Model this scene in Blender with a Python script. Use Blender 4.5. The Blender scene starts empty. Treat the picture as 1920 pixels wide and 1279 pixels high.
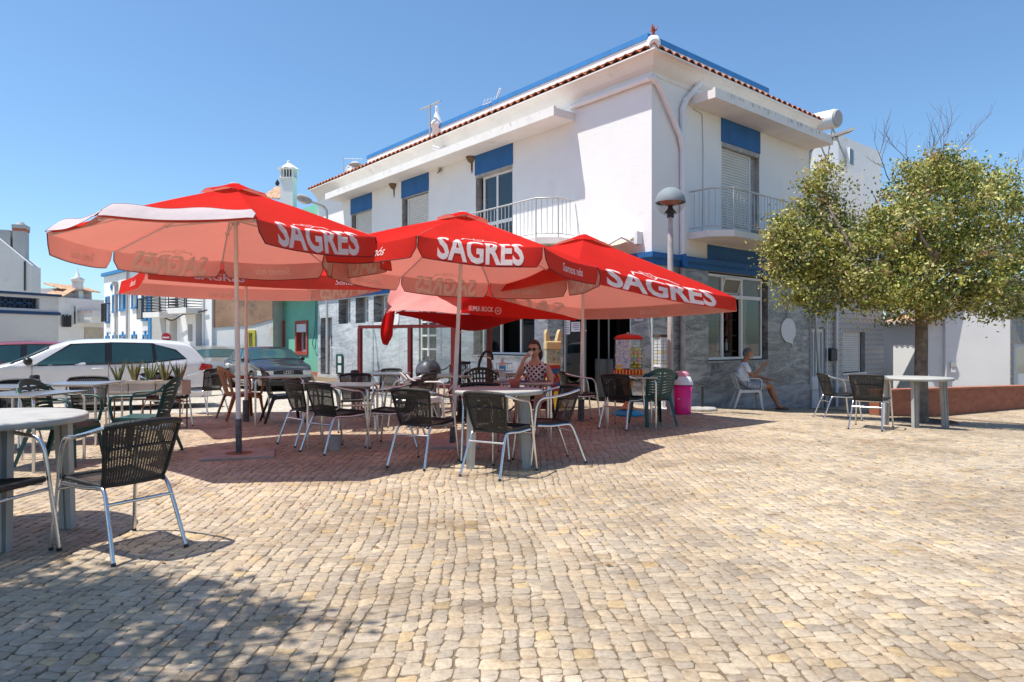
import bpy, bmesh, math, random
import numpy as np
from mathutils import Vector, Matrix, Euler
R = math.radians
random.seed(7)
rng = np.random.default_rng(7)
sc = bpy.context.scene
COL = sc.collection

# ---------------- camera, sky, sun, exposure ----------------
cam_d = bpy.data.cameras.new('camera'); cam = bpy.data.objects.new('camera', cam_d); COL.objects.link(cam)
cam.location = (0, 0, 1.2); cam.rotation_euler = (R(90), 0, 0)
cam_d.lens = 24; cam_d.sensor_width = 36; cam_d.shift_y = 0.0018; cam_d.clip_start = 0.05; cam_d.clip_end = 3000
sc.camera = cam
w = bpy.data.worlds.new('World'); sc.world = w; w.use_nodes = True
nt = w.node_tree; bg = nt.nodes['Background']
sky = nt.nodes.new('ShaderNodeTexSky'); sky.sky_type = 'NISHITA'; sky.sun_disc = False
sky.sun_elevation = R(68); sky.sun_rotation = R(256); sky.air_density = 1.0; sky.dust_density = 0.8; sky.ozone_density = 2.2; sky.altitude = 50
tint = nt.nodes.new('ShaderNodeMix'); tint.data_type = 'RGBA'; tint.blend_type = 'MULTIPLY'; tint.inputs[0].default_value = 1.0; tint.inputs[7].default_value = (0.48, 0.60, 0.665, 1)
nt.links.new(sky.outputs[0], tint.inputs[6]); nt.links.new(tint.outputs[2], bg.inputs[0]); bg.inputs[1].default_value = 0.15
sun_d = bpy.data.lights.new('sun', 'SUN'); sun = bpy.data.objects.new('sun', sun_d); COL.objects.link(sun)
sun_d.energy = 3.5; sun_d.angle = R(0.53); sun_d.color = (1.0, 0.955, 0.88)
sdir = Vector((0.97*math.cos(R(68)), 0.24*math.cos(R(68)), -math.sin(R(68))))
sun.rotation_euler = sdir.to_track_quat('-Z', 'Y').to_euler()
sc.view_settings.view_transform = 'Standard'; sc.view_settings.look = 'None'
sc.view_settings.exposure = 0.90; sc.view_settings.gamma = 1.0
sc.cycles.max_bounces = 8; sc.cycles.transparent_max_bounces = 16; sc.cycles.diffuse_bounces = 4
sc.cycles.caustics_reflective = False; sc.cycles.caustics_refractive = False

# ---------------- materials ----------------
MATS = {}
def _noise(nt, scale, detail=4, coord=None, rough=0.6, w=0.0):
    n = nt.nodes.new('ShaderNodeTexNoise'); n.inputs['Scale'].default_value = scale
    n.inputs['Detail'].default_value = detail; n.inputs['Roughness'].default_value = rough
    n.inputs['Distortion'].default_value = w
    nt.links.new(coord, n.inputs['Vector']); return n
def _ramp(nt, src, stops):
    r = nt.nodes.new('ShaderNodeValToRGB'); el = r.color_ramp.elements
    while len(el) < len(stops): el.new(0.5)
    for e, (p, c) in zip(el, stops): e.position = p; e.color = (*c, 1) if len(c) == 3 else c
    nt.links.new(src, r.inputs[0]); return r
def _mix(nt, fac, a, b, mode='MIX'):
    m = nt.nodes.new('ShaderNodeMix'); m.data_type = 'RGBA'; m.blend_type = mode
    for sock, val in ((m.inputs[0], fac), (m.inputs[6], a), (m.inputs[7], b)):
        if hasattr(val, 'is_linked') or hasattr(val, 'links'): nt.links.new(val, sock)
        elif isinstance(val, (int, float)): sock.default_value = val
        else: sock.default_value = (*val, 1)
    return m.outputs[2]
def new_mat(name):
    m = bpy.data.materials.new(name); m.use_nodes = True; MATS[name] = m
    return m, m.node_tree, m.node_tree.nodes['Principled BSDF']
def mat(name, col, rough=0.6, metal=0.0, var=0.12, vs=3.0, bump=0.0, bs=40.0, spec=0.5, coat=0.0, col2=None, dirt=None):
    m, nt, b = new_mat(name)
    tc = nt.nodes.new('ShaderNodeTexCoord')
    n = _noise(nt, vs, 5, tc.outputs['Object'])
    c2 = col2 or tuple(max(0, c*(1-var*1.6)) for c in col); c1 = tuple(min(1, c*(1+var*0.6)) for c in col)
    r = _ramp(nt, n.outputs[0], [(0.3, c2), (0.7, c1)])
    out = r.outputs[0]
    if dirt:
        n2 = _noise(nt, dirt[1], 6, tc.outputs['Object'], 0.7)
        r2 = _ramp(nt, n2.outputs[0], [(dirt[2], (0, 0, 0)), (dirt[2]+0.14, (1, 1, 1))])
        out = _mix(nt, r2.outputs[0], out, dirt[0])
    nt.links.new(out, b.inputs['Base Color'])
    b.inputs['Roughness'].default_value = rough; b.inputs['Metallic'].default_value = metal
    b.inputs['Specular IOR Level'].default_value = spec; b.inputs['Coat Weight'].default_value = coat
    if bump:
        n3 = _noise(nt, bs, 5, tc.outputs['Object'])
        bp = nt.nodes.new('ShaderNodeBump'); bp.inputs['Strength'].default_value = bump; bp.inputs['Distance'].default_value = 0.02
        nt.links.new(n3.outputs[0], bp.inputs['Height']); nt.links.new(bp.outputs[0], b.inputs['Normal'])
    return m
def cloth(name, col, trans, fac=0.45, var=0.1):
    m, nt, b = new_mat(name); nt.nodes.remove(b)
    o = nt.nodes['Material Output']; tc = nt.nodes.new('ShaderNodeTexCoord')
    n = _noise(nt, 2.2, 5, tc.outputs['Object'])
    r = _ramp(nt, n.outputs[0], [(0.3, tuple(c*(1-var) for c in col)), (0.7, tuple(min(1, c*(1+var*.5)) for c in col))])
    d = nt.nodes.new('ShaderNodeBsdfDiffuse'); t = nt.nodes.new('ShaderNodeBsdfTranslucent'); mx = nt.nodes.new('ShaderNodeMixShader')
    wv = nt.nodes.new('ShaderNodeTexNoise'); wv.inputs['Scale'].default_value = 5.0; nt.links.new(tc.outputs['Object'], wv.inputs['Vector'])
    bp = nt.nodes.new('ShaderNodeBump'); bp.inputs['Strength'].default_value = 0.5; bp.inputs['Distance'].default_value = 0.03
    nt.links.new(wv.outputs[0], bp.inputs['Height']); nt.links.new(bp.outputs[0], d.inputs['Normal'])
    nt.links.new(r.outputs[0], d.inputs[0]); t.inputs[0].default_value = (*trans, 1); mx.inputs[0].default_value = fac
    nt.links.new(d.outputs[0], mx.inputs[1]); nt.links.new(t.outputs[0], mx.inputs[2]); nt.links.new(mx.outputs[0], o.inputs[0])
    return m
def glass(name, tint=(0.8, 0.85, 0.85), alpha=0.45, rough=0.03, ior=1.5):
    m, nt, b = new_mat(name); nt.nodes.remove(b); o = nt.nodes['Material Output']
    t = nt.nodes.new('ShaderNodeBsdfTransparent'); t.inputs[0].default_value = (*tint, 1)
    g = nt.nodes.new('ShaderNodeBsdfGlossy'); g.inputs['Roughness'].default_value = rough; g.inputs[0].default_value = (0.95, 0.95, 0.95, 1)
    lw = nt.nodes.new('ShaderNodeLayerWeight'); lw.inputs[0].default_value = 0.5
    pw = nt.nodes.new('ShaderNodeMath'); pw.operation = 'POWER'; pw.inputs[1].default_value = 4.0; nt.links.new(lw.outputs['Facing'], pw.inputs[0])
    ad = nt.nodes.new('ShaderNodeMath'); ad.operation = 'MULTIPLY_ADD'; ad.inputs[1].default_value = (ior-1)*1.5; ad.inputs[2].default_value = (ior-1)*.07+alpha; ad.use_clamp = True
    nt.links.new(pw.outputs[0], ad.inputs[0])
    mx = nt.nodes.new('ShaderNodeMixShader'); nt.links.new(ad.outputs[0], mx.inputs[0])
    nt.links.new(t.outputs[0], mx.inputs[1]); nt.links.new(g.outputs[0], mx.inputs[2]); nt.links.new(mx.outputs[0], o.inputs[0])
    return m

M_white = mat('white_render', (0.80, 0.79, 0.77), 0.85, var=0.03, vs=1.2, bump=0.16, bs=22, dirt=((0.66, 0.63, 0.58), 0.9, 0.62))
M_white2 = mat('old_white_render', (0.72, 0.71, 0.68), 0.9, var=0.06, vs=0.8, bump=0.4, bs=10, dirt=((0.5, 0.47, 0.42), 1.3, 0.6))
M_slab = mat('white_slab_paint', (0.78, 0.75, 0.71), 0.85, var=0.05, vs=2, dirt=((0.5, 0.46, 0.4), 3.0, 0.62))
M_pink = mat('salmon_cove_paint', (0.74, 0.60, 0.53), 0.85, var=0.06, vs=1.5)
M_blue = mat('blue_wall_paint', (0.012, 0.115, 0.33), 0.7, var=0.12, vs=2.5, bump=0.2)
M_grey = mat('grey_render', (0.46, 0.46, 0.45), 0.9, var=0.08, vs=0.7, bump=0.3, dirt=((0.36, 0.35, 0.33), 0.8, 0.6))
M_tile = mat('terracotta_tile', (0.56, 0.19, 0.10), 0.8, var=0.35, vs=5, bump=0.3)
M_oldtile = mat('weathered_roof_tile', (0.55, 0.33, 0.2), 0.85, var=0.4, vs=6)
M_alu = mat('white_aluminium', (0.72, 0.72, 0.71), 0.4, var=0.03)
M_alu2 = mat('grey_aluminium_frame', (0.5, 0.5, 0.49), 0.35, 0.6, var=0.04)
M_rail = mat('galvanised_rail', (0.52, 0.52, 0.50), 0.45, 0.4, var=0.08)
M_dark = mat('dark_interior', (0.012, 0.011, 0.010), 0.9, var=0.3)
M_shutter = mat('roller_shutter', (0.66, 0.64, 0.59), 0.6, var=0.05)
M_jamb = mat('stone_jamb', (0.38, 0.36, 0.34), 0.7, var=0.25, vs=6)
M_black = mat('black_metal', (0.02, 0.02, 0.022), 0.5, var=0.2)
M_rubber = mat('tyre_rubber', (0.02, 0.02, 0.02), 0.85, var=0.2)
M_pole = mat('umbrella_pole_white', (0.74, 0.71, 0.69), 0.5, var=0.08, vs=8)
M_pink_t = cloth('lining_pink', (0.86, 0.62, 0.56), (1.0, 0.80, 0.72), 0.52)
M_white_t = cloth('lining_white', (0.62, 0.58, 0.59), (0.8, 0.7, 0.66), 0.3)
M_red_t = cloth('canopy_red', (0.60, 0.010, 0.014), (1.0, 0.42, 0.35), 0.42)
M_let = cloth('printed_lettering', (0.86, 0.85, 0.83), (1.0, 1.0, 1.0), 0.4, 0.03)
M_let_in = cloth('lettering_seen_through', (0.97, 0.90, 0.86), (1.0, 0.95, 0.9), 0.34, 0.02)
M_trim = mat('dark_trim', (0.12, 0.01, 0.02), 0.8)
M_redframe = mat('dark_red_paint', (0.16, 0.012, 0.014), 0.45, var=0.15)
M_steel = mat('brushed_aluminium_tube', (0.72, 0.72, 0.73), 0.24, 1.0, var=0.1, vs=9)
M_rattan = mat('black_rattan', (0.014, 0.013, 0.012), 0.45, var=0.4, vs=20, bump=0.4, bs=120)
M_glass = glass('window_glass', (0.6, 0.64, 0.64), 0.03)
M_glassd = glass('dark_window_glass', (0.25, 0.28, 0.28), 0.05)
M_screen = glass('windbreak_glass', (0.92, 0.95, 0.95), 0.02)
M_skin = mat('skin', (0.50, 0.25, 0.165), 0.5, var=0.06)
M_skin2 = mat('tanned_skin', (0.40, 0.17, 0.085), 0.5, var=0.08)
M_trunk = mat('bark', (0.25, 0.19, 0.145), 0.95, var=0.35, vs=8, bump=1.0, bs=30)
M_conc = mat('weathered_concrete', (0.40, 0.38, 0.35), 0.9, var=0.2, vs=4, bump=0.4)
M_brick = None

def marble(name, c1, c2, c3, scale=1.0, rot=0.6):
    m, nt, b = new_mat(name); tc = nt.nodes.new('ShaderNodeTexCoord')
    mp = nt.nodes.new('ShaderNodeMapping'); mp.inputs['Rotation'].default_value = (0.7, rot, 0.2); mp.inputs['Scale'].default_value = (0.7, 0.7, 2.6)
    nt.links.new(tc.outputs['Object'], mp.inputs[0])
    n = _noise(nt, 1.6*scale, 7, mp.outputs[0], 0.62, 1.2)
    n2 = _noise(nt, 3.2*scale, 5, mp.outputs[0], 0.7, 1.2)
    r = _ramp(nt, n.outputs[0], [(0.36, c1), (0.5, c2), (0.64, c3)])
    r2 = _ramp(nt, n2.outputs[0], [(0.46, (0, 0, 0)), (0.50, (.5, .5, .5)), (0.54, (0, 0, 0))])
    o = _mix(nt, r2.outputs[0], r.outputs[0], tuple(min(1, c*1.35) for c in c3))
    nt.links.new(o, b.inputs['Base Color']); b.inputs['Roughness'].default_value = 0.32
    return m
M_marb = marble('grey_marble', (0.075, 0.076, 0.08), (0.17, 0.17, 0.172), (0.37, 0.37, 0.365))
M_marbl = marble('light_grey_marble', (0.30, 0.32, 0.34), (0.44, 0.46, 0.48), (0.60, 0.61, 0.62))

# ---------------- mesh builder ----------------
class MB:
    def __init__(s): s.v = []; s.f = []; s.m = []; s.s = []
    def add(s, vs, fs, m=0, smooth=False, M=None):
        n = len(s.v)
        if M is not None: vs = [M @ Vector(p) for p in vs]
        s.v += [tuple(p) for p in vs]
        for i, f in enumerate(fs):
            s.f.append([n+k for k in f]); s.m.append(m if isinstance(m, int) else m[i]); s.s.append(smooth)
    def quad(s, a, b, c, d, m=0): s.add([a, b, c, d], [(0, 1, 2, 3)], m)
    def poly(s, pts, m=0): s.add(pts, [tuple(range(len(pts)))], m)
    def box(s, c, d, m=0, rz=0.0, M=None, bev=0.0):
        x, y, z = d[0]/2, d[1]/2, d[2]/2
        T = Matrix.Translation(c) @ Matrix.Rotation(rz, 4, 'Z')
        if M is not None: T = M @ T
        if bev <= 0:
            vs = [(i, j, k) for i in (-x, x) for j in (-y, y) for k in (-z, z)]
            s.add(vs, [(0, 1, 3, 2), (4, 6, 7, 5), (0, 4, 5, 1), (2, 3, 7, 6), (0, 2, 6, 4), (1, 5, 7, 3)], m, False, T)
        else:
            bm = bmesh.new(); bmesh.ops.create_cube(bm, size=1)
            bmesh.ops.scale(bm, vec=d, verts=bm.verts)
            bmesh.ops.bevel(bm, geom=bm.edges[:], offset=bev, segments=2, affect='EDGES', profile=0.5)
            s.bm(bm, m, T, False)
    def bm(s, bm, m=0, T=None, smooth=True):
        bm.verts.ensure_lookup_table(); bm.verts.index_update()
        s.add([v.co.copy() for v in bm.verts], [[v.index for v in f.verts] for f in bm.faces], m, smooth, T); bm.free()
    def tube(s, pts, r, n=8, m=0, closed=False, caps=True, sx=1.0, up=None):
        pts = [Vector(p) for p in pts]; k = len(pts)
        rs = r if isinstance(r, (list, tuple)) else [r]*k
        vs = []; prev = None
        for i, p in enumerate(pts):
            if closed: t = pts[(i+1) % k]-pts[i-1]
            else: t = pts[min(i+1, k-1)]-pts[max(i-1, 0)]
            if t.length < 1e-9: t = Vector((0, 0, 1))
            t.normalize()
            if prev is None:
                a = Vector(up) if up else (Vector((0, 0, 1)) if abs(t.z) < 0.9 else Vector((1, 0, 0)))
                u = (a - t*a.dot(t)).normalized()
            else:
                u = prev - t*prev.dot(t)
                u = u.normalized() if u.length > 1e-6 else prev
            prev = u; v = t.cross(u)
            for j in range(n):
                an = 2*math.pi*j/n
                vs.append(p + (u*math.cos(an) + v*math.sin(an)*sx)*rs[i])
        fs = []
        for i in range(k if closed else k-1):
            a = i*n; b = ((i+1) % k)*n
            for j in range(n): fs.append((a+j, a+(j+1) % n, b+(j+1) % n, b+j))
        s.add(vs, fs, m, True)
        if caps and not closed:
            s.add(vs[:n], [tuple(range(n-1, -1, -1))], m); s.add(vs[-n:], [tuple(range(n))], m)
    def lathe(s, prof, n=20, m=0, c=(0, 0, 0), M=None, smooth=True, a0=0.0, a1=2*math.pi, sq=1.0):
        vs = []; full = abs(a1-a0-2*math.pi) < 1e-6; k = n if full else n+1
        for (r, z) in prof:
            for j in range(k):
                a = a0 + (a1-a0)*j/n; vs.append((c[0]+r*math.cos(a), c[1]+r*math.sin(a)*sq, c[2]+z))
        fs = []; ms = []
        for i in range(len(prof)-1):
            for j in range(n):
                fs.append((i*k+j, i*k+(j+1) % k, (i+1)*k+(j+1) % k, (i+1)*k+j)); ms.append(m if isinstance(m, int) else m[i])
        s.add(vs, fs, ms, smooth, M)
    def sheet(s, fn, nu, nv, m=0, th=0.0, smooth=True, m2=None, nrm=None):
        """surface fn(u,v) u,v in 0..1; th>0 gives it a back surface and closed edges"""
        P = [[Vector(fn(i/nu, j/nv)) for i in range(nu+1)] for j in range(nv+1)]
        W = nu+1
        vs = [p for row in P for p in row]
        fs = [(j*W+i, j*W+i+1, (j+1)*W+i+1, (j+1)*W+i) for j in range(nv) for i in range(nu)]
        s.add(vs, fs, m, smooth)
        if th:
            N = []
            for j in range(nv+1):
                for i in range(nu+1):
                    du = P[j][min(i+1, nu)]-P[j][max(i-1, 0)]; dv = P[min(j+1, nv)][i]-P[max(j-1, 0)][i]
                    nn = du.cross(dv); N.append(nn.normalized() if nn.length > 1e-9 else Vector((0, 0, 1)))
            vb = [p - q*th for p, q in zip(vs, N)]
            mm = m if m2 is None else m2
            s.add(vb, [tuple(reversed(f)) for f in fs], mm, smooth)
            e = [(i, i+1) for i in range(nu)] + [(j*W+nu, (j+1)*W+nu) for j in range(nv)] + [(nv*W+i+1, nv*W+i) for i in range(nu-1, -1, -1)] + [((j+1)*W, j*W) for j in range(nv-1, -1, -1)]
            for a, b in e: s.add([vs[a], vb[a], vb[b], vs[b]], [(0, 1, 2, 3)], mm)
    def prism(s, pts, d, m=0, m_side=None):
        """extrude planar polygon pts by vector d"""
        pts = [Vector(p) for p in pts]; d = Vector(d); k = len(pts); q = [p+d for p in pts]
        ms = m if m_side is None else m_side
        s.add(pts, [tuple(range(k-1, -1, -1))], m); s.add(q, [tuple(range(k))], m)
        for i in range(k): s.add([pts[i], pts[(i+1) % k], q[(i+1) % k], q[i]], [(0, 1, 2, 3)], ms)
    def build(s, name, mats, parent=None, world=False):
        me = bpy.data.meshes.new(name); me.from_pydata(s.v, [], s.f); me.update()
        mats = mats if isinstance(mats, (list, tuple)) else [mats]
        for x in mats: me.materials.append(x)
        me.polygons.foreach_set('material_index', s.m); me.polygons.foreach_set('use_smooth', s.s)
        bm = bmesh.new(); bm.from_mesh(me); bmesh.ops.recalc_face_normals(bm, faces=bm.faces); bm.to_mesh(me); bm.free()
        o = bpy.data.objects.new(name, me); COL.objects.link(o)
        if parent is not None:
            o.parent = parent
            if world:
                p = parent
                loc = Vector((0, 0, 0))
                while p is not None: loc += p.location; p = p.parent
                o.location = -loc
        return o
def tag(o, label=None, cat=None, group=None, kind=None):
    if label: o['label'] = label
    if cat: o['category'] = cat
    if group: o['group'] = group
    if kind: o['kind'] = kind
    return o
def thing(name, label, cat, loc=(0, 0, 0), rz=0.0, group=None):
    o = bpy.data.objects.new(name, None); COL.objects.link(o); o.location = loc; o.rotation_euler = (0, 0, rz); o.empty_display_size = 0.2
    return tag(o, label, cat, group)
def kids(o): return list(o.children)
def dup(root, loc, rz, label, group=None, scale=None):
    r = root.copy(); COL.objects.link(r); r.location = loc; r.rotation_euler = (0, 0, rz); r['label'] = label
    if group: r['group'] = group
    if scale: r.scale = scale
    for c in kids(root):
        a = c.copy(); COL.objects.link(a); a.parent = r
        for g in kids(c):
            b = g.copy(); COL.objects.link(b); b.parent = a
    return r
def catmull(pts, k=6, closed=False):
    P = [Vector(p) for p in pts]; n = len(P); out = []
    for i in range(n if closed else n-1):
        p0 = P[i-1] if (closed or i > 0) else P[0]*2-P[1]
        p1 = P[i]; p2 = P[(i+1) % n]
        p3 = P[(i+2) % n] if (closed or i+2 < n) else P[-1]*2-P[-2]
        for j in range(k):
            t = j/k
            out.append(0.5*((2*p1)+(p2-p0)*t+(2*p0-5*p1+4*p2-p3)*t*t+(3*p1-p0-3*p2+p3)*t**3))
    if not closed: out.append(P[-1])
    return out
def lerp(a, b, t): return a+(b-a)*t
_font = {}
def text2d(s, off=0.0, shear=0.0, res=3):
    """filled glyphs scaled to a unit box: (verts2d, faces)"""
    key = (s, off, shear)
    if key in _font: return _font[key]
    cu = bpy.data.curves.new('t', 'FONT'); cu.body = s; cu.offset = off; cu.shear = shear; cu.resolution_u = res; cu.size = 1
    ob = bpy.data.objects.new('t', cu); COL.objects.link(ob)
    bpy.context.view_layer.update()
    me = bpy.data.meshes.new_from_object(ob.evaluated_get(bpy.context.evaluated_depsgraph_get()))
    v = [(p.co.x, p.co.y) for p in me.vertices]; f = [list(p.vertices) for p in me.polygons]
    bpy.data.objects.remove(ob); bpy.data.curves.remove(cu); bpy.data.meshes.remove(me)
    x0 = min(p[0] for p in v); x1 = max(p[0] for p in v); y0 = min(p[1] for p in v); y1 = max(p[1] for p in v)
    v = [((p[0]-x0)/(x1-x0), (p[1]-y0)/(y1-y0)) for p in v]
    _font[key] = (v, f, (x1-x0)/(y1-y0)); return _font[key]

# ---------------- where a point of the ground or a facade lies ----------------
F_, HY, HC = 1280.0, 643.0, 1.2
CX, CY = 2.66, 13.0
EL = Vector((-0.643, 0.766, 0)); NL = Vector((-0.766, -0.643, 0))
ER = Vector((0.766, 0.643, 0)); NR = Vector((0.643, -0.766, 0))
def gz(x, y):
    s = 0.766*x+0.643*y
    return -0.07*min(max(0.0, s-10.4), 6.6)
def road_z(x, y): return gz(x, y)-0.12-0.02*min(max(0, y-12), 11)
def G(px, py, z=None):
    Y = F_*HC/(py-HY); X = (px-960)/F_*Y
    for _ in range(8):
        zz = gz(X, Y) if z is None else z
        Y = F_*(HC-zz)/(py-HY); X = (px-960)/F_*Y
    return Vector((X, Y, zz))
def at(px, py, Y): return Vector(((px-960)/F_*Y, Y, HC+(HY-py)*Y/F_))
C0 = Vector((CX, CY, 0))
def LP(t, z, d=0.0): return C0+EL*t+NL*d+Vector((0, 0, z))
def RP(t, z, d=0.0): return C0+ER*t+NR*d+Vector((0, 0, z))
def Lt(px, py=643):
    k = (px-960)/F_; t = (CX-CY*k)/(.643+.766*k); Y = CY+.766*t; return t, HC+(HY-py)*Y/F_
def Rt(px, py=643):
    k = (px-960)/F_; t = (CY*k-CX)/(.766-.643*k); Y = CY+.643*t; return t, HC+(HY-py)*Y/F_
# ---------------- ground ----------------
def cobble_sheet_mat():
    m, nt, b = new_mat('road_cobbles'); tc = nt.nodes.new('ShaderNodeTexCoord')
    v = nt.nodes.new('ShaderNodeTexVoronoi'); v.inputs['Scale'].default_value = 9.0; v.feature = 'F1'
    ve = nt.nodes.new('ShaderNodeTexVoronoi'); ve.inputs['Scale'].default_value = 9.0; ve.feature = 'DISTANCE_TO_EDGE'
    nt.links.new(tc.outputs['Object'], v.inputs['Vector']); nt.links.new(tc.outputs['Object'], ve.inputs['Vector'])
    bw = nt.nodes.new('ShaderNodeRGBToBW'); nt.links.new(v.outputs['Color'], bw.inputs[0])
    r = _ramp(nt, bw.outputs[0], [(0.2, (0.42, 0.37, 0.30)), (0.8, (0.56, 0.51, 0.42))])
    e = _ramp(nt, ve.outputs[0], [(0.02, (1, 1, 1)), (0.09, (0, 0, 0))])
    o = _mix(nt, e.outputs[0], r.outputs[0], (0.25, 0.21, 0.16))
    nt.links.new(o, b.inputs['Base Color']); b.inputs['Roughness'].default_value = 0.85
    bp = nt.nodes.new('ShaderNodeBump'); bp.inputs['Strength'].default_value = 0.6; bp.inputs['Distance'].default_value = 0.01
    nt.links.new(ve.outputs[0], bp.inputs['Height']); nt.links.new(bp.outputs[0], b.inputs['Normal'])
    return m
M_road = cobble_sheet_mat()
M_joint = mat('sandy_joints', (0.205, 0.148, 0.093), 0.95, var=0.3, vs=12, bump=0.6, bs=60)
M_far = mat('dry_ground', (0.36, 0.32, 0.26), 0.95, var=0.15, vs=0.3)
def grid_sheet(name, xs, ys, zf, m, inside=None):
    mb = MB(); W = len(xs)
    vs = [(x, y, zf(x, y)) for y in ys for x in xs]
    fs = []
    for j in range(len(ys)-1):
        for i in range(W-1):
            if inside and not inside((xs[i]+xs[i+1])/2, (ys[j]+ys[j+1])/2): continue
            fs.append((j*W+i, j*W+i+1, (j+1)*W+i+1, (j+1)*W+i))
    mb.add(vs, fs, 0, True); return mb.build(name, m)
xs = [-1500, -400, -120]+[-60+2*i for i in range(61)]+[120, 400, 1500]
ys = [-1500, -300, -60, -20]+[-10+2*i for i in range(46)]+[140, 400, 1500]
tag(grid_sheet('road', xs, ys, road_z, M_road), kind='structure')

EDGE = [(-24, 11.2), (-9, 11.45), (-3.6, 11.75), (-2.4, 12.2), (-1.7, 13.1), (-1.2, 14.3)]
Lfoot = [tuple(LP(t, 0, 1.35)[:2]) for t in (2.6, 6, 10, 14, 20, 26)]
POLY = [(-24, -8), (-24, 11.2)]+EDGE[1:]+Lfoot+[tuple(LP(26, 0, -2)[:2]), (6, 20), (32, 34), (40, 30), (40, -8)]
PX = np.array([p[0] for p in POLY]); PY = np.array([p[1] for p in POLY])
def in_poly(x, y):
    x = np.asarray(x); y = np.asarray(y); r = np.zeros(x.shape, bool); n = len(PX); j = n-1
    for i in range(n):
        c = ((PY[i] > y) != (PY[j] > y)) & (x < (PX[j]-PX[i])*(y-PY[i])/(PY[j]-PY[i]+1e-12)+PX[i])
        r ^= c; j = i
    return r
# bed of the plaza: a triangulated sheet 4 mm below the stones' tops' feet
bm = bmesh.new()
vs = [bm.verts.new((x, y, 0)) for x, y in POLY]; bm.faces.new(vs)
for k in range(-24, 40, 1):
    g = bm.verts[:]+bm.edges[:]+bm.faces[:]; bmesh.ops.bisect_plane(bm, geom=g, plane_co=(k*1.5, 0, 0), plane_no=(0.766, 0.643, 0))
for v in bm.verts: v.co.z = gz(v.co.x, v.co.y)-0.0042
me = bpy.data.meshes.new('plaza_bed'); 
ext = bmesh.ops.extrude_face_region(bm, geom=bm.faces[:])
for v in [g for g in ext['geom'] if isinstance(g, bmesh.types.BMVert)]: v.co.z -= 0.5
bm.to_mesh(me); bm.free(); me.materials.append(M_joint)
bed = bpy.data.objects.new('plaza_ground', me); COL.objects.link(bed); tag(bed, kind='structure')

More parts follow.
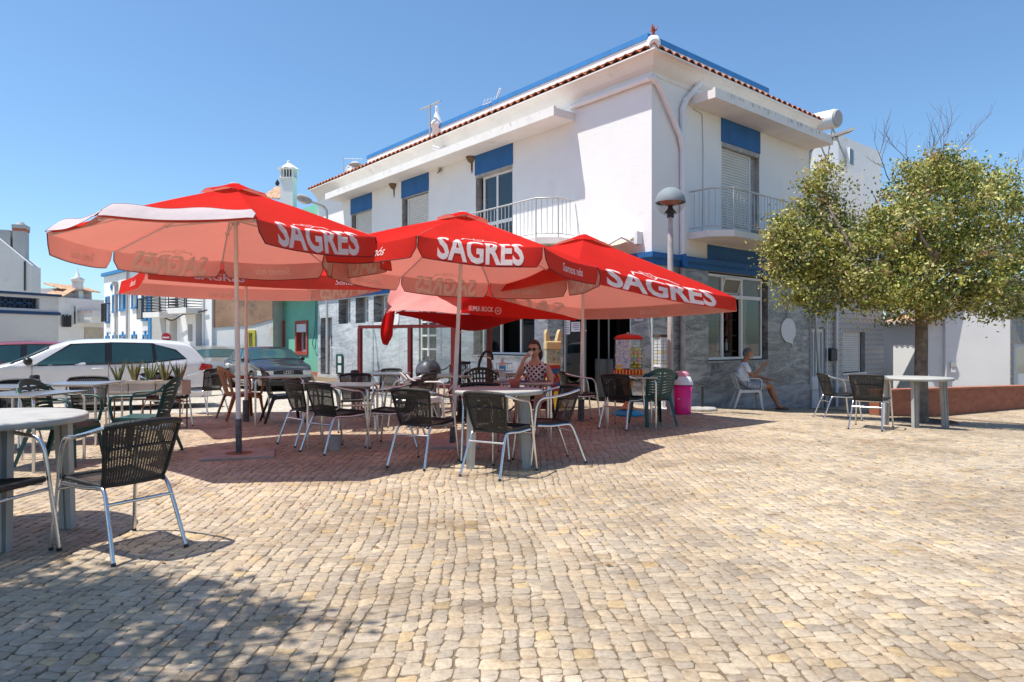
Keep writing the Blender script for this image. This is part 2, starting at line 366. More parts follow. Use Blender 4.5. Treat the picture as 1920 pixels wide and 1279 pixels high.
def stones():
    d = 0.073; quads = []
    # courses run away from the camera as long wavy columns; inside a column the stones break at random
    x = -15.0; ph1 = rng.uniform(0, 6.28, 4)
    wan = lambda yy, p: 0.0075*np.sin(yy*3.1+p[0])+0.0055*np.sin(yy*7.3+p[1])+0.004*np.sin(yy*15+p[2])+0.003*np.sin(yy*26+p[3])
    while x < 15.0:
        ph0 = ph1; ph1 = rng.uniform(0, 6.28, 4)
        w_ = d*rng.uniform(0.78, 1.28)
        y0_ = max(1.0, (abs(x)-1.4)/0.80)
        n = int((18.5-y0_)/d)+3
        if n > 3:
            ls = d*rng.uniform(0.66, 1.42, n); ye = np.cumsum(ls)+y0_-rng.uniform(0, d)
            ya, yb = ye[:-1], ye[1:]; g = 0.0019; m_ = ya.shape
            j = lambda s_=0.0048: rng.normal(0, s_, m_)
            sk = rng.normal(0, 0.0065, ye.shape); wl = wan(ye, ph0); wr = wan(ye, ph1)
            quads.append(np.stack([np.stack([x+g+wl[:-1]+j(.0042), ya+g+sk[:-1]+j(.0015)], -1), np.stack([x+w_-g+wr[:-1]+j(.0042), ya+g-sk[:-1]+j(.0015)], -1),
                      np.stack([x+w_-g+wr[1:]+j(.0042), yb-g-sk[1:]+j(.0015)], -1), np.stack([x+g+wl[1:]+j(.0042), yb-g+sk[1:]+j(.0015)], -1)], 1))
        x += w_
    q = np.concatenate(quads)
    x = q[..., 0]; y = q[..., 1]
    xx = x+0.15*np.sin(y*0.62+0.4+x*0.25)+0.020*np.sin(y*1.9+x*0.9)+0.006*np.sin(y*5.3+x*2.0)
    yy = y+0.10*np.sin(x*0.9+0.6)+0.03*np.sin(x*2.9+y*0.8)
    q = np.stack([xx, yy], -1)
    c = q.mean(1)
    ok = in_poly(c[:, 0], c[:, 1])
    rel = c-np.array([CX, CY]); tl = rel@np.array([-0.643, 0.766]); tr = rel@np.array([0.766, 0.643])
    ok &= ~((tl > 0.05) & (tr > 0.05)); ok &= ~((tr > 6) & (rel@np.array([0.643, -0.766]) < -0.05))
    q = q[ok]; c = c[ok]; n = len(q)
    # eight-sided outlines: each corner is worn off by its own amount, each side bows a little
    P8 = np.zeros((n, 8, 2)); cc = c[:, None, :]
    for i in range(4):
        r1 = rng.uniform(0.06, 0.24, (n, 1)); r2 = rng.uniform(0.06, 0.24, (n, 1)); k = rng.uniform(-.02, 0.035, (n, 1))
        P8[:, 2*i] = q[:, i]+(q[:, i-1]-q[:, i])*r1; P8[:, 2*i+1] = q[:, i]+(q[:, (i+1) % 4]-q[:, i])*r2
        for z_ in (2*i, 2*i+1): P8[:, z_] += (c-P8[:, z_])*(-0.02+k)
    s = 0.766*P8[..., 0]+0.643*P8[..., 1]; zg = -0.07*np.clip(s-10.4, 0, 6.6)
    tiltx = rng.normal(0, 0.012, (n, 1)); tilty = rng.normal(0, 0.012, (n, 1)); rel8 = P8-cc
    lift = rng.normal(0, 0.0009, (n, 1))+tiltx*rel8[..., 0]+tilty*rel8[..., 1]+rng.normal(0, 0.00035, (n, 8))
    low = (rng.random(n) < 0.05)[:, None]*-0.0015
    V = np.zeros((n, 25, 3))
    V[:, 0:8, :2] = P8+(cc-P8)*0.07; V[:, 0:8, 2] = zg+lift+low
    V[:, 8:16, :2] = P8+(cc-P8)*0.02; V[:, 8:16, 2] = zg+lift+low-0.0009
    V[:, 16:24, :2] = P8; V[:, 16:24, 2] = zg-0.022
    V[:, 24, :2] = c; V[:, 24, 2] = zg.mean(1)+lift.mean(1)+low[:, 0]+0.0002
    base = (np.arange(n)*25)[:, None]
    tri = []; quad = []
    for i in range(8):
        k = (i+1) % 8
        tri.append(np.concatenate([base+i, base+k, base+24], 1))
        quad.append(np.concatenate([base+8+i, base+8+k, base+k, base+i], 1))
        quad.append(np.concatenate([base+16+i, base+16+k, base+8+k, base+8+i], 1))
    tri = np.stack(tri, 1).reshape(-1, 3); quad = np.stack(quad, 1).reshape(-1, 4)
    me = bpy.data.meshes.new('plaza')
    nt_, nq = len(tri), len(quad)
    me.vertices.add(n*25); me.vertices.foreach_set('co', V.reshape(-1).astype(np.float32))
    me.loops.add(nt_*3+nq*4); me.loops.foreach_set('vertex_index', np.concatenate([tri.reshape(-1), quad.reshape(-1)]).astype(np.int32))
    me.polygons.add(nt_+nq)
    me.polygons.foreach_set('loop_start', np.concatenate([np.arange(nt_)*3, nt_*3+np.arange(nq)*4]).astype(np.int32))
    me.polygons.foreach_set('loop_total', np.concatenate([np.full(nt_, 3), np.full(nq, 4)]).astype(np.int32))
    me.update(calc_edges=True); me.validate()
    # each stone's own tint
    t = rng.random(n); v = rng.normal(1, 0.09, n)
    A = np.array([0.455, 0.360, 0.252]); B = np.array([0.435, 0.358, 0.270]); Cc = np.array([0.375, 0.312, 0.243]); D = np.array([0.50, 0.375, 0.22])
    col = np.where((t < 0.38)[:, None], A, np.where((t < 0.78)[:, None], B, np.where((t < 0.965)[:, None], Cc, D)))*v[:, None]
    # drifts of darker, greyer stone over the square
    dr = np.sin(c[:, 0]*0.8+c[:, 1]*0.5)*np.sin(c[:, 1]*0.9-c[:, 0]*0.35+1)
    col *= (1+0.06*dr)[:, None]
    col = np.clip(col, 0.05, 0.8)
    a = me.color_attributes.new('tint', 'FLOAT_COLOR', 'POINT')
    cv = np.ones((n, 25, 4)); cv[:, :, :3] = col[:, None, :]
    a.data.foreach_set('color', cv.reshape(-1).astype(np.float32))
    m, nt, b = new_mat('limestone_cobbles'); tc = nt.nodes.new('ShaderNodeTexCoord')
    at_ = nt.nodes.new('ShaderNodeAttribute'); at_.attribute_name = 'tint'
    n1 = _noise(nt, 34, 7, tc.outputs['Object'], 0.78); r1 = _ramp(nt, n1.outputs[0], [(0.30, (0.62, 0.58, 0.54)), (0.56, (1.08, 1.07, 1.05))])
    n2 = _noise(nt, 0.7, 7, tc.outputs['Object'], 0.68); r2 = _ramp(nt, n2.outputs[0], [(0.36, (0.74, 0.71, 0.68)), (0.58, (1.06, 1.06, 1.05))])
    n4 = _noise(nt, 1.5, 9, tc.outputs['Object'], 0.75); r4 = _ramp(nt, n4.outputs[0], [(0.54, (1, 1, 1)), (0.68, (0.64, 0.55, 0.46))])
    o = _mix(nt, 1.0, at_.outputs['Color'], r1.outputs[0], 'MULTIPLY'); o = _mix(nt, 1.0, o, r2.outputs[0], 'MULTIPLY'); o = _mix(nt, 1.0, o, r4.outputs[0], 'MULTIPLY')
    nt.links.new(o, b.inputs['Base Color']); b.inputs['Roughness'].default_value = 0.62; b.inputs['Specular IOR Level'].default_value = 0.35
    n3 = _noise(nt, 60, 6, tc.outputs['Object'], 0.7); bp = nt.nodes.new('ShaderNodeBump'); bp.inputs['Strength'].default_value = 0.5; bp.inputs['Distance'].default_value = 0.004
    nt.links.new(n3.outputs[0], bp.inputs['Height']); nt.links.new(bp.outputs[0], b.inputs['Normal'])
    me.materials.append(m)
    o = bpy.data.objects.new('plaza_paving', me); COL.objects.link(o); tag(o, kind='structure')
stones()
# kerb
mb = MB(); ed = EDGE+Lfoot
for i in range(len(ed)-1):
    a = Vector((*ed[i], 0)); b = Vector((*ed[i+1], 0)); L = (b-a).length; k = max(1, int(L/0.9)); dv = (b-a)/k
    nn = Vector((-dv.y, dv.x, 0)).normalized()
    for q in range(k):
        p = a+dv*(q+.5)
        mb.box((p.x+nn.x*0.05, p.y+nn.y*0.05, gz(p.x, p.y)-0.145), (dv.length-0.012, 0.13, 0.30), 0, math.atan2(dv.y, dv.x), bev=0.01)
tag(mb.build('kerb', M_conc), kind='structure')
# ---------------- corner cafe building ----------------
cafe = thing('cafe_building', 'white two-storey corner cafe with blue panels, grey marble ground floor and terracotta eaves', 'building', (CX, CY, 0))
def wall_open(mb, P, t0, t1, z0, z1, ops, depth=0.16, m=0, mr=0, thick=0.0):
    ts = sorted({t0, t1, *[a for o in ops for a in o[:2]]}); zs = sorted({z0, z1, *[a for o in ops for a in o[2:4]]})
    for i in range(len(ts)-1):
        for j in range(len(zs)-1):
            a, b, c, d = ts[i], ts[i+1], zs[j], zs[j+1]; tm, zm = (a+b)/2, (c+d)/2
            if any(o[0] < tm < o[1] and o[2] < zm < o[3] for o in ops): continue
            mb.quad(P(a, c), P(b, c), P(b, d), P(a, d), m)
    for o in ops:
        a, b, c, d = o[:4]; D = -(o[4] if len(o) > 4 else depth)
        mb.quad(P(a, c), P(a, d), P(a, d, D), P(a, c, D), mr); mb.quad(P(b, d), P(b, c), P(b, c, D), P(b, d, D), mr)
        mb.quad(P(a, d), P(b, d), P(b, d, D), P(a, d, D), mr); mb.quad(P(b, c), P(a, c), P(a, c, D), P(b, c, D), mr)
def pbox(mb, P, t0, t1, z0, z1, d0, d1, m=0):
    v = [P(t, z, d) for t in (t0, t1) for z in (z0, z1) for d in (d0, d1)]
    mb.add(v, [(0, 1, 3, 2), (4, 6, 7, 5), (0, 4, 5, 1), (2, 3, 7, 6), (0, 2, 6, 4), (1, 5, 7, 3)], m)
def shutter(P, t0, t1, z0, z1, d, parent, name='roller_shutter', m=None):
    mb = MB(); n = int((z1-z0)/0.058)
    for i in range(n):
        a = z0+(z1-z0)*i/n; b = z0+(z1-z0)*(i+1)/n
        mb.quad(P(t0, a, d-0.022), P(t1, a, d-0.022), P(t1, a+0.010, d), P(t0, a+0.010, d))
        mb.quad(P(t0, a+0.010, d), P(t1, a+0.010, d), P(t1, b-0.008, d+0.004), P(t0, b-0.008, d+0.004))
        mb.quad(P(t0, b-0.008, d+0.004), P(t1, b-0.008, d+0.004), P(t1, b, d-0.022), P(t0, b, d-0.022))
    return mb.build(name, m or M_shutter, parent, True)
def frame_rect(mb, P, t0, t1, z0, z1, d, w=0.05, th=0.05, m=0, sill=True):
    pbox(mb, P, t0, t0+w, z0, z1, d-th/2, d+th/2, m); pbox(mb, P, t1-w, t1, z0, z1, d-th/2, d+th/2, m)
    pbox(mb, P, t0+w, t1-w, z1-w, z1, d-th/2, d+th/2, m)
    if sill: pbox(mb, P, t0+w, t1-w, z0, z0+w, d-th/2, d+th/2, m)
def gpane(P, t0, t1, z0, z1, d, parent, m=None, name='pane'):
    mb = MB(); mb.quad(P(t0, z0, d), P(t1, z0, d), P(t1, z1, d), P(t0, z1, d)); return mb.build(name, m or M_glassd, parent, True)
TE, TR, ZT = 14.95, 6.16, 6.64
ZB = -1.2
# upper walls
opL = [(10.98, 12.35, 4.2, 5.40), (7.74, 9.15, 4.2, 5.42), (4.12, 5.56, 3.45, 5.42)]
opR = [(2.34, 3.84, 3.45, 5.46)]
mb = MB()
wall_open(mb, LP, 0, TE, 2.9, 6.66, opL, 0.2, 0, 1); wall_open(mb, RP, 0, TR, 2.9, 6.66, opR, 0.2, 0, 1)
# back and side walls close the volume, flat roof
mb.quad(LP(TE, ZB), LP(TE, 6.66), LP(TE, 6.66, -8), LP(TE, ZB, -8)); mb.quad(RP(TR, ZB), RP(TR, 6.66), RP(TR, 6.66, -8), RP(TR, ZB, -8))
mb.poly([LP(0, 6.9), LP(TE, 6.9), LP(TE, 6.9, -6.16), LP(0, 6.9, -6.16)])
mb.quad(LP(0, ZB, -6.16), LP(TE, ZB, -6.16), LP(TE, 6.9, -6.16), LP(0, 6.9, -6.16))
mb.build('upper_wall', [M_white, M_jamb], cafe, True)
# marble ground floor
gL = [(0.51, 2.42, -0.05, 2.36, 0.12), (3.34, 5.66, 0.9, 2.45, 0.22), (7.35, 8.24, 0.02, 2.25, 0.15), (9.98, 10.86, 1.84, 2.66, 0.3), (11.19, 12.06, 1.84, 2.66, 0.3), (12.42, 13.3, 1.84, 2.66, 0.3), (13.78, 14.73, 0.0, 2.08, 0.32)]
gR = [(1.86, 4.22, 0.82, 2.69, 0.14)]
mb = MB(); wall_open(mb, LP, 0, 2.9, ZB, 2.72, gL[:1], 0.2, 0, 0); wall_open(mb, RP, 0, TR, ZB, 2.72, gR, 0.2, 0, 0)
mb.build('marble_cladding', M_marb, cafe, True)
mb = MB(); wall_open(mb, LP, 2.9, TE, ZB, 2.72, gL[1:], 0.2, 0, 1)
tag(mb.build('marble_cladding', [M_marbl, M_marb], cafe, True), 'pale sunlit marble cladding of the long side')
mb = MB()
for t in (0.26, 3.1, 6.4, 7.1, 8.6, 9.3, 9.8, 11.0, 12.25, 13.45):
    pbox(mb, LP, t, t+0.006, -0.4, 2.7, 0, 0.0015)
for z in (0.98, 1.84):
    for a, b in ((2.42, 3.34), (5.66, 7.35), (8.24, 9.98), (10.86, 11.19), (12.06, 12.42), (13.3, 13.78)): pbox(mb, LP, a, b, z, z+0.006, 0, 0.0015)
for t in (0.72, 1.2, 4.62, 5.2, 5.75): pbox(mb, RP, t, t+0.005, 0.18, 2.7, 0, 0.0015)
for z in (0.98, 1.84):
    for a, b in ((0.02, 1.86), (4.22, TR)): pbox(mb, RP, a, b, z, z+0.005, 0, 0.0015)
for t in (1.9, 2.5, 3.1, 3.8): pbox(mb, RP, t, t+0.005, 0.18, 0.82, 0, 0.0015)
mb.build('cladding_joints', M_conc, cafe, True)
mb = MB(); pbox(mb, RP, -0.02, TR, ZB, 0.18, 0, 0.022); pbox(mb, LP, -0.02, 0.5, ZB, 0.12, 0, 0.02)
for t in (1.0, 2.2, 2.9, 3.7, 4.5, 5.3): pbox(mb, RP, t, t+0.005, -0.6, 0.18, 0.022, 0.0235, 1)
mb.build('plinth', [marble('plinth_marble', (0.13, 0.14, 0.16), (0.24, 0.25, 0.275), (0.38, 0.39, 0.41)), M_conc], cafe, True)
mb = MB(); pbox(mb, LP, 2.45, TE, ZB, 0.10, 0, 0.022); mb.build('plinth', M_marbl, cafe, True)
mb = MB(); pbox(mb, RP, -0.012, 0.012, 0.18, 2.7, -0.003, 0.012); mb.build('corner_strip', M_steel, cafe, True)
def moulding(mb, prof, tL, tR, m=0):
    k = len(prof)
    st = [[LP(tL, z, d) for d, z in prof], [C0+(NL+NR)*d+Vector((0, 0, z)) for d, z in prof], [RP(tR, z, d) for d, z in prof]]
    vs = [p for s in st for p in s]; fs = []
    for i in range(2):
        for j in range(k): fs.append((i*k+j, i*k+(j+1) % k, (i+1)*k+(j+1) % k, (i+1)*k+j))
    fs += [tuple(range(k)), tuple(range(3*k-1, 2*k-1, -1))]
    mb.add(vs, fs, m)
mb = MB(); moulding(mb, [(-0.02, 2.70), (0.045, 2.705), (0.045, 2.79), (0.10, 2.83), (0.10, 2.925), (-0.02, 2.95)], TE, TR-0.01)
mb.build('blue_cornice', M_blue, cafe, True)
mb = MB(); moulding(mb, [(-0.01, 6.26), (0.03, 6.30), (0.03, 6.36), (0.12, 6.44), (0.20, 6.55), (0.27, 6.595), (0.345, 6.60), (0.345, 6.625), (-0.01, 6.625)], TE, TR+0.05)
mb.build('eaves_cove', M_slab, cafe, True)
# parapet and its blue capping
i_ = 0.5
mb = MB(); moulding(mb, [(-i_-0.2, 6.6), (-i_, 6.6), (-i_, 7.30), (-i_-0.2, 7.30)], 12.2, 5.1); mb.build('parapet', M_white, cafe, True)
mb = MB(); moulding(mb, [(-i_-0.22, 7.30), (-i_+0.02, 7.30), (-i_+0.02, 7.41), (-i_-0.22, 7.41)], 12.22, 5.12)
mb.build('parapet_cap', mat('blue_cap_paint', (0.03, 0.20, 0.50), 0.7, var=0.1), cafe, True)
# roof tiles: a strip of rounded tiles along each eave
def tile_strip(P, tend, name='roof_tiles'):
    mb = MB(); pit = 0.235; n = int((tend+0.3)/pit*8)
    for row, (da, db, za, zb) in enumerate(((0.34, -0.06, 6.655, 6.80), (0.0, -0.5, 6.80, 6.95))):
        def fn(u, v):
            d = lerp(da, db, v); t = lerp(-d, tend, u)
            return P(t, lerp(za, zb, v)+0.085*abs(math.sin(math.pi*t/pit))**0.75-0.03, d)
        mb.sheet(fn, n, 1, 0, 0.016, True)
    for k in range(int((tend+0.3)/pit)):
        t = -0.2+pit*(k+0.02)
        mb.tube([P(t, 6.645, 0.335), P(t, 6.70, 0.20)], 0.04, 6, 0, caps=False, sx=0.7)
    return mb.build(name, M_tile, cafe, True)
tile_strip(LP, TE+0.1); tile_strip(RP, TR+0.08)
mb = MB(); c = C0+(NL+NR)*0.30; q = C0-(NL+NR)*0.45
mb.tube([c+Vector((0, 0, 6.70)), lerp(c, q, .4)+Vector((0, 0, 6.85)), q+Vector((0, 0, 6.98))], [0.10, 0.12, 0.13], 10)
mb.lathe([(0.0, 0.12), (0.09, 0.09), (0.13, 0.0), (0.14, -0.1)], 12, 0, tuple(c+(q-c)*0.12+Vector((0, 0, 6.80))))
hip = mb.build('hip_cap', M_white, cafe, True)
mb = MB(); b0 = c+(q-c)*0.15+Vector((0, 0, 6.9))
mb.lathe([(0.03, 0), (0.05, 0.03), (0.02, 0.08), (0.045, 0.12), (0.03, 0.17), (0.012, 0.22), (0.0, 0.26)], 8, 0, tuple(b0))
for a in range(3): mb.tube([b0+Vector((0, 0, .1)), b0+Vector((0.06*math.cos(a*2.1), 0.06*math.sin(a*2.1), .15)), b0+Vector((0.08*math.cos(a*2.1), 0.08*math.sin(a*2.1), .22))], [.02, .016, .004], 5)
mb.build('finial', mat('red_glazed_clay', (0.33, 0.05, 0.02), 0.5), hip, True)
# canopy slabs
for P, a, b, zz in ((LP, 2.05, 13.0, 5.93), (RP, 1.17, 6.12, 5.98)):
    mb = MB(); n = 12; pbox(mb, P, a, b, zz, zz+0.17, 0.002, 0.62)
    pbox(mb, P, a, b, zz+0.17, zz+0.20, 0.56, 0.62)
    mb.build('canopy_slab', M_slab, cafe, True)
# stains down the face of the canopy slab
mb = MB()
for k in range(46):
    t = 1.5+random.random()*4.5; h = 0.03+0.09*random.random(); ww = 0.005+0.012*random.random()
    pbox(mb, RP, t, t+ww, 6.165-h, 6.165, 0.62, 0.6215)
for k in range(30):
    t = 2.2+random.random()*10; h = 0.03+0.07*random.random(); ww = 0.004+0.008*random.random()
    pbox(mb, LP, t, t+ww, 6.115-h, 6.115, 0.62, 0.6215)
mb.build('drip_stains', mat('lichen_grey', (0.28, 0.26, 0.24), 0.9), cafe, True)['kind'] = 'stuff'
# blue panels above the windows
for P, a, b, c_, d_ in ((LP, 10.96, 12.39, 5.41, 5.915), (LP, 7.72, 9.17, 5.43, 5.925), (LP, 4.1, 5.58, 5.43, 5.925), (RP, 2.32, 3.86, 5.48, 5.975), (RP, 1.82, 4.24, 2.94, 3.24)):
    mb = MB(); pbox(mb, P, a, b, c_, d_, 0.001, 0.02); mb.build('blue_panel', M_blue, cafe, True)
# windows upstairs
for (a, b) in ((10.98, 12.15), (7.74, 8.95)):
    w_ = MB(); frame_rect(w_, LP, a, b, 4.2, 5.38, -0.10, 0.04, 0.06); wo = w_.build('window', M_alu, cafe, True)
    shutter(LP, a+0.04, b-0.04, 4.22, 5.34, -0.1, wo)
    mb = MB(); pbox(mb, LP, a-0.05, b+0.25, 4.12, 4.2, -0.1, 0.06); mb.build('sill', M_jamb, wo, True)
for P, a, b, c_, d_ in ((LP, 10.98, 12.35, 5.38, 5.405), (LP, 7.74, 9.15, 5.40, 5.425), (LP, 4.12, 5.56, 5.36, 5.425), (RP, 2.34, 3.84, 5.38, 5.475)):
    mb = MB(); pbox(mb, P, a, b, c_, d_, -0.19, 0.012); mb.build('lintel', M_jamb, cafe, True)
mb = MB(); pbox(mb, RP, 3.62, 3.84, 3.45, 5.38, -0.19, -0.10); mb.build('jamb', M_jamb, cafe, True)
w_ = MB(); frame_rect(w_, RP, 2.34, 3.62, 3.45, 5.38, -0.12, 0.04, 0.06); wo = w_.build('balcony_door', M_alu, cafe, True)
shutter(RP, 2.38, 3.58, 3.46, 5.34, -0.11, wo)
w_ = MB(); frame_rect(w_, LP, 4.12, 5.36, 3.45, 5.36, -0.12, 0.055, 0.06); pbox(w_, LP, 4.78, 4.85, 3.5, 5.3, -0.14, -0.1)
pbox(w_, LP, 4.17, 4.78, 4.12, 4.2, -0.14, -0.1); pbox(w_, LP, 4.85, 5.31, 4.12, 4.2, -0.15, -0.11)
wo = w_.build('balcony_door', M_alu, cafe, True); gpane(LP, 4.17, 4.79, 3.5, 5.31, -0.12, wo); gpane(LP, 4.84, 5.31, 3.5, 5.31, -0.13, wo)
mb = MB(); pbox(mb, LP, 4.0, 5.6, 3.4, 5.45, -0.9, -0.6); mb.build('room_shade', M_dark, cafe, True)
def balcony(P, a, b, zs=3.28, dd=0.85, ch=0.35):
    pts = [(a, 0.002), (a, dd-ch), (a+ch, dd), (b-ch, dd), (b, dd-ch), (b, 0.002)]
    mb = MB(); mb.prism([P(t, zs, d) for t, d in pts], (0, 0, 0.13)); 
    so = mb.build('balcony_slab', M_slab, cafe, True)
    ins = [(a+.03, 0.03), (a+.03, dd-ch-.01), (a+ch+.01, dd-.03), (b-ch-.01, dd-.03), (b-.03, dd-ch-.01), (b-.03, 0.03)]
    mb = MB(); zt = zs+0.95; zb = zs+0.21
    for z, r in ((zt, 0.018), (zb, 0.012)): mb.tube([P(t, z, d) for t, d in ins], r, 6)
    for (t, d) in ins[1:-1]: mb.tube([P(t, zs+0.12, d), P(t, zt, d)], 0.016, 6)
    for i in range(5):
        (t0, d0), (t1, d1) = ins[i], ins[i+1]; L = math.hypot(t1-t0, d1-d0); n = max(1, round(L/0.125))
        for k in range(1, n):
            t = lerp(t0, t1, k/n); d = lerp(d0, d1, k/n)
            mb.tube([P(t, zb, d), P(t, zt, d)], 0.0085, 4, caps=False)
    mb.build('railing', M_rail, so).location = (0, 0, 0)
    return so
for args in ((LP, 2.02, 6.8), (RP, 1.13, 5.0)): balcony(*args)
# white drainpipes
def pipe(pts, r=0.055):
    mb = MB(); mb.tube(pts, r, 12)
    for p, q in zip(pts[1:-1], pts[2:]): mb.tube([p-(q-p).normalized()*0.01, p+(q-p).normalized()*0.10], r*1.13, 12)
    return mb.build('drainpipe', mat('white_pvc', (0.76, 0.74, 0.74), 0.35, var=0.02) if 'white_pvc' not in MATS else MATS['white_pvc'], cafe, True)
pipe([LP(2.1, 6.22, 0.08), LP(0.05, 6.22, 0.08), C0+(NL+NR)*0.09+Vector((0, 0, 6.20)), RP(0.1, 6.12, 0.09), RP(0.80, 5.25, 0.08), RP(0.87, 5.0, 0.08)])
pipe([RP(1.5, 6.62, 0.06), RP(1.42, 6.62, 0.14), RP(1.36, 6.42, 0.12), RP(0.98, 6.02, 0.08), RP(0.88, 5.85, 0.07), RP(0.88, 2.94, 0.07)])
mb = MB(); mb.tube([RP(0.88, 2.94, 0.075), RP(0.88, 2.68, 0.13)], 0.068, 12); mb.build('pipe_collar', M_blue, cafe, True)
mb = MB(); mb.tube([RP(0.88, 2.70, 0.07), RP(0.88, -0.05, 0.07)], 0.055, 12); mb.build('drainpipe', M_jamb, cafe, True)
pipe([LP(6.75, 6.33, 0.03), LP(6.85, 6.33, 0.25), LP(6.95, 6.38, 0.40)], 0.05)
mb = MB(); mb.tube([RP(1.62, 5.9, 0.01), RP(1.66, 5.2, 0.01), RP(1.64, 3.5, 0.01)], 0.008, 4); mb.tube([RP(1.62, 5.9, 0.01), RP(1.3, 5.95, 0.01)], 0.008, 4)
mb.build('cable', M_rail, cafe, True)
# swallow nests under the slab
mud = mat('dried_mud', (0.20, 0.13, 0.08), 0.95, var=0.4, vs=30, bump=0.8)
for t in (5.72, 9.6):
    mb = MB(); mb.lathe([(0.02, -0.16), (0.08, -0.12), (0.13, -0.04), (0.14, 0.0)], 10, 0, tuple(LP(t, 5.93, 0.03)))
    for k in range(4): mb.tube([LP(t-.03+.02*k, 5.80, 0.006), LP(t-.03+.02*k, 5.62-.12*random.random(), 0.004)], [.012, .003], 4)
    mb.build('swallow_nest', mud, cafe, True)
mb = MB(); mb.lathe([(0.05, 0), (0.06, 0.03), (0.03, 0.07)], 8, 0, tuple(LP(7.1, 5.84, 0.05))); mb.tube([LP(7.1, 5.86, 0), LP(7.16, 5.78, 0.1)], .02, 6); mb.build('wall_lamp', M_conc, cafe, True)
# folded awning over the doors
mb = MB(); cl = mat('beige_awning_cloth', (0.55, 0.44, 0.32), 0.9)
def aw(u, v): t = lerp(0.35, 8.2, u); return LP(t, lerp(3.26, 2.99, v)-0.05*math.sin(math.pi*v), lerp(0.06, 0.95, v))
mb.sheet(aw, 12, 6, 0, 0.012); mb.tube([LP(0.3, 3.24, 0.08), LP(8.25, 3.24, 0.08)], 0.06, 8, 1); mb.tube([LP(0.3, 2.98, 0.96), LP(8.25, 2.98, 0.96)], 0.035, 8, 1)
for t in (0.33, 2.8, 5.5, 8.2): mb.tube([LP(t, 3.1, 0.0), LP(t, 3.2, 0.5), LP(t, 3.0, 0.92)], 0.022, 6, 1)
pbox(mb, LP, 0.22, 0.3, 3.1, 3.34, 0.0, 0.16, 1)
mb.build('awning', [cl, M_alu], cafe, True)
# room behind the ground-floor glass
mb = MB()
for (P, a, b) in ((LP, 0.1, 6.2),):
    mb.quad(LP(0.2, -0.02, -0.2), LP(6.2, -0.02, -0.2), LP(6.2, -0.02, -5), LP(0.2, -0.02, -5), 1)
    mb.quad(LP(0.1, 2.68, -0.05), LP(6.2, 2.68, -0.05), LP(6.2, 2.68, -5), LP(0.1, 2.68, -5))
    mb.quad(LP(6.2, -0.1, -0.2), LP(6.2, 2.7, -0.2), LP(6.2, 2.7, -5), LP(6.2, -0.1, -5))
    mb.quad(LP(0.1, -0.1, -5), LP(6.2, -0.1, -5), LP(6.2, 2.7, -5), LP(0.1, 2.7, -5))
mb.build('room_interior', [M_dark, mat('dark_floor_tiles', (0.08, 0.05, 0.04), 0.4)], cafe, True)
mb = MB(); pbox(mb, RP, 1.5, 4.6, 0.3, 2.7, -2.2, -2.1); pbox(mb, RP, 1.6, 4.5, 0.3, 1.35, -1.4, -1.3, 1)
pbox(mb, RP, 3.30, 3.42, 0.85, 2.2, -0.5, -0.42, 2)
mb.build('back_wall', [M_dark, mat('red_wood', (0.07, 0.018, 0.012), 0.5), mat('brown_wood', (0.16, 0.07, 0.035), 0.6)], cafe, True)
# bar shelves with bottles, and a fridge, seen through the door
mb = MB()
for z in (1.0, 1.35, 1.7, 2.05): pbox(mb, LP, 0.3, 2.8, z, z+0.03, -3.4, -3.1, 0)
pbox(mb, LP, 0.3, 2.8, 0.0, 0.98, -3.2, -2.6, 0); sh = mb.build('bar_shelf', mat('varnished_shelf', (0.06, 0.03, 0.02), 0.4), cafe, True)
bc = [mat('bottle_amber', (0.12, 0.04, 0.01), 0.15), mat('bottle_green', (0.02, 0.08, 0.03), 0.15), mat('bottle_clear', (0.4, 0.42, 0.42), 0.1), mat('bottle_red', (0.25, 0.02, 0.02), 0.2)]
mb = MB()
for z in (1.03, 1.38, 1.73, 2.08):
    t = 0.4
    while t < 2.7:
        mb.lathe([(0.035, 0), (0.035, 0.16), (0.014, 0.2), (0.014, 0.26)], 6, random.randrange(4), tuple(LP(t, z, -3.15))); t += 0.09+0.05*random.random()
tag(mb.build('bottles', bc, sh, False), kind='stuff').location = (0, 0, 0)
mb = MB(); pbox(mb, LP, 1.15, 1.7, -0.02, 0.86, -0.75, -0.25, 0); mb.build('counter_fridge', mat('dark_grey_steel', (0.07, 0.075, 0.08), 0.4, 0.3), cafe, True)
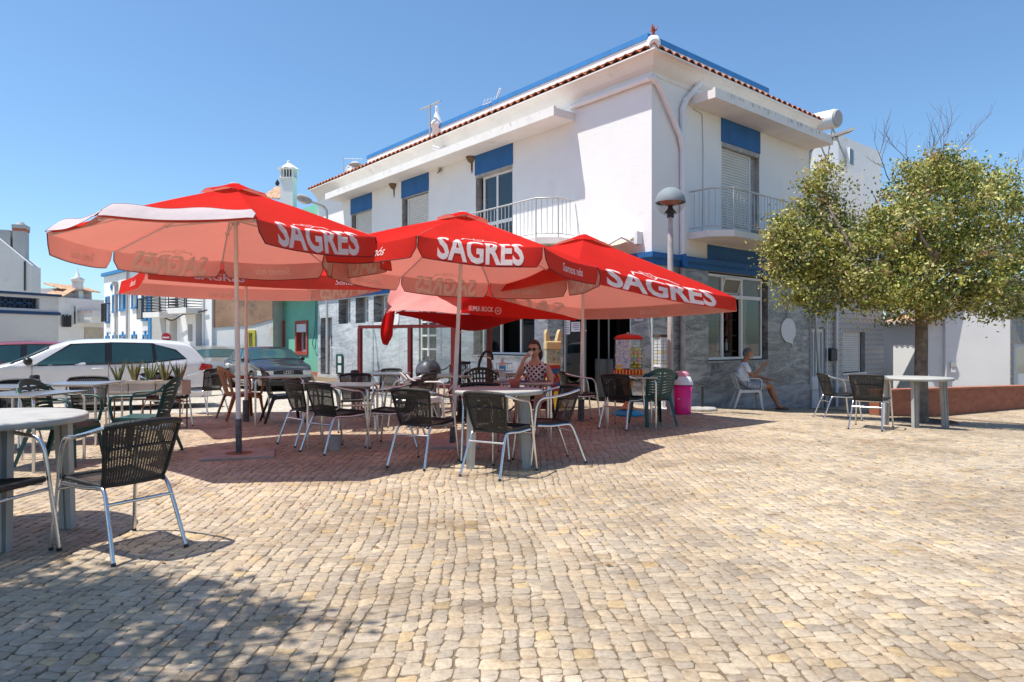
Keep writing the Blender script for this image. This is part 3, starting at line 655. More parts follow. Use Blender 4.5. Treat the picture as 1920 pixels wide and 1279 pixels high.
# cafe door frame and leaves
mb = MB(); frame_rect(mb, LP, 0.51, 2.42, -0.02, 2.36, -0.06, 0.05, 0.06, sill=False)
pbox(mb, LP, 1.80, 1.86, 0, 2.3, -0.09, -0.03)
do = mb.build('cafe_door', M_alu2, cafe, True); gpane(LP, 1.86, 2.37, 0.0, 2.3, -0.06, do, M_glass)
mb = MB()
def DP(t, z, d=0.0): return LP(1.46, z, -0.1)+NL*(-t*0.75)+EL*(t*0.3)+NL*d
frame_rect(mb, DP, 0, 0.8, 0.02, 2.25, 0, 0.05, 0.04); lf = mb.build('door_leaf', M_alu2, do, False); lf.location = (0, 0, 0)
paper = mat('notice_paper', (0.74, 0.74, 0.76), 0.8); ink = mat('printed_ink', (0.25, 0.10, 0.18), 0.8)
def notice(P, px0, py0, px1, py1, d, fn, lines=5, m=None):
    t0, z1 = fn(px0, py0); t1, _ = fn(px1, py0); _, z0 = fn(px0, py1); ta, tb = min(t0, t1), max(t0, t1)
    mb = MB(); pbox(mb, P, ta, tb, z0, z1, d, d+0.003)
    n = lines
    for k in range(n):
        zc = lerp(z1, z0, (k+1)/(n+1)); a = lerp(ta, tb, 0.15); b = lerp(ta, tb, 0.85-0.3*random.random())
        pbox(mb, P, a, b, zc-0.008, zc+0.006, d+0.003, d+0.0045, 1)
    return mb.build('notice', [m or paper, ink], cafe, True)
notice(LP, 1053, 601, 1066, 627, -0.05, Lt); notice(LP, 1068, 604, 1085, 622, -0.05, Lt, 4); notice(RP, 1227, 620, 1227.1, 621, 0, Rt, 1) if False else None
notice(LP, 1190, 590, 1206, 602, 0.004, Lt, 2)
# window beside the cafe door
mb = MB(); frame_rect(mb, LP, 3.34, 5.42, 0.92, 2.45, -0.14, 0.05, 0.05)
for t in (3.92, 4.66): pbox(mb, LP, t, t+0.05, 0.97, 2.4, -0.17, -0.11)
wo = mb.build('window', M_alu, cafe, True); gpane(LP, 3.39, 3.92, 0.97, 2.4, -0.14, wo, M_glass); gpane(LP, 4.71, 5.37, 0.97, 2.4, -0.14, wo, M_glass)
mb = MB(); pbox(mb, LP, 3.2, 5.7, 0.86, 0.9, -0.1, 0.05); mb.build('sill', M_marbl, wo).location = (0, 0, 0)
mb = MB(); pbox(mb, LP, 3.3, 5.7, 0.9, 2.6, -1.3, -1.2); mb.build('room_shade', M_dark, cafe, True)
# glazed house door on the long side
mb = MB(); pbox(mb, LP, 7.35, 8.24, 0.02, 0.6, -0.12, -0.07); frame_rect(mb, LP, 7.35, 8.24, 0.02, 2.25, -0.09, 0.07, 0.06)
pbox(mb, LP, 7.82, 7.88, 0.6, 2.2, -0.12, -0.06)
for z in (1.0, 1.38, 1.76): pbox(mb, LP, 7.42, 8.17, z, z+0.05, -0.11, -0.07)
do = mb.build('house_door', M_alu, cafe, True); gpane(LP, 7.42, 8.17, 0.6, 2.18, -0.1, do, M_glassd)
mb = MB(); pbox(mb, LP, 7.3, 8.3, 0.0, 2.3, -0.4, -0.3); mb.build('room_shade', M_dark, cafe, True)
# three high windows
for a in (9.98, 11.19, 12.42):
    mb = MB(); frame_rect(mb, LP, a, a+0.62, 1.84, 2.66, -0.25, 0.04, 0.04); pbox(mb, LP, a+.04, a+0.58, 2.22, 2.27, -0.27, -0.23)
    wo = mb.build('window', M_alu, cafe, True); gpane(LP, a+.04, a+.58, 1.88, 2.62, -0.25, wo, mat('frosted_pane', (0.34, 0.37, 0.37), 0.25) if 'frosted_pane' not in MATS else MATS['frosted_pane'])
    mb = MB(); pbox(mb, LP, a+0.62, a+0.88, 1.84, 2.66, -0.3, -0.28); mb.build('jamb', M_jamb, wo).location = (0, 0, 0)
# side door with grille
mb = MB(); pbox(mb, LP, 13.78, 14.45, 0.0, 0.42, -0.30, -0.27); pbox(mb, LP, 13.78, 14.45, 1.5, 2.08, -0.30, -0.27)
frame_rect(mb, LP, 13.78, 14.45, 0.0, 2.08, -0.28, 0.04, 0.06); pbox(mb, LP, 13.8, 14.43, 1.02, 1.06, -0.29, -0.25); pbox(mb, LP, 14.45, 14.73, 0, 2.08, -0.31, -0.28, 1)
for k in range(6): pbox(mb, LP, 13.86+k*0.1, 13.88+k*0.1, 0.42, 1.02, -0.27, -0.25)
for k in range(4):
    for s_ in (0, 1):
        cc = LP(13.9+k*0.15, 1.17+0.2*s_, -0.25)
        mb.tube([cc+EL*(0.06*math.cos(a*.7))+Vector((0, 0, 0.08*math.sin(a*.7))) for a in range(9)], 0.008, 4, 2)
do = mb.build('grille_door', [M_alu, M_jamb, mat('brown_iron', (0.10, 0.05, 0.03), 0.6)], cafe, True)
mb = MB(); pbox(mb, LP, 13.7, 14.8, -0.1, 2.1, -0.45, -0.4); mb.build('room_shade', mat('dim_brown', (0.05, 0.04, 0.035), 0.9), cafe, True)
# big window on the short side
mb = MB(); frame_rect(mb, RP, 1.86, 4.05, 0.84, 2.66, -0.08, 0.055, 0.05); pbox(mb, RP, 1.9, 4.0, 2.16, 2.24, -0.11, -0.04)
for a, b in ((2.42, 2.49), (3.17, 3.24)): pbox(mb, RP, a, b, 0.88, 2.62, -0.105, -0.05)
wo = mb.build('window', M_alu, cafe, True)
for a, b in ((1.91, 2.42), (3.24, 4.0)):
    gpane(RP, a, b, 0.89, 2.16, -0.08, wo, M_glass)
fp = mat('olive_frosted_pane', (0.16, 0.17, 0.14), 0.4)
gpane(RP, 1.91, 2.42, 2.24, 2.61, -0.08, wo, fp); gpane(RP, 3.24, 4.0, 2.24, 2.61, -0.08, wo, fp)
mb = MB()
def TP(t, z, d=0.0): return RP(t, z, d+(2.6-z)*-0.30)
frame_rect(mb, TP, 2.5, 3.16, 2.26, 2.6, -0.03, 0.035, 0.03); pbox(mb, TP, 2.53, 3.13, 2.29, 2.57, -0.035, -0.03, 1)
mb.build('tilted_sash', [M_alu, fp], wo).location = (0, 0, 0)
mb = MB()
mb.sheet(lambda u, v: RP(lerp(3.28+0.16*v, 3.62-0.08*v*v+0.1*(v-.5)**2, u), lerp(2.2, 1.5, v)-0.0*u, -0.2+0.03*math.sin(u*22)), 24, 8, 0, 0.004)
mb.sheet(lambda u, v: RP(lerp(3.44, 3.54+0.12*v, u), lerp(1.5, 0.95, v), -0.2+0.03*math.sin(u*14)), 16, 6, 0, 0.004)
mb.build('net_curtain', mat('net_curtain_cloth', (0.42, 0.38, 0.34), 0.9), wo).location = (0, 0, 0)
mb = MB(); pbox(mb, RP, 1.8, 4.26, 0.78, 0.82, -0.12, 0.035); mb.build('sill', M_jamb, wo).location = (0, 0, 0)
# blank white speech-bubble boards on the marble
def bubble(P, t, z, rt, rz_, tail=1):
    pts = []
    for k in range(28):
        a = 2*math.pi*k/28; x = rt*math.cos(a); y = rz_*math.sin(a)
        if tail and k in (22, 23): x += 0.05; y -= 0.10 if k == 23 else 0.03
        pts.append((x, y))
    mb = MB(); mb.prism([P(t+x, z+y, 0.003) for x, y in pts], P(0, 0, 0.02)-P(0, 0, 0)); mb.build('blank_board', M_alu, cafe, True)
bubble(RP, 5.12, 1.50, 0.34, 0.29); bubble(LP, 3.08, 1.95, 0.26, 0.28, 0); bubble(LP, 9.6, 1.95, 0.3, 0.3, 0)
mb = MB(); a0 = RP(5.1, 1.78, 0.03); mb.tube([a0, RP(5.05, 2.4, 0.02)], 0.01, 5); mb.build('board_cable', M_rail, cafe, True)
# rooftop bits of the cafe
mb = MB(); q = LP(12.75, 0, -0.35); mb.box((q.x, q.y, 6.9), (0.42, 0.36, 0.32), 0, 0.6); q2 = LP(13.45, 0, -0.3); mb.box((q2.x, q2.y, 6.75), (0.4, 0.35, 0.25), 0, 0.6)
ch = mb.build('chimney', M_white, cafe, True)
mb = MB(); mb.lathe([(0.11, 0), (0.11, 0.10), (0.24, 0.13), (0.10, 0.2), (0, 0.22)], 12, 0, (q.x, q.y, 7.06)); mb.build('cowl', M_conc, ch).location = (0, 0, 0)
def dish(t, z, d, r, name='satellite_dish'):
    mb = MB(); c = LP(t, z, d); Mx = Matrix.Translation(c) @ Euler((R(68), 0, R(-28))).to_matrix().to_4x4()
    mb.lathe([(0.0, 0.0), (r*.5, r*.06), (r, r*.22), (r*.99, r*.26), (r*.5, r*.10), (0, 0.03)], 24, 0, M=Mx)
    mb.tube([Mx @ Vector((0, 0, 0)), Mx @ Vector((0, -r*.2, r*.9))], .012, 5); mb.tube([Mx @ Vector((0, 0, 0)), c-Vector((0, 0, r+.3))], .025, 6)
    mb.build(name, mat('dish_grey', (0.36, 0.36, 0.37), 0.6, var=.15) if 'dish_grey' not in MATS else MATS['dish_grey'], cafe, True)
dish(13.2, 7.12, -0.5, 0.32); dish(14.45, 6.85, -0.6, 0.26)
mb = MB(); p0 = LP(13.95, 6.8, -0.5); mb.tube([p0, p0+Vector((0, 0, 0.9))], .015, 5); mb.tube([p0+Vector((0, 0, .88)), p0+Vector((0.7, -.1, .84))], .01, 4)
for k in range(5): mb.tube([p0+Vector((.15*k, -.14, .88-.01*k)), p0+Vector((.15*k, .14, .88-.01*k))], .005, 4)
mb.lathe([(0.04, 0), (0.04, 0.12)], 6, 0, tuple(p0+Vector((.12, 0, .45)))); mb.build('aerial', M_rail, cafe, True)
p = at(819, 240, 19.5); mb = MB(); z0 = p.z
mb.lathe([(0.13, -1.2), (0.13, 0.02), (0.2, 0.06), (0.2, 0.09), (0.12, 0.22), (0.06, 0.40), (0.035, 0.50), (0.05, 0.53), (0.03, 0.57), (0.045, 0.61), (0, 0.64)], 12, 0, tuple(p))
mb.build('chimney', M_white, cafe, True)
p = at(806, 245, 19.3); mb = MB(); mb.tube([p-Vector((0, 0, .8)), at(806, 197, 19.3)], .03, 5); mb.tube([at(789, 206, 19.6), at(826, 190, 19.1)], .03, 5); mb.build('aerial', M_rail, cafe, True)
mb = MB(); mb.tube([at(930, 191, 17.5), at(938, 166, 17.3)], .03, 5)
for k in range(5): mb.tube([at(906+k*6, 194-k*1.5, 17.6), at(910+k*6, 186-k*1.5, 17.6)], .008, 4)
mb.tube([at(905, 197, 17.6), at(935, 187, 17.5)], .01, 4); mb.build('aerial', M_alu, cafe, True)
mb = MB(); q = RP(2.6, 7.35, -0.9); mb.lathe([(0.16, 0), (0.14, .18), (0, .24)], 10, 0, tuple(q)); mb.build('cowl', M_white, cafe, True)
class Fac:
    """vertical plane through two ground points; n faces the camera"""
    def __init__(s, px0, Y0, px1, Y1):
        s.a = Vector(((px0-960)/F_*Y0, Y0, 0)); b = Vector(((px1-960)/F_*Y1, Y1, 0)); s.e = (b-s.a); s.L = s.e.length; s.e.normalize()
        s.n = Vector((s.e.y, -s.e.x, 0))
    def __call__(s, t, z, d=0.0): return s.a+s.e*t+s.n*d+Vector((0, 0, z))
    def at(s, px, py):
        k = (px-960)/F_; t = (s.a.x-k*s.a.y)/(k*s.e.y-s.e.x); Y = s.a.y+s.e.y*t; return t, HC+(HY-py)*Y/F_
    def rect(s, px0, py0, px1, py1):
        t0, z1 = s.at(px0, py0); t1, z0 = s.at(px1, py1); return min(t0, t1), max(t0, t1), z0, z1
# ---------------- azulejo house beyond the cafe ----------------
def azulejo():
    m, nt, b = new_mat('patterned_azulejo'); uv = nt.nodes.new('ShaderNodeUVMap'); uv.uv_map = 'UVMap'
    sep = nt.nodes.new('ShaderNodeSeparateXYZ'); nt.links.new(uv.outputs[0], sep.inputs[0])
    def fr(sock, k, ph=0.0):
        a = nt.nodes.new('ShaderNodeMath'); a.operation = 'MULTIPLY_ADD'; a.inputs[1].default_value = k; a.inputs[2].default_value = ph; nt.links.new(sock, a.inputs[0])
        f = nt.nodes.new('ShaderNodeMath'); f.operation = 'FRACT'; nt.links.new(a.outputs[0], f.inputs[0])
        s = nt.nodes.new('ShaderNodeMath'); s.operation = 'SUBTRACT'; s.inputs[1].default_value = .5; nt.links.new(f.outputs[0], s.inputs[0])
        q = nt.nodes.new('ShaderNodeMath'); q.operation = 'ABSOLUTE'; nt.links.new(s.outputs[0], q.inputs[0]); return q.outputs[0]
    def op(o, a, b_):
        n = nt.nodes.new('ShaderNodeMath'); n.operation = o
        for i, v in enumerate((a, b_)):
            if isinstance(v, float): n.inputs[i].default_value = v
            else: nt.links.new(v, n.inputs[i])
        return n.outputs[0]
    k = 1/0.28
    x = fr(sep.outputs[0], k); y = fr(sep.outputs[1], k)
    dia = op('ADD', x, y); cross = op('MULTIPLY', x, y); mx = op('MAXIMUM', x, y)
    x2 = fr(sep.outputs[0], 2*k, .25); y2 = fr(sep.outputs[1], 2*k, .25); c2 = op('ADD', x2, y2)
    base = _ramp(nt, dia, [(0.0, (0.55, 0.42, 0.22)), (0.17, (0.52, 0.38, 0.22)), (0.20, (0.10, 0.10, 0.11)), (0.30, (0.56, 0.55, 0.50)), (0.42, (0.08, 0.09, 0.12)), (0.55, (0.52, 0.51, 0.48)), (0.72, (0.10, 0.11, 0.13)), (0.85, (0.50, 0.47, 0.42))])
    base.color_ramp.interpolation = 'CONSTANT'
    r2 = _ramp(nt, c2, [(0.0, (1, 1, 1)), (0.28, (0, 0, 0))]); r2.color_ramp.interpolation = 'CONSTANT'
    o = _mix(nt, r2.outputs[0], base.outputs[0], (0.12, 0.13, 0.17))
    r3 = _ramp(nt, mx, [(0.0, (0, 0, 0)), (0.485, (1, 1, 1))]); r3.color_ramp.interpolation = 'CONSTANT'
    o = _mix(nt, r3.outputs[0], o, (0.3, 0.28, 0.25))
    nt.links.new(o, b.inputs['Base Color']); b.inputs['Roughness'].default_value = 0.3
    return m
M_azul = azulejo()
def uv_facade(o, P):
    me = o.data; uvl = me.uv_layers.new(name='UVMap'); e = (P(1, 0)-P(0, 0)); o0 = P(0, 0)
    base = o.location
    for l in me.loops:
        v = me.vertices[l.vertex_index].co-o0; uvl.data[l.index].uv = (v.dot(e), v.z)
th = thing('tile_house', 'single-storey house faced with patterned blue and ochre tiles beside the cafe', 'house', tuple(RP(8.3, -0.6)))
T2 = 10.6
wt0, wz1 = Rt(1580, 622); wt1, wz0 = Rt(1613, 698); wt2, _ = Rt(1622, 640)
mb = MB(); wall_open(mb, RP, TR+0.02, T2, 0.02, 2.75, [(6.30, 7.02, -.6, 1.56, 0.1), (wt0, wt2, wz0, wz1, 0.12)], .1, 0, 1)
o = mb.build('tiled_wall', [M_azul, M_jamb], th, True); uv_facade(o, RP)
mb = MB(); wall_open(mb, RP, TR+0.02, T2, -1.6, 0.02, [(6.30, 7.02, -0.52, 0.02, 0.1)], .1, 0, 1)
mb.quad(RP(T2, -1.6), RP(T2, 2.9), RP(T2, 2.9, -6), RP(T2, -1.6, -6))
m, nt_, b_ = new_mat('small_white_tiles'); tcx = nt_.nodes.new('ShaderNodeUVMap'); br = nt_.nodes.new('ShaderNodeTexBrick'); nt_.links.new(tcx.outputs[0], br.inputs['Vector'])
br.offset = 0; br.inputs['Scale'].default_value = 9; br.inputs['Color1'].default_value = (.5, .49, .46, 1); br.inputs['Color2'].default_value = (.56, .55, .52, 1); br.inputs['Mortar'].default_value = (.33, .31, .28, 1); br.inputs['Mortar Size'].default_value = .03; br.inputs['Brick Width'].default_value = .5; br.inputs['Row Height'].default_value = .5
nt_.links.new(br.outputs[0], b_.inputs['Base Color'])
o = mb.build('tiled_wall', [m, M_jamb], th, True); uv_facade(o, RP)
mb = MB(); pbox(mb, RP, TR+.02, T2+.2, 2.75, 2.9, -6, 0.2)
mb.sheet(lambda u, v: RP(lerp(TR+.02, T2+.2, u), lerp(2.9, 4.0, v)+0.04*abs(math.sin(u*60)), lerp(0.28, -3, v)), 160, 2, 1, .02); mb.build('roof', [M_white2, M_oldtile], th, True)
mb = MB(); pbox(mb, RP, 6.30, 7.02, -0.52, 0.35, -0.1, -0.06); frame_rect(mb, RP, 6.30, 7.02, -0.52, 1.56, -0.07, 0.09, 0.06)
for k in range(3): pbox(mb, RP, 6.47+k*0.15, 6.52+k*0.15, 0.35, 1.48, -0.09, -0.05)
pbox(mb, RP, 6.44, 6.86, -0.40, 0.22, -0.06, -0.05)
do = mb.build('door', M_alu, th, True); gpane(RP, 6.38, 6.94, 0.35, 1.47, -0.085, do, MATS['frosted_pane'])
mb = MB(); mb.tube([RP(6.92, 0.33, -0.03), RP(6.92, 0.33, 0.02), RP(6.84, 0.33, 0.02)], .01, 6); mb.build('handle', M_steel, do).location = (0, 0, 0)
sw = shutter(RP, wt0, wt1, wz0+.02, wz1, -0.05, th)
mb = MB(); pbox(mb, RP, wt0-.04, wt2+.02, wz0-.05, wz0, -0.1, 0.03); pbox(mb, RP, wt1, wt1+.03, wz0, wz1, -.08, -.03); mb.build('sill', M_alu, sw).location = (0, 0, 0)
t_, z_ = Rt(1556, 665); mb = MB(); pbox(mb, RP, t_-.17, t_+.17, z_-.16, z_+.13, 0.0, 0.12); mb.prism([RP(t_-.18, z_+.13, 0), RP(t_-.18, z_+.13, .14), RP(t_-.18, z_+.17, 0)], RP(t_+.18, 0)-RP(t_-.18, 0)); mb.build('letter_box', M_black, th, True)
for px in (1565, 1547.5):
    t_, _ = Rt(px, 640); mb = MB(); mb.tube([RP(t_, -.9, .05), RP(t_, 2.8, .05)], .04 if px > 1550 else .015, 8); mb.build('drainpipe', MATS['white_pvc'], th, True)
# ---------------- low white house with scalloped tiles behind the tree ----------------
wh = thing('low_white_house', 'low white house with scalloped tile edge behind the brick planter', 'house', (12, 19.5, -1))
F8 = Fac(1655, 21.6, 1716, 20.0); F9 = Fac(1716, 20.0, 1894, 19.2); L8 = F8.L
zl = F8.at(1690, 606)[1]
mb = MB(); mb.quad(F8(0, -1.8), F8(L8, -1.8), F8(L8, zl), F8(0, zl)); mb.build('wall', M_white, wh, True)
mb = MB(); pbox(mb, F9, 0, F9.L, -1.8, F9.at(1730, 585)[1]+.3, -5, 0, 0); mb.build('wall', M_white, wh, True)
mb = MB(); n = 8; Mz = math.atan2(F8.e.y, F8.e.x)
for k in range(n):
    t = lerp(0, L8+.5, (k+.5)/n); rr = (L8+.5)/n*.5; RM = (Matrix.Rotation(Mz, 4, 'Z') @ Euler((R(100), 0, 0)).to_matrix().to_4x4())
    mb.lathe([(rr, -0.5), (rr, 0.28)], 10, 0, M=Matrix.Translation(F8(t, zl, 0)) @ RM, a0=0, a1=math.pi)
    mb.lathe([(rr*.70, 0.285), (rr*1.02, 0.285)], 10, 1, M=Matrix.Translation(F8(t, zl, 0)) @ RM, a0=0, a1=math.pi)
mb.sheet(lambda u, v: F8(lerp(-.02, L8+.5, u), zl+.04+.9*v+.06*abs(math.sin(u*n*math.pi)), .2-3*v), 72, 2, 0, .02)
mb.build('roof', [M_oldtile, M_white], wh, True)
mb = MB(); q = F9.at(1772, 640)[0]; mb.tube([F9(q, -1, .07), F9(q, F9.at(1772, 600)[1], .07)], .045, 8); mb.build('drainpipe', MATS['white_pvc'], wh, True)
mb = MB(); q = F9.rect(1782, 684, 1791, 698); pbox(mb, F9, *q, 0, .05); q = F9.rect(1782, 679, 1791, 688); pbox(mb, F9, *q, 0, .07, 1); mb.build('meter_box', [M_white, M_grey], wh, True)
# ---------------- tiled house with a white door at the far end of the lane ----------------
fh = thing('far_tiled_house', 'distant blue tiled house with a white glazed door past the low white house', 'house', (16, 22, -1))
YF = 22.0
def FP(t, z, d=0.0): return Vector((t, YF-d, z))
x0 = (1893-960)/F_*YF
mb = MB(); wall_open(mb, FP, x0-.3, x0+9, -2, 3.2, [(x0+.15, x0+1.05, -.40, 1.17, .1)], .1, 0, 0); mb.quad(FP(x0-.3, -2), FP(x0-.3, 3.2), FP(x0-.3, 3.2, -5), FP(x0-.3, -2, -5)); o = mb.build('tiled_wall', M_azul, fh, True); uv_facade(o, FP)
mb = MB(); frame_rect(mb, FP, x0+.15, x0+1.05, -.40, 1.17, -.06, .10, .05); pbox(mb, FP, x0+.25, x0+.95, -.32, .2, -.09, -.04); pbox(mb, FP, x0+.57, x0+.63, .2, 1.12, -.08, -.04); do = mb.build('door', M_alu, fh, True); gpane(FP, x0+.2, x0+1.0, .2, 1.12, -.07, do)
mb = MB(); pbox(mb, FP, x0-.4, x0+9, 3.2, 3.4, -5, .2); mb.build('roof', M_white2, fh, True)
# ---------------- modern white block behind ----------------
wb = thing('white_block_house', 'modern white flat-roofed house rising behind the tree top', 'house', (11, 24, -1))
YB = 23.0
p0 = at(1505, 262, YB); p1 = at(1573, 247, YB)
mb = MB()
def boxpx(mb, px0, px1, py0, Y, dep, z0=-2, m=0, slope=0):
    a = at(px0, py0, Y); b = at(px1, py0, Y)
    mb.box(((a.x+b.x)/2, Y+dep/2, (z0+a.z)/2), (b.x-a.x, dep, a.z-z0), m)
boxpx(mb, 1490, 1572, 250, YB, 5); 
a = at(1572, 252, YB); b = at(1652, 285, YB+4.0); mb.prism([(a.x, YB, -2), (b.x, YB+4, -2), (b.x, YB+4, b.z), (a.x, YB, a.z)], (-1.5, 1.8, 0))
boxpx(mb, 1500, 1620, 322, YB-2.2, 2.2); mb.build('wall', M_white, wb, True)
c = at(1585, 300, YB+.6); mb = MB(); mb.box((c.x+.12, c.y-.12, c.z+.05), (.42, .08, .62), 0, math.atan2(4, b.x-a.x)); wn = mb.build('window', M_alu, wb, True)
mb = MB(); mb.box((c.x+.14, c.y-.17, c.z+.05), (.3, .04, .5), 0, math.atan2(4, b.x-a.x)); mb.build('pane', M_glassd, wn).location = (0, 0, 0)
# solar water tank on that roof
st = thing('solar_water_tank', 'white cylindrical solar water tank on the roof behind the eave end', 'water tank', tuple(at(1550, 245, 19)))
mb = MB(); a = at(1518, 233, 18.2)-st.location; b = at(1569, 222, 17.6)-st.location
mb.tube([a, b], .24, 20); mb.tube([b, b+(b-a).normalized()*.05], [.235, .2], 20, 1)
mb.build('tank', [M_white, M_grey], st)
mb = MB()
for q in (a*.8+b*.2, a*.15+b*.85): mb.tube([q-Vector((0, 0, .2)), q-Vector((.1, -.3, 1.6))], .02, 5); mb.tube([q-Vector((0, 0, .22)), q+Vector((.4, .2, -.9))], .02, 5)
mb.build('stand', M_rail, st)
# ---------------- brick planter wall ----------------
M_brick, ntb, bb = new_mat('red_brick'); uvn = ntb.nodes.new('ShaderNodeUVMap'); br = ntb.nodes.new('ShaderNodeTexBrick'); ntb.links.new(uvn.outputs[0], br.inputs['Vector'])
br.inputs['Scale'].default_value = 3.4; br.inputs['Color1'].default_value = (.36, .12, .06, 1); br.inputs['Color2'].default_value = (.28, .085, .045, 1); br.inputs['Mortar'].default_value = (.22, .12, .08, 1); br.inputs['Mortar Size'].default_value = .012; ntb.links.new(br.outputs[0], bb.inputs['Base Color']); bb.inputs['Roughness'].default_value = .8
pa = G(1648, 779); pc = G(2010, 758); pw = thing('brick_planter_wall', 'low red brick planter wall running behind the shade tree', 'wall', tuple(pa))
dv = (pc-pa); dv.z = 0; dl = dv.length; dv.normalize(); dn = Vector((dv.y, -dv.x, 0))
def KP(t, z, d=0.0): return Vector((pa.x, pa.y, 0))+dv*t+dn*d+Vector((0, 0, z))
mb = MB()
n = 10; ga = gz(pa.x, pa.y); gb = gz(pc.x, pc.y)
for k in range(n):
    t0, t1 = dl*k/n, dl*(k+1)/n; g0, g1 = lerp(ga, gb, k/n), lerp(ga, gb, (k+1)/n); h = .5
    v = [KP(t, z, d) for (t, g) in ((t0, g0), (t1, g1)) for z in (g-.3, g+h) for d in (-.22, 0)]
    mb.add(v, [(0, 4, 5, 1), (2, 3, 7, 6), (0, 2, 6, 4), (1, 5, 7, 3)]+([(0, 1, 3, 2)] if k == 0 else [])+([(4, 6, 7, 5)] if k == n-1 else []))
o = mb.build('brickwork', M_brick, pw, True); uv_facade(o, KP)
mb = MB()
for k in range(n):
    t0, t1 = dl*k/n, dl*(k+1)/n; g0, g1 = lerp(ga, gb, k/n), lerp(ga, gb, (k+1)/n); h = .5
    v = [KP(t, g+z, d) for (t, g) in ((t0, g0), (t1-.006, g1)) for z in (h+.001, h+.045) for d in (-.25, .03)]
    mb.add(v, [(0, 1, 3, 2), (4, 6, 7, 5), (0, 4, 5, 1), (2, 3, 7, 6), (0, 2, 6, 4), (1, 5, 7, 3)])
mb.build('coping', mat('brick_coping', (.40, .15, .085), .8, var=.2), pw, True)
# ---------------- houses along the street on the far side ----------------
def shell(F, zt, dep, m, parent, ops=(), rv=0.12, name='wall', m2=None):
    mb = MB(); wall_open(mb, F, 0, F.L, -2.0, zt, list(ops), rv, 0, 0)
    mb.quad(F(0, -2), F(0, zt), F(0, zt, -dep), F(0, -2, -dep)); mb.quad(F(F.L, -2), F(F.L, zt), F(F.L, zt, -dep), F(F.L, -2, -dep))
    mb.quad(F(0, zt), F(F.L, zt), F(F.L, zt, -dep), F(0, zt, -dep)); mb.quad(F(0, -2, -dep), F(F.L, -2, -dep), F(F.L, zt, -dep), F(0, zt, -dep))
    return mb.build(name, m, parent, True)
M_lblue = mat('blue_trim_paint', (0.02, 0.20, 0.46), 0.6)
M_rad = glass('street_glass', (.2, .24, .26), .12)
# low wing with pierced parapet
F1 = Fac(-330, 15.5, 110, 20.5)
b = thing('terrace_wing', 'low grey-white building with dark blue bands and a pierced blue lattice parapet', 'building', tuple(F1(5, -.5)))
_, zt = F1.at(113, 557); _, zb = F1.at(113, 586)
lat = F1.rect(-300, 557, 74, 580)
shell(F1, zt, 1.5, M_white2, b, [(lat[0], lat[1], zb+.07, zt-.08)], .18)
mb = MB(); pbox(mb, F1, -.05, F1.L+.06, zt, zt+.07, -1.5, .06); pbox(mb, F1, -.02, F1.L+.03, zb-.09, zb, 0, .05); mb.build('blue_band', mat('dark_blue_paint', (.01, .06, .16), .6), b, True)
mb = MB(); r = .1; t = lat[0]+.12; h0, h1 = zb+.07, zt-.08; rz0 = (h1-h0)/4
while t < lat[1]:
    for k in range(2):
        zc = h0+rz0*(1+2*k)
        mb.tube([F1(t+.12*math.cos(a*math.pi/5), zc+rz0*.95*math.sin(a*math.pi/5), -.06) for a in range(10)], .018, 4, closed=True)
    mb.tube([F1(t, h0, -.06), F1(t, h1, -.06)], .016, 4); t += .26
mb.build('lattice', mat('lattice_blue', (.012, .07, .17), .6), b, True)
# gabled building with two chimneys
F2 = Fac(-300, 24, 59, 26)
b = thing('gabled_house', 'tall plain grey gable wall with two chimneys above the low wing', 'house', tuple(F2(5, -.5)))
zs = F2.at(59, 497)[1]; za = F2.at(0, 449)[1]; tl = F2.at(0, 449)[0]; dz = (za-zs)/(F2.L-tl)
mb = MB(); mb.prism([F2(-3, -2), F2(F2.L, -2), F2(F2.L, zs), F2(F2.L-(4.2-zs*0), zs+dz*4.2), F2(-3, zs+dz*4.2)], -F2.n*1.2); mb.build('wall', M_white2, b, True)
mb = MB(); tc, z0 = F2.at(29, 475)
pbox(mb, F2, tc-.2, tc+.2, zs, F2.at(29, 430)[1], -.9, -.4); pbox(mb, F2, tc-.22, tc+.22, F2.at(29, 430)[1], F2.at(29, 425)[1], -.92, -.38, 1); pbox(mb, F2, tc-.23, tc+.23, F2.at(29, 425)[1], F2.at(29, 418)[1], -.93, -.37); mb.lathe([(.16, 0), (.1, .12)], 8, 0, tuple(F2(tc, F2.at(29, 418)[1], -.65)))
mb.build('chimney', [M_grey, M_tile], b, True)
mb = MB(); tc, z0 = F2.at(4, 450); pbox(mb, F2, tc-.25, tc+.14, z0-1, F2.at(4, 428)[1], -.9, -.4); mb.build('chimney', M_grey, b, True)
mb = MB(); tc = F2.at(47, 500)[0]; mb.tube([F2(tc, F2.at(47, 490)[1], .03), F2(tc, F2.at(47, 545)[1], .03)], .03, 5); mb.build('cable', M_black, b, True)
# old house with dormer and balcony
F3 = Fac(110, 37, 196, 40)
b = thing('old_balcony_house', 'old whitewashed house with terracotta dormer roof and scalloped balcony', 'house', tuple(F3(1, -.5)))
z1 = F3.at(196, 545)[1]
shell(F3, F3.at(150, 560)[1], 6, M_white2, b)
mb = MB(); t0 = F3.at(140, 560)[0]; pbox(mb, F3, t0, F3.L, 0, z1, -5, -.9); mb.build('wall', M_grey, b, True)
mb = MB(); dm = F3.rect(127, 540, 148, 565); pbox(mb, F3, dm[0], F3.L-.3, dm[2], dm[3]-.2, -4, -.6)
mb.build('dormer', mat('pinkish_plaster', (.55, .45, .42), .9), b, True)
mb = MB(); q = F3.rect(125, 530, 196, 545)
mb.sheet(lambda u, v: F3(lerp(q[0], q[1], u), lerp(q[2]-.1, q[3], v)+.05*abs(math.sin(u*70)), lerp(-.3, -1.6, v)), 90, 2, 0, .04)
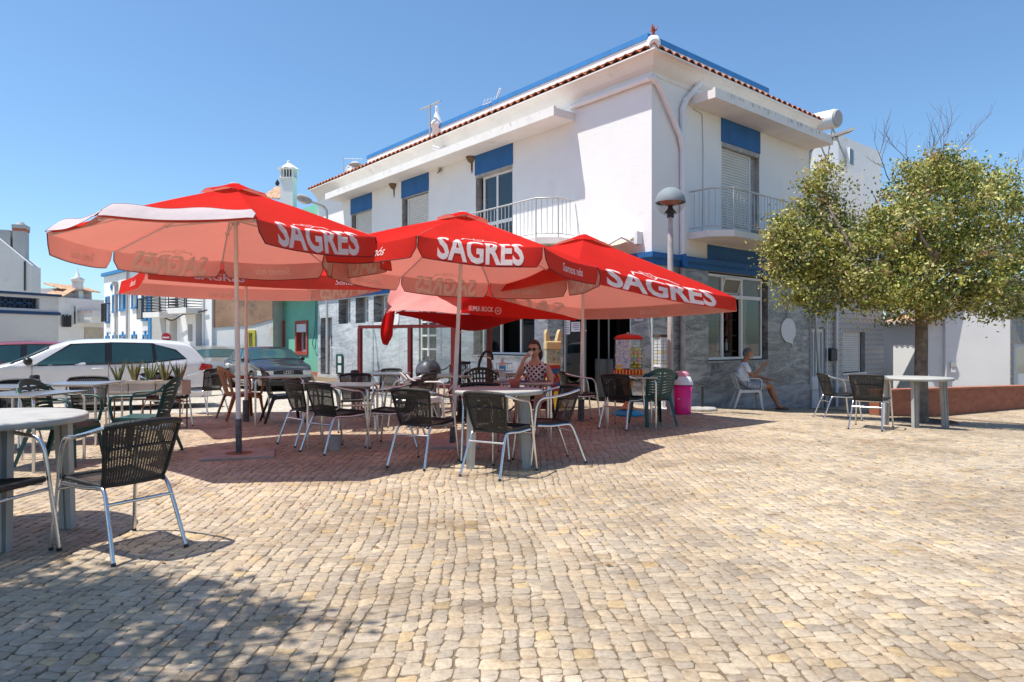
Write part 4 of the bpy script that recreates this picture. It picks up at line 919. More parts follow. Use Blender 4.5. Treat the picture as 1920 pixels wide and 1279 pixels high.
mb.sheet(lambda u, v: F3(lerp(0, q[0]+.4, u), F3.at(130, 560)[1]+.05+.1*v+u*.5, lerp(.2, -1.0, v)), 10, 2, 0, .04)
mb.build('roof', M_oldtile, b, True)
mb = MB(); tc, z0 = F3.at(162, 545); mb.box(tuple(F3(tc, z0, -.6)), (.4, .4, 1.0)); mb.lathe([(.3, 0), (.32, .1), (.36, .16), (.1, .3), (.1, .45), (.04, .5), (.02, .8)], 10, 0, tuple(F3(tc, z0+.5, -.6))); mb.build('chimney', M_white2, b, True)
bal = F3.rect(146, 586, 194, 612); mb = MB(); pbox(mb, F3, bal[0], bal[1], bal[2]+.15, bal[3], 0, .9); pbox(mb, F3, bal[0]-.05, bal[1]+.05, bal[3], bal[3]+.07, -.05, .95, 1)
for k in range(9): mb.lathe([(.11, 0), (.1, .3)], 6, 0, tuple(F3(bal[0]+.12+k*.16, bal[3]-.2, .93)))
mb.build('balcony', [M_white2, mat('pink_coping', (.5, .34, .3), .8)], b, True)
mb = MB(); q = F3.rect(135, 572, 142, 610); pbox(mb, F3, q[0], q[1], q[2], q[3], .0, .05); wn = mb.build('window', M_alu, b, True)
mb = MB(); pbox(mb, F3, q[0]+.06, q[1]-.06, q[2]+.06, q[3]-.06, .05, .06); mb.build('pane', M_rad, wn, True)
q = F3.rect(158, 614, 193, 636); mb = MB(); pbox(mb, F3, q[0], q[1], q[2]-2, q[3], .0, .04); mb.build('garage_door', mat('beige_garage', (.45, .4, .33), .8), b, True)
mb = MB()
for k in range(5): tt = F3.at(115+k*3.4, 600)[0]; mb.tube([F3(tt, F3.at(114, 613)[1], .12), F3(tt, F3.at(114, 590+k % 2*3)[1], .12)], .06, 6)
mb.build('railing', M_black, b, True)
q = F3.rect(128, 550, 131, 562); mb = MB(); pbox(mb, F3, q[0], q[1], q[2], q[3], -.6, -.55); q = F3.rect(134, 548, 139, 560); pbox(mb, F3, q[0], q[1], q[2], q[3], -.6, -.55); mb.build('dormer_window', M_rad, b, True)
# white house with bright blue trim
F4 = Fac(195, 35, 284, 30)
b = thing('blue_trim_house', 'tall white house with bright blue window surrounds and corner strip', 'house', tuple(F4(2, -.5)))
zl = F4.at(196, 522)[1]; zr = F4.at(232, 507)[1]; zt4 = (zl+zr)/2
wins = [F4.rect(200, 560, 205, 603), F4.rect(213, 556, 219, 583), F4.rect(226, 551, 239, 579), F4.rect(249, 545, 257, 575), F4.rect(268, 535, 276, 598)]
gw = [F4.rect(200, 633, 205, 650), F4.rect(213, 632, 219, 650), F4.rect(226, 631, 236, 650), F4.rect(249, 631, 256, 650), F4.rect(270, 631, 277, 650)]
shell(F4, zt4, 7, M_white, b, wins+gw, .2)
mb = MB(); pbox(mb, F4, -.1, F4.L+.15, zt4, zt4+.16, -7, .12); pbox(mb, F4, F4.L-.32, F4.L+.03, -2, zt4, 0, .05); mb.build('blue_trim', M_lblue, b, True)
for i, (a, c, z0, z1) in enumerate(wins+gw):
    mb = MB(); w_ = .09
    pbox(mb, F4, a-w_, a, z0-w_, z1+w_, 0, .05); pbox(mb, F4, c, c+w_, z0-w_, z1+w_, 0, .05); pbox(mb, F4, a, c, z1, z1+w_, 0, .05); pbox(mb, F4, a-.06, c+.06, z0-w_, z0, 0, .08)
    if i == 2: pbox(mb, F4, (a+c)/2-.06, (a+c)/2+.06, z0, z1, -.1, .05)
    if i > 4: pbox(mb, F4, (a+c)/2-.06, (a+c)/2+.06, z1+w_, z1+w_+.15, 0, .05)
    wn = mb.build('window', M_lblue, b, True)
    mb = MB(); pbox(mb, F4, a, c, z0, z1, -.16, -.14); pbox(mb, F4, a, c, z0+.15, z1-.12, -.14, -.13, 1); mb.build('pane', [M_lblue, mat('pale_blind', (.55, .6, .62), .4)if 'pale_blind' not in MATS else MATS['pale_blind']], wn, True)
    if i in (0, 4):
        mb = MB(); zr_ = z0+.9
        mb.tube([F4(a-.15, zr_, .0), F4(a-.15, zr_, .2), F4(c+.15, zr_, .2), F4(c+.15, zr_, 0)], .025, 4); mb.tube([F4(a-.15, z0, .2), F4(c+.15, z0, .2)], .02, 4)
        for k in range(7): tt = lerp(a-.15, c+.15, k/6); mb.tube([F4(tt, z0, .2), F4(tt, zr_, .2)], .018, 4)
        mb.build('window_rail', M_black, wn, True)
mb = MB()
for px in (220, 241.5): tt = F4.at(px, 540)[0]; mb.tube([F4(tt, -1, .08), F4(tt, F4.at(px, 536)[1] if px < 230 else zt4, .08)], .06, 6); mb.lathe([(.06, 0), (.16, .15), (.16, .25)], 8, 0, tuple(F4(tt, F4.at(px, 538)[1], .08)))
mb.build('drainpipe', M_grey, b, True)
mb = MB(); tt, zz = F4.at(210, 538); mb.tube([F4(tt+.12*math.cos(a*math.pi/4), zz+.14*math.sin(a*math.pi/4), .02) for a in range(8)], .03, 5, closed=True); mb.tube([F4(tt, zz-.18, .02), F4(tt, zz+.18, .02)], .02, 4); mb.build('round_vent', M_lblue, b, True)
# grey side wing and white balcony house
F5 = Fac(285, 30, 402, 27.5)
b = thing('balcony_house', 'plain white house with two black wire balconies', 'house', tuple(F5(2, -.5)))
zt5 = F5.at(340, 500)[1]
ops = [F5.rect(318, 600, 332, 700), F5.rect(352, 608, 361, 640), F5.rect(367, 585, 383, 700)]
shell(F5, zt5, 7, M_white, b, ops, .5)
mb = MB(); q = F5.rect(285, 500, 311, 700); pbox(mb, F5, 0.0, q[1], -2, zt5+.01, 0, .03); mb.build('wall', M_grey, b, True)
mb = MB(); q = F5.rect(389, 500, 402, 700); pbox(mb, F5, q[0], F5.L, -2, zt5, 0, .12)
mb.tube([F5(q[0]-.05, -2, .15), F5(q[0]-.05, zt5, .15)], .05, 6); mb.build('pilaster', M_white, b, True)
for q in ops:
    mb = MB(); pbox(mb, F5, q[0], q[1], q[2], q[3], -.5, -.45); wn = mb.build('window', mat('grey_shutter', (.42, .43, .45), .6) if 'grey_shutter' not in MATS else MATS['grey_shutter'], b, True)
for (a, c, z0, z1) in (F5.rect(300, 554, 331, 586), F5.rect(347, 548, 381, 578)):
    mb = MB(); pbox(mb, F5, a, c, z0-.22, z0, 0, .75); bo = mb.build('balcony', M_slab, b, True)
    mb = MB(); pr = [(a, 0), (a, .72), (c, .72), (c, 0)]
    for k in range(7): z = lerp(z0+.05, z1, k/6); mb.tube([F5(t, z, d) for t, d in pr], .018, 4)
    for t, d in ((a, .72), ((a+c)/2, .72), (c, .72), (a, .03), (c, .03)): mb.tube([F5(t, z0, d), F5(t, z1, d)], .022, 4)
    mb.build('railing', M_black, bo, True)
mb = MB(); mb.tube(catmull([F5(*F5.at(p, y), .2) for p, y in ((308, 590), (330, 601), (352, 590), (372, 588), (396, 582))], 5), .03, 5); mb.build('cable', M_black, b, True)
# house with yellow door, eave shade painted on its upper wall
F6 = Fac(401, 27.5, 512, 26.5)
b = thing('yellow_door_house', 'run-down house with eave shade painted brown on its upper wall and a yellow door', 'house', tuple(F6(2, -.5)))
zt6 = F6.at(450, 530)[1]
q = F6.rect(468, 625, 475, 700); m6 = mat('eave_shade_plaster', (.40, .24, .15), .95, var=.2, vs=.8, dirt=((.10, .08, .08), .55, .52))  # dirt here darkens the painted eave shade in patches
shell(F6, zt6, 7, mat('peeling_whitewash', (.72, .71, .67), .95, var=.06, vs=1, bump=.4, dirt=((.55, .42, .25), .8, .55)), b, [q], .2)
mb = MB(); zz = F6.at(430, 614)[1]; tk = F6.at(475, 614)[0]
mb.prism([F6(0, zz, .001), F6(tk, zz+.1, .001), F6(F6.L, F6.at(510, 598)[1], .001), F6(F6.L, zt6-.02, .001), F6(0, zt6-.02, .001)], F6.n*.03); mb.build('upper_wall', m6, b, True)  # brown sheet carries the eave's shadow in its colour and slanted lower edge
mb = MB(); w_ = .12; yel = mat('yellow_paint', (.60, .52, .06), .7)
for s_ in ((q[0]-w_, q[0], -1, q[3]+w_), (q[1], q[1]+w_, -1, q[3]+w_), (q[0], q[1], q[3], q[3]+w_)): pbox(mb, F6, *s_, 0, .05)
pbox(mb, F6, q[0], q[0]+.3, -1, q[3], -.15, -.1); pbox(mb, F6, q[0]+.3, q[1], -1, q[3], -.15, -.1, 1); mb.build('door', [yel, M_jamb], b, True)
# green house adjoining the cafe
b = thing('green_house', 'mint green house with red door and window surrounds next to the marble wall', 'house', tuple(LP(17, -.3)))
GT0, GT1 = TE+.03, 19.6
def QP(t, z, d=0.0): return LP(t, z, d-.05)
rw = (Lt(573, 615)[0], Lt(555, 615)[0], Lt(560, 659)[1], Lt(560, 608)[1]); rd = (Lt(530, 620)[0], Lt(517, 620)[0], -.3, Lt(520, 608)[1])
mb = MB(); wall_open(mb, QP, GT0, GT1, -1.2, 3.05, [rw, rd], .25, 0, 1)
mb.quad(QP(GT1, -1.2), QP(GT1, 3.05), QP(GT1, 3.05, -6), QP(GT1, -1.2, -6)); M_mint = mat('mint_paint', (.19, .50, .36), .85, var=.08, vs=1.2, bump=.2)
M_rsur = mat('red_surround_paint', (.40, .07, .045), .7)
mb.build('wall', [M_mint, M_rsur], b, True)
mb = MB(); za = Lt(592, 370)[1]; pbox(mb, QP, GT0, GT1-.6, 3.05, za-.1, -6, -.25); mb.build('upper_wall', M_mint, b, True)
mb = MB(); pbox(mb, QP, GT0, GT1+.1, 3.05, 3.22, -.3, .62); mb.build('eave', mat('orange_eave', (.52, .16, .07), .8), b, True)
for q in (rw, rd):
    mb = MB(); w_ = .13
    for s_ in ((q[0]-w_, q[0], q[2]-w_, q[3]+w_), (q[1], q[1]+w_, q[2]-w_, q[3]+w_), (q[0], q[1], q[3], q[3]+w_), (q[0], q[1], q[2]-w_, q[2])): pbox(mb, QP, *s_, 0, .04)
    so = mb.build('window_surround' if q is rw else 'door_surround', M_rsur, b, True)
    mb = MB(); frame_rect(mb, QP, q[0], q[1], q[2], q[3], -.2, .07, .05); pbox(mb, QP, (q[0]+q[1])/2-.04, (q[0]+q[1])/2+.04, q[2], q[3], -.21, -.16)
    if q is rw: pbox(mb, QP, q[0], q[1], q[3]-.3, q[3], -.18, .03)
    mb.build('frame', M_alu, so, True); gpane(QP, q[0], q[1], q[2], q[3], -.22, so, M_rad)
mb = MB(); pbox(mb, QP, GT0, GT1, -1.2, .15, 0, .03); mb.build('plinth', mat('orange_plinth', (.5, .16, .08), .8), b, True)
mb = MB(); mb.tube([QP(GT1-.1, -.5, .08), QP(GT1-.1, 2.9, .08)], .05, 6); mb.tube(catmull([QP(15.1, 2.9, .05), QP(15.2, 1.6, .06), QP(15.35, 1.2, .08), QP(15.1, 1.0, .08), QP(15.05, 1.8, .06), QP(15.0, 2.6, .05)], 6), .012, 4); mb.build('cable', M_black, b, True)
# tiled roof and lattice chimney above the green house
pc = at(541, 375, 27); mb = MB(); zt = at(541, 337, 27).z
mb.box((pc.x, pc.y, (pc.z+zt)/2-.5), (.5, .5, zt-pc.z+1)); z = zt
mb.box((pc.x, pc.y, z+.02), (.6, .6, .05)); 
for i in range(5):
    for j in (-.24, .24):
        mb.box((pc.x-.22+i*.11, pc.y+j, z+.2), (.04, .04, .3)); mb.box((pc.x+j, pc.y-.22+i*.11, z+.2), (.04, .04, .3))
mb.box((pc.x, pc.y, z+.2), (.3, .3, .3), 1); mb.box((pc.x, pc.y, z+.38), (.66, .66, .06)); mb.lathe([(.42, 0), (.05, .25), (.05, .33), (0, .36)], 4, 0, (pc.x, pc.y, z+.41), smooth=False)
mb.build('chimney', [M_white, M_dark], b, True)
mb = MB(); A = at(488, 372, 28); B = at(520, 348, 29); C_ = at(552, 375, 27)
mb.sheet(lambda u, v: lerp(lerp(A, C_, u)+Vector((0, 0, .02+.05*abs(math.sin(u*30)))), B, v*.98)-Vector((0, 0, .0)), 40, 10, 0, .05, True); mb.lathe([(.06, 0), (.1, .1), (.02, .25)], 6, 1, tuple(B))
mb.build('roof', [M_oldtile, M_black], b, True)
# street lamp in front of the cafe's far end
lm = thing('street_lamp', 'grey street lamp arm over the street beyond the left umbrella', 'street lamp', tuple(at(613, 700, 21)))
lo = lm.location; mb = MB(); pts = [at(x, y, Y)-lo for x, y, Y in ((613, 700, 21), (613, 480, 21), (613, 405, 21), (609, 390, 21), (600, 384, 20.8), (580, 377, 20.6))]
mb.tube(catmull(pts, 5), .04, 8); mb.build('pole', M_rail, lm)
mb = MB(); a = at(584, 378, 20.6)-lo; c = at(556, 369, 20.3)-lo; mb.tube([a, lerp(a, c, .3), lerp(a, c, .8), c], [.06, .13, .12, .05], 10, sx=.5); mb.tube([lerp(a, c, .35)-Vector((0, 0, .06)), lerp(a, c, .85)-Vector((0, 0, .06))], [.09, .08], 8, 1, sx=.5); mb.build('lamp_head', [M_conc, M_alu], lm)
# no-entry sign
sg = thing('no_entry_sign', 'round red no-entry road sign above the white car roof', 'road sign', tuple(G(312, 735)))
mb = MB(); q = at(311.5, 633, 19.0)-sg.location; Mx = Matrix.Translation(q) @ Euler((R(90), 0, 0)).to_matrix().to_4x4()
mb.lathe([(0, .0), (.13, .0), (.13, -.02), (0, -.02)], 24, 0, M=Mx, smooth=False)
mb.box(tuple(q+Vector((0, -.012, 0))), (.19, .01, .045), 1); mb.build('sign_face', [mat('sign_red', (.50, .015, .02), .4), M_alu], sg)
mb = MB(); mb.tube([(q.x, q.y+.04, -.2), (q.x, q.y+.04, q.z+.1)], .03, 8); mb.build('post', M_rail, sg)
# ---------------- parasols ----------------
def split_text(s, off, shear=0.0):
    return text2d(s, off, shear)
def crest2d():
    """bracket line with a small shield, in a unit box 1 x 1 (x across, y up)"""
    V = []; Fc = []
    def bar(a, b, w):
        a = Vector(a); b = Vector(b); d = (b-a).normalized(); n = Vector((-d.y, d.x))*w/2; k = len(V)
        V.extend([tuple(a+n), tuple(a-n), tuple(b-n), tuple(b+n)]); Fc.append([k, k+1, k+2, k+3])
    bar((0.12, .05), (.17, .5), .035); bar((.155, .5), (.40, .62), .10); bar((.60, .62), (.845, .5), .10); bar((.83, .5), (.88, .05), .035)
    sh = [(.38, .98), (.5, .90), (.62, .98), (.615, .45), (.5, .12), (.385, .45)]
    ins = [(lerp(.5, x, .80), lerp(.58, y, .80)) for x, y in sh]
    k = len(V); V.extend(sh+ins)
    for i in range(6): Fc.append([k+i, k+(i+1) % 6, k+6+(i+1) % 6, k+6+i])
    for cx, cy in ((.5, .6), (.46, .6), (.54, .6), (.5, .72), (.5, .46)):
        k = len(V); V.extend([(cx-.014, cy), (cx, cy-.05), (cx+.014, cy), (cx, cy+.05)]); Fc.append([k, k+1, k+2, k+3])
    return V, Fc, 1
def place2d(mb, art, mapf, u0, u1, v0, v1, m=0, folds=()):
    V, Fc, _ = art
    bm = bmesh.new(); bv = [bm.verts.new((lerp(u0, u1, x), lerp(v0, v1, y), 0)) for x, y in V]
    for f in Fc:
        try: bm.faces.new([bv[i] for i in f])
        except ValueError: pass
    for c in folds: bmesh.ops.bisect_plane(bm, geom=bm.verts[:]+bm.edges[:]+bm.faces[:], plane_co=(0, c, 0), plane_no=(0, 1, 0))
    for k in range(1, 12): bmesh.ops.bisect_plane(bm, geom=bm.verts[:]+bm.edges[:]+bm.faces[:], plane_co=(lerp(u0, u1, k/12), 0, 0), plane_no=(1, 0, 0))
    for v in bm.verts: v.co = mapf(v.co.x, v.co.y)
    mb.bm(bm, m, None, False)
def parasol(label, base, cen, nside, rad, z_e, z_a, rot, tilt=(0, 0), val=0.2, art=None, flips=(), base_kind='plate', pole_r=0.026, rounded=True, group='red beer parasols', sub=True, crank=True, vent=True):
    """base: pole foot (x,y); cen: canopy centre (x,y); art: {side: 'big'|'script'|'small'}"""
    g0 = gz(*base); um = thing('parasol', label, 'parasol', (base[0], base[1], g0), 0, group)
    O = Vector((cen[0]-base[0], cen[1]-base[1], 0)); ze = z_e-g0; za = z_a-g0
    Mt = Matrix.Translation(O+Vector((0, 0, ze))) @ Euler((R(tilt[0]), R(tilt[1]), 0)).to_matrix().to_4x4()
    V = [Vector((rad*math.cos(R(rot)+2*math.pi*i/nside), rad*math.sin(R(rot)+2*math.pi*i/nside), 0)) for i in range(nside)]
    H = za-ze; T = Vector((0, 0, H))
    ph = random.random()*6
    def roof(i, a, b, off=0.0):
        A, B = V[i], V[(i+1) % nside]; e = lerp(A, B, a)
        sag = 0.035*math.sin(math.pi*a)*(1-b)**.5
        p = lerp(e*(1-0.018*math.sin(math.pi*a)), T, b); p.z -= -0.012*math.sin(math.pi*b*0.95)*rad/1.6 - 0 + sag
        p.z += 0.006*math.sin(9*a+ph+i)*math.sin(math.pi*b*3)*(1-b)
        nn = (B-A).cross(T-e).normalized()
        return p+nn*off
    def flap(i, a, c, off=0.0):
        top = roof(i, a, 0.0); A, B = V[i], V[(i+1) % nside]; out = Vector(((A+B).x, (A+B).y, 0)).normalized(); ed = (B-A).normalized()
        h = val
        if rounded:
            q = (abs(2*a-1)-.90)/.10
            if q > 0: h = val*(0.55+0.45*math.sqrt(max(0, 1-q*q)))
            top = top - ed*(2*a-1)*0.012
            if q > 0: top = top
        wv = 0.012*math.sin(a*11+i*2+ph)*c+0.016*math.sin(a*5+i+ph)*c
        if i in flips:
            return top+(out*(.10-.80*c)+Vector((0, 0, 1))*(.08+c*.62+.06*math.sin(c*3)))*h*(.85+.2*math.sin(a*3.1)+.06*math.sin(a*13)) + Vector((0, 0, 1))*(wv*.5+off)
        return top+Vector((0, 0, -c*h))+out*(0.035*c*h/val*1.0+wv+off)
    mb = MB(); OI = 0.006; nu, nv = 14, 9
    for i in range(nside):
        o_ = len(mb.v)
        def fo(u, v): return Mt @ roof(i, u, v*.965, 0)
        def fi(u, v): return Mt @ roof(i, u, v*.965, -OI)
        mb.sheet(fo, nu, nv, 0); mb.sheet(fi, nu, nv, 1)
    can = mb.build('canopy', [M_red_t, M_pink_t], um)
    for i in range(nside):
        mb = MB(); s_ = 24
        fl_ = i in flips; mb.sheet(lambda u, v: Mt @ flap(i, u, v), s_, 3, 1 if fl_ else 0); mb.sheet(lambda u, v: Mt @ flap(i, u, v, -OI), s_, 3, 0 if fl_ else 1)
        if rounded:
            pts = [Mt @ flap(i, 0.0, k/3, -.003) for k in range(4)]+[Mt @ flap(i, k/s_, 1, -.003) for k in range(1, s_)]+[Mt @ flap(i, 1, 1-k/3, -.003) for k in range(4)]
            mb.tube(pts, .005, 4, 2)
        mb.build('valance', [M_red_t, M_white_t if i in flips else M_pink_t, M_trim], can)
    # lettering wraps the valance and runs on to the roof
    for i in range(nside):
        kind = (art or {}).get(i)
        if not kind: continue
        L = (V[(i+1) % nside]-V[i]).length; sl = (roof(i, .5, 1)-roof(i, .5, 0)).length
        if i in flips: continue
        for inner in (False, True):
            off = -OI-.005 if inner else .006
            def mp(x, y):
                a = x/L
                if y < val: q = flap(i, a, 1-y/val, off)
                else: q = roof(i, a, (y-val)/sl, off)
                return Mt @ q
            mb = MB(); c = L/2
            if kind == 'big':
                w_ = L*.70; hh = min(.29, w_*.36)
                place2d(mb, split_text('SAGRES', .03), mp, c-w_/2, c+w_/2, .012, .012+hh, 0, (val, val*.5)); place2d(mb, crest2d(), mp, c-w_*.30, c+w_*.30, .03+hh, .03+hh+w_*.13, 0, (val,))
            elif kind == 'half':
                w_ = L*.2; place2d(mb, split_text('SAGRES', .03), mp, c*.5-w_*.4, c*.5+w_*.6, .05, .05+w_*.16, 0)
                place2d(mb, split_text('Somos nós', .012, .35), mp, c*1.55, c*1.9, .07, .15, 0)
            elif kind == 'script':
                w_ = min(.46, L*.38); place2d(mb, split_text('Somos nós', .012, .35), mp, c-w_/2, c+w_/2, val*.30, val*.30+w_*.20, 0)
            mb.build('lettering', M_let_in if inner else M_let, can)
    # frame: ribs and struts
    hub = Mt @ (T*0.42+Vector((0, 0, -.0)))
    for i in range(nside):
        mb = MB(); a = Mt @ (V[i]*.985+Vector((0, 0, -.022))); b = Mt @ (T+Vector((0, 0, -.05)))
        mid = Mt @ (lerp(V[i], T, .45)+Vector((0, 0, -.035)))
        mb.tube([a, mid, b], .010, 6); mb.tube([mid, hub], .009, 6); mb.box(tuple(mid), (.035, .035, .03))
        mb.build('rib', M_pole, um)
    if vent:
        mb = MB()
        def vf(u, v):
            an = 2*math.pi*u+R(rot); r = lerp(.05, rad*.20, v); k = math.cos(math.pi/nside)/math.cos((an-R(rot)) % (2*math.pi/nside)-math.pi/nside)
            wob = .030*abs(math.sin((an-R(rot))*nside/2))*v*v
            return Mt @ Vector((r*k*math.cos(an), r*k*math.sin(an), H*(1-.20*v*.90)+.030-.014*v+wob))
        mb.sheet(vf, nside*8, 5, 1, .004, True, 0); mb.lathe([(.055, -.03), (.05, .012), (.0, .02)], 12, 2, M=Mt @ Matrix.Translation(T+Vector((0, 0, .03))))
        mb.build('vent_cap', [M_red_t, M_pink_t, M_white_t], um)
    top = Mt @ (T+Vector((0, 0, .02))); mb = MB(); bz = .34 if base_kind == 'plate' else .28
    low = lerp(Vector((0, 0, 0)), top, bz/top.z)
    mb.tube([low, lerp(low, top, .42), lerp(low, top, .43), top], [pole_r, pole_r, pole_r*.86, pole_r*.86], 14); mb.lathe([(.045, -.04), (.045, .03)], 10, M=Matrix.Translation(hub)); 
    mb.tube([lerp(low, top, .43)+Vector((.02, 0, 0)), lerp(low, top, .43)+Vector((.06, -.03, 0))], .008, 6)
    mb.build('pole', M_pole, um)
    mb = MB()
    if base_kind == 'plate':
        mb.tube([Vector((0, 0, 0.01)), low+(top-low)*.02], .032, 14, 1); mb.box((0, 0, .012), (.72, .62, .02), 0, R(18)); mb.lathe([(.04, 0), (.09, 0), (.14, .001)], 20, 2, (0, 0, .0235))
    elif base_kind == 'slab':
        mb.tube([Vector((0, 0, 0.01)), low+(top-low)*.02], .036, 14, 1); mb.box((0, 0, .015), (.6, .6, .03), 0, R(8))
    else:
        mb.tube([Vector((0, 0, 0.0)), low+(top-low)*.02], .05, 14, 1)
    mb.build('base', [mat('rusty_base_plate', (.42, .35, .31), .8, var=.2, vs=5, dirt=((.28, .12, .05), 6, .6)) if 'rusty_base_plate' not in MATS else MATS['rusty_base_plate'], mat('scuffed_steel_sleeve', (.13, .13, .14), .55, .3, var=.4, vs=14) if 'scuffed_steel_sleeve' not in MATS else MATS['scuffed_steel_sleeve'], mat('rust', (.30, .11, .04), .9) if 'rust' not in MATS else MATS['rust']], um)
    return um, Mt
S, B = 'script', 'big'
# octagons: side i runs from vertex i to i+1, vertex 0 at angle rot
parasol('open red parasol nearest the camera with one valance flipped up to its white side', (-2.92, 7.3), (-2.92, 7.2), 8, 1.66, 2.24, 2.84, -107.5, (0, 0), .2,
        {1: B, 2: S, 3: B, 4: S, 5: B, 6: S}, flips=(0, 7))
parasol('open red parasol in the middle, standing over the round white table', (-.70, 8.0), (-.6, 7.95), 8, 1.60, 2.12, 2.69, -112.5+12, (-2.5, 3), .2,
        {0: B, 1: S, 2: B, 3: S, 4: B, 5: S, 6: B, 7: S}, base_kind='slab')
parasol('square red parasol with a pointed corner reaching towards the lamp post', (1.06, 10.5), (1.06, 10.5), 4, 2.31, 2.0, 2.84, -97, (-3.6, 3.6), .2,
        {0: B, 1: S, 2: B}, base_kind='block', rounded=False)
parasol('square red parasol furthest back, behind the nearest octagonal one', (-4.05, 10.4), (-4.05, 10.4), 4, 2.15, 2.17, 2.75, -100, (0, 0), .2,
        {0: 'half', 1: B, 2: S, 3: S}, base_kind='block', rounded=False)
# slumped parasol: its cloth hangs crookedly off the frame
Y5 = 10.9
sp = thing('parasol', 'slumped red parasol whose torn cloth droops over the windbreak', 'parasol', tuple(G(862, 788)), 0, 'red beer parasols'); O5 = sp.location
def hang(rows, name, m, ns=6, th=.006, parent=None, m2=None):
    P = [[at(x, y, Y)-O5 for x, y, Y in r] for r in rows]
    P = [catmull(r, 8) for r in P]; n = len(P[0]); colz = [catmull([r[i] for r in P], ns) for i in range(n)]
    nu, nv = n-1, len(colz[0])-1; mb = MB()
    mb.sheet(lambda u, v: colz[min(n-1, round(u*nu))][min(nv, round(v*nv))]+Vector((0, .008*math.sin(u*31+v*9), .004*math.sin(u*23))), nu, nv, 0, th, True, 1 if m2 else None)
    return mb.build(name, [m, m2] if m2 else m, parent or sp)
M_pinkside = cloth('sunlit_pink_lining', (.80, .36, .32), (.9, .3, .26), .35)
top_ = hang([[(738, 522, 10.6), (790, 512, 11.3), (850, 505, 11.9), (905, 512, 12.0), (955, 530, 11.8)],
      [(728, 560, 10.2), (780, 548, 10.5), (835, 550, 10.8), (890, 556, 10.8), (950, 560, 10.9)],
      [(722, 590, 10.0), (742, 583, 9.9), (800, 584, 10.0), (850, 588, 10.1), (900, 588, 10.2)]], 'canopy', M_pinkside, m2=M_pinkside)
hang([[(742, 584, 9.98), (800, 585, 10.05), (850, 589, 10.15), (900, 589, 10.25), (950, 589, 10.6), (1000, 591, 11.2)],
      [(752, 591, 10.2), (800, 600, 10.4), (845, 612, 10.6), (895, 619, 10.8), (945, 606, 11.1), (995, 594, 11.5)],
      [(757, 588, 10.9), (810, 601, 11.1), (850, 609, 11.3), (893, 614, 11.4), (940, 603, 11.6), (990, 592, 11.8)]], 'underfold', M_red_t, parent=top_)
hang([[(722, 588, 10.0), (731, 583, 9.95), (741, 583, 9.9)],
      [(716, 606, 10.05), (727, 606, 9.9), (737, 608, 10.0)],
      [(714, 628, 10.0), (724, 626, 9.86), (736, 626, 9.98)],
      [(718, 645, 9.98), (726, 647, 9.9), (731, 638, 9.95)]], 'hanging_corner', M_red_t, parent=top_)
rows5 = [[(866, 547, 10.0), (915, 556, 10.05), (975, 572, 10.1), (1080, 597, 10.5)], [(866, 570, 9.98), (915, 577, 10.02), (975, 586, 10.08), (1080, 599, 10.5)], [(864, 587, 9.96), (915, 593, 10.0), (975, 597, 10.06), (1080, 601, 10.5)]]
vf_ = hang(rows5, 'valance', M_red_t, parent=top_)
mb = MB()
def mp5(x, y): return at(lerp(875, 940, x), lerp(594, 571, y)+lerp(-2, 1.5, x), 9.94)-O5
place2d(mb, text2d('SUPER BOCK', .02), mp5, .06, .77, .42, .82); 
c5 = at(934, 583, 9.94)-O5
mb.tube([c5+Vector((.042*math.cos(a*math.pi/6), 0, .05*math.sin(a*math.pi/6))) for a in range(12)], .005, 4, closed=True)
place2d(mb, text2d('SB', .03), lambda x, y: c5+Vector((x-.022, -.002, y-.014)), 0, .044, 0, .03)
mb.build('lettering', M_let, top_)
mb = MB(); mb.tube([at(742, 588, 10.5)-O5, at(862, 545, 10.9)-O5, at(985, 588, 11.5)-O5], .012, 6); mb.tube([at(735, 545, 10.6)-O5, at(862, 545, 10.9)-O5], .01, 6); mb.build('rib', M_black, sp)
mb = MB(); mb.tube([Vector((0, 0, 0)), at(862, 540, 10.9)-O5], .024, 10); mb.build('pole', M_black, sp)
mb = MB(); mb.lathe([(.22, 0), (.22, .05), (.04, .08), (.04, .3)], 20); mb.build('base', M_black, sp)
# the parasol rod at its hanging corner
# ---------------- glazed windbreak in dark red frames ----------------
wbk = thing('windbreak', 'glass windbreak in dark red painted frames between the tables and the marble wall', 'windbreak', tuple(at(770, 720, 12.2)))
F7 = Fac(671, 12.9, 925, 11.6)
g7 = -.05
mb = MB(); _, zr = F7.at(700, 613); xs7 = [F7.at(p, 650)[0] for p in (675, 769, 852, 918)]
pbox(mb, F7, xs7[0]-.03, xs7[3]+.03, zr-.03, zr+.03, -.025, .025); pbox(mb, F7, xs7[0], xs7[3], .42, .46, -.02, .02); mb.build('rail', M_redframe, wbk, True)
for k, t in enumerate(xs7):
    mb = MB(); w_ = .035 if k != 2 else .055
    pbox(mb, F7, t-w_, t+w_, g7-.05, zr-.03, -.035, .035); pbox(mb, F7, t-.09, t+.09, g7-.02, g7+.02, -.2, .2); mb.build('post', M_redframe, wbk, True)
for k in range(3):
    mb = MB(); pbox(mb, F7, xs7[k]+.06, xs7[k+1]-.06, .47, zr-.035, -.004, .004); mb.build('pane', M_screen, wbk, True)
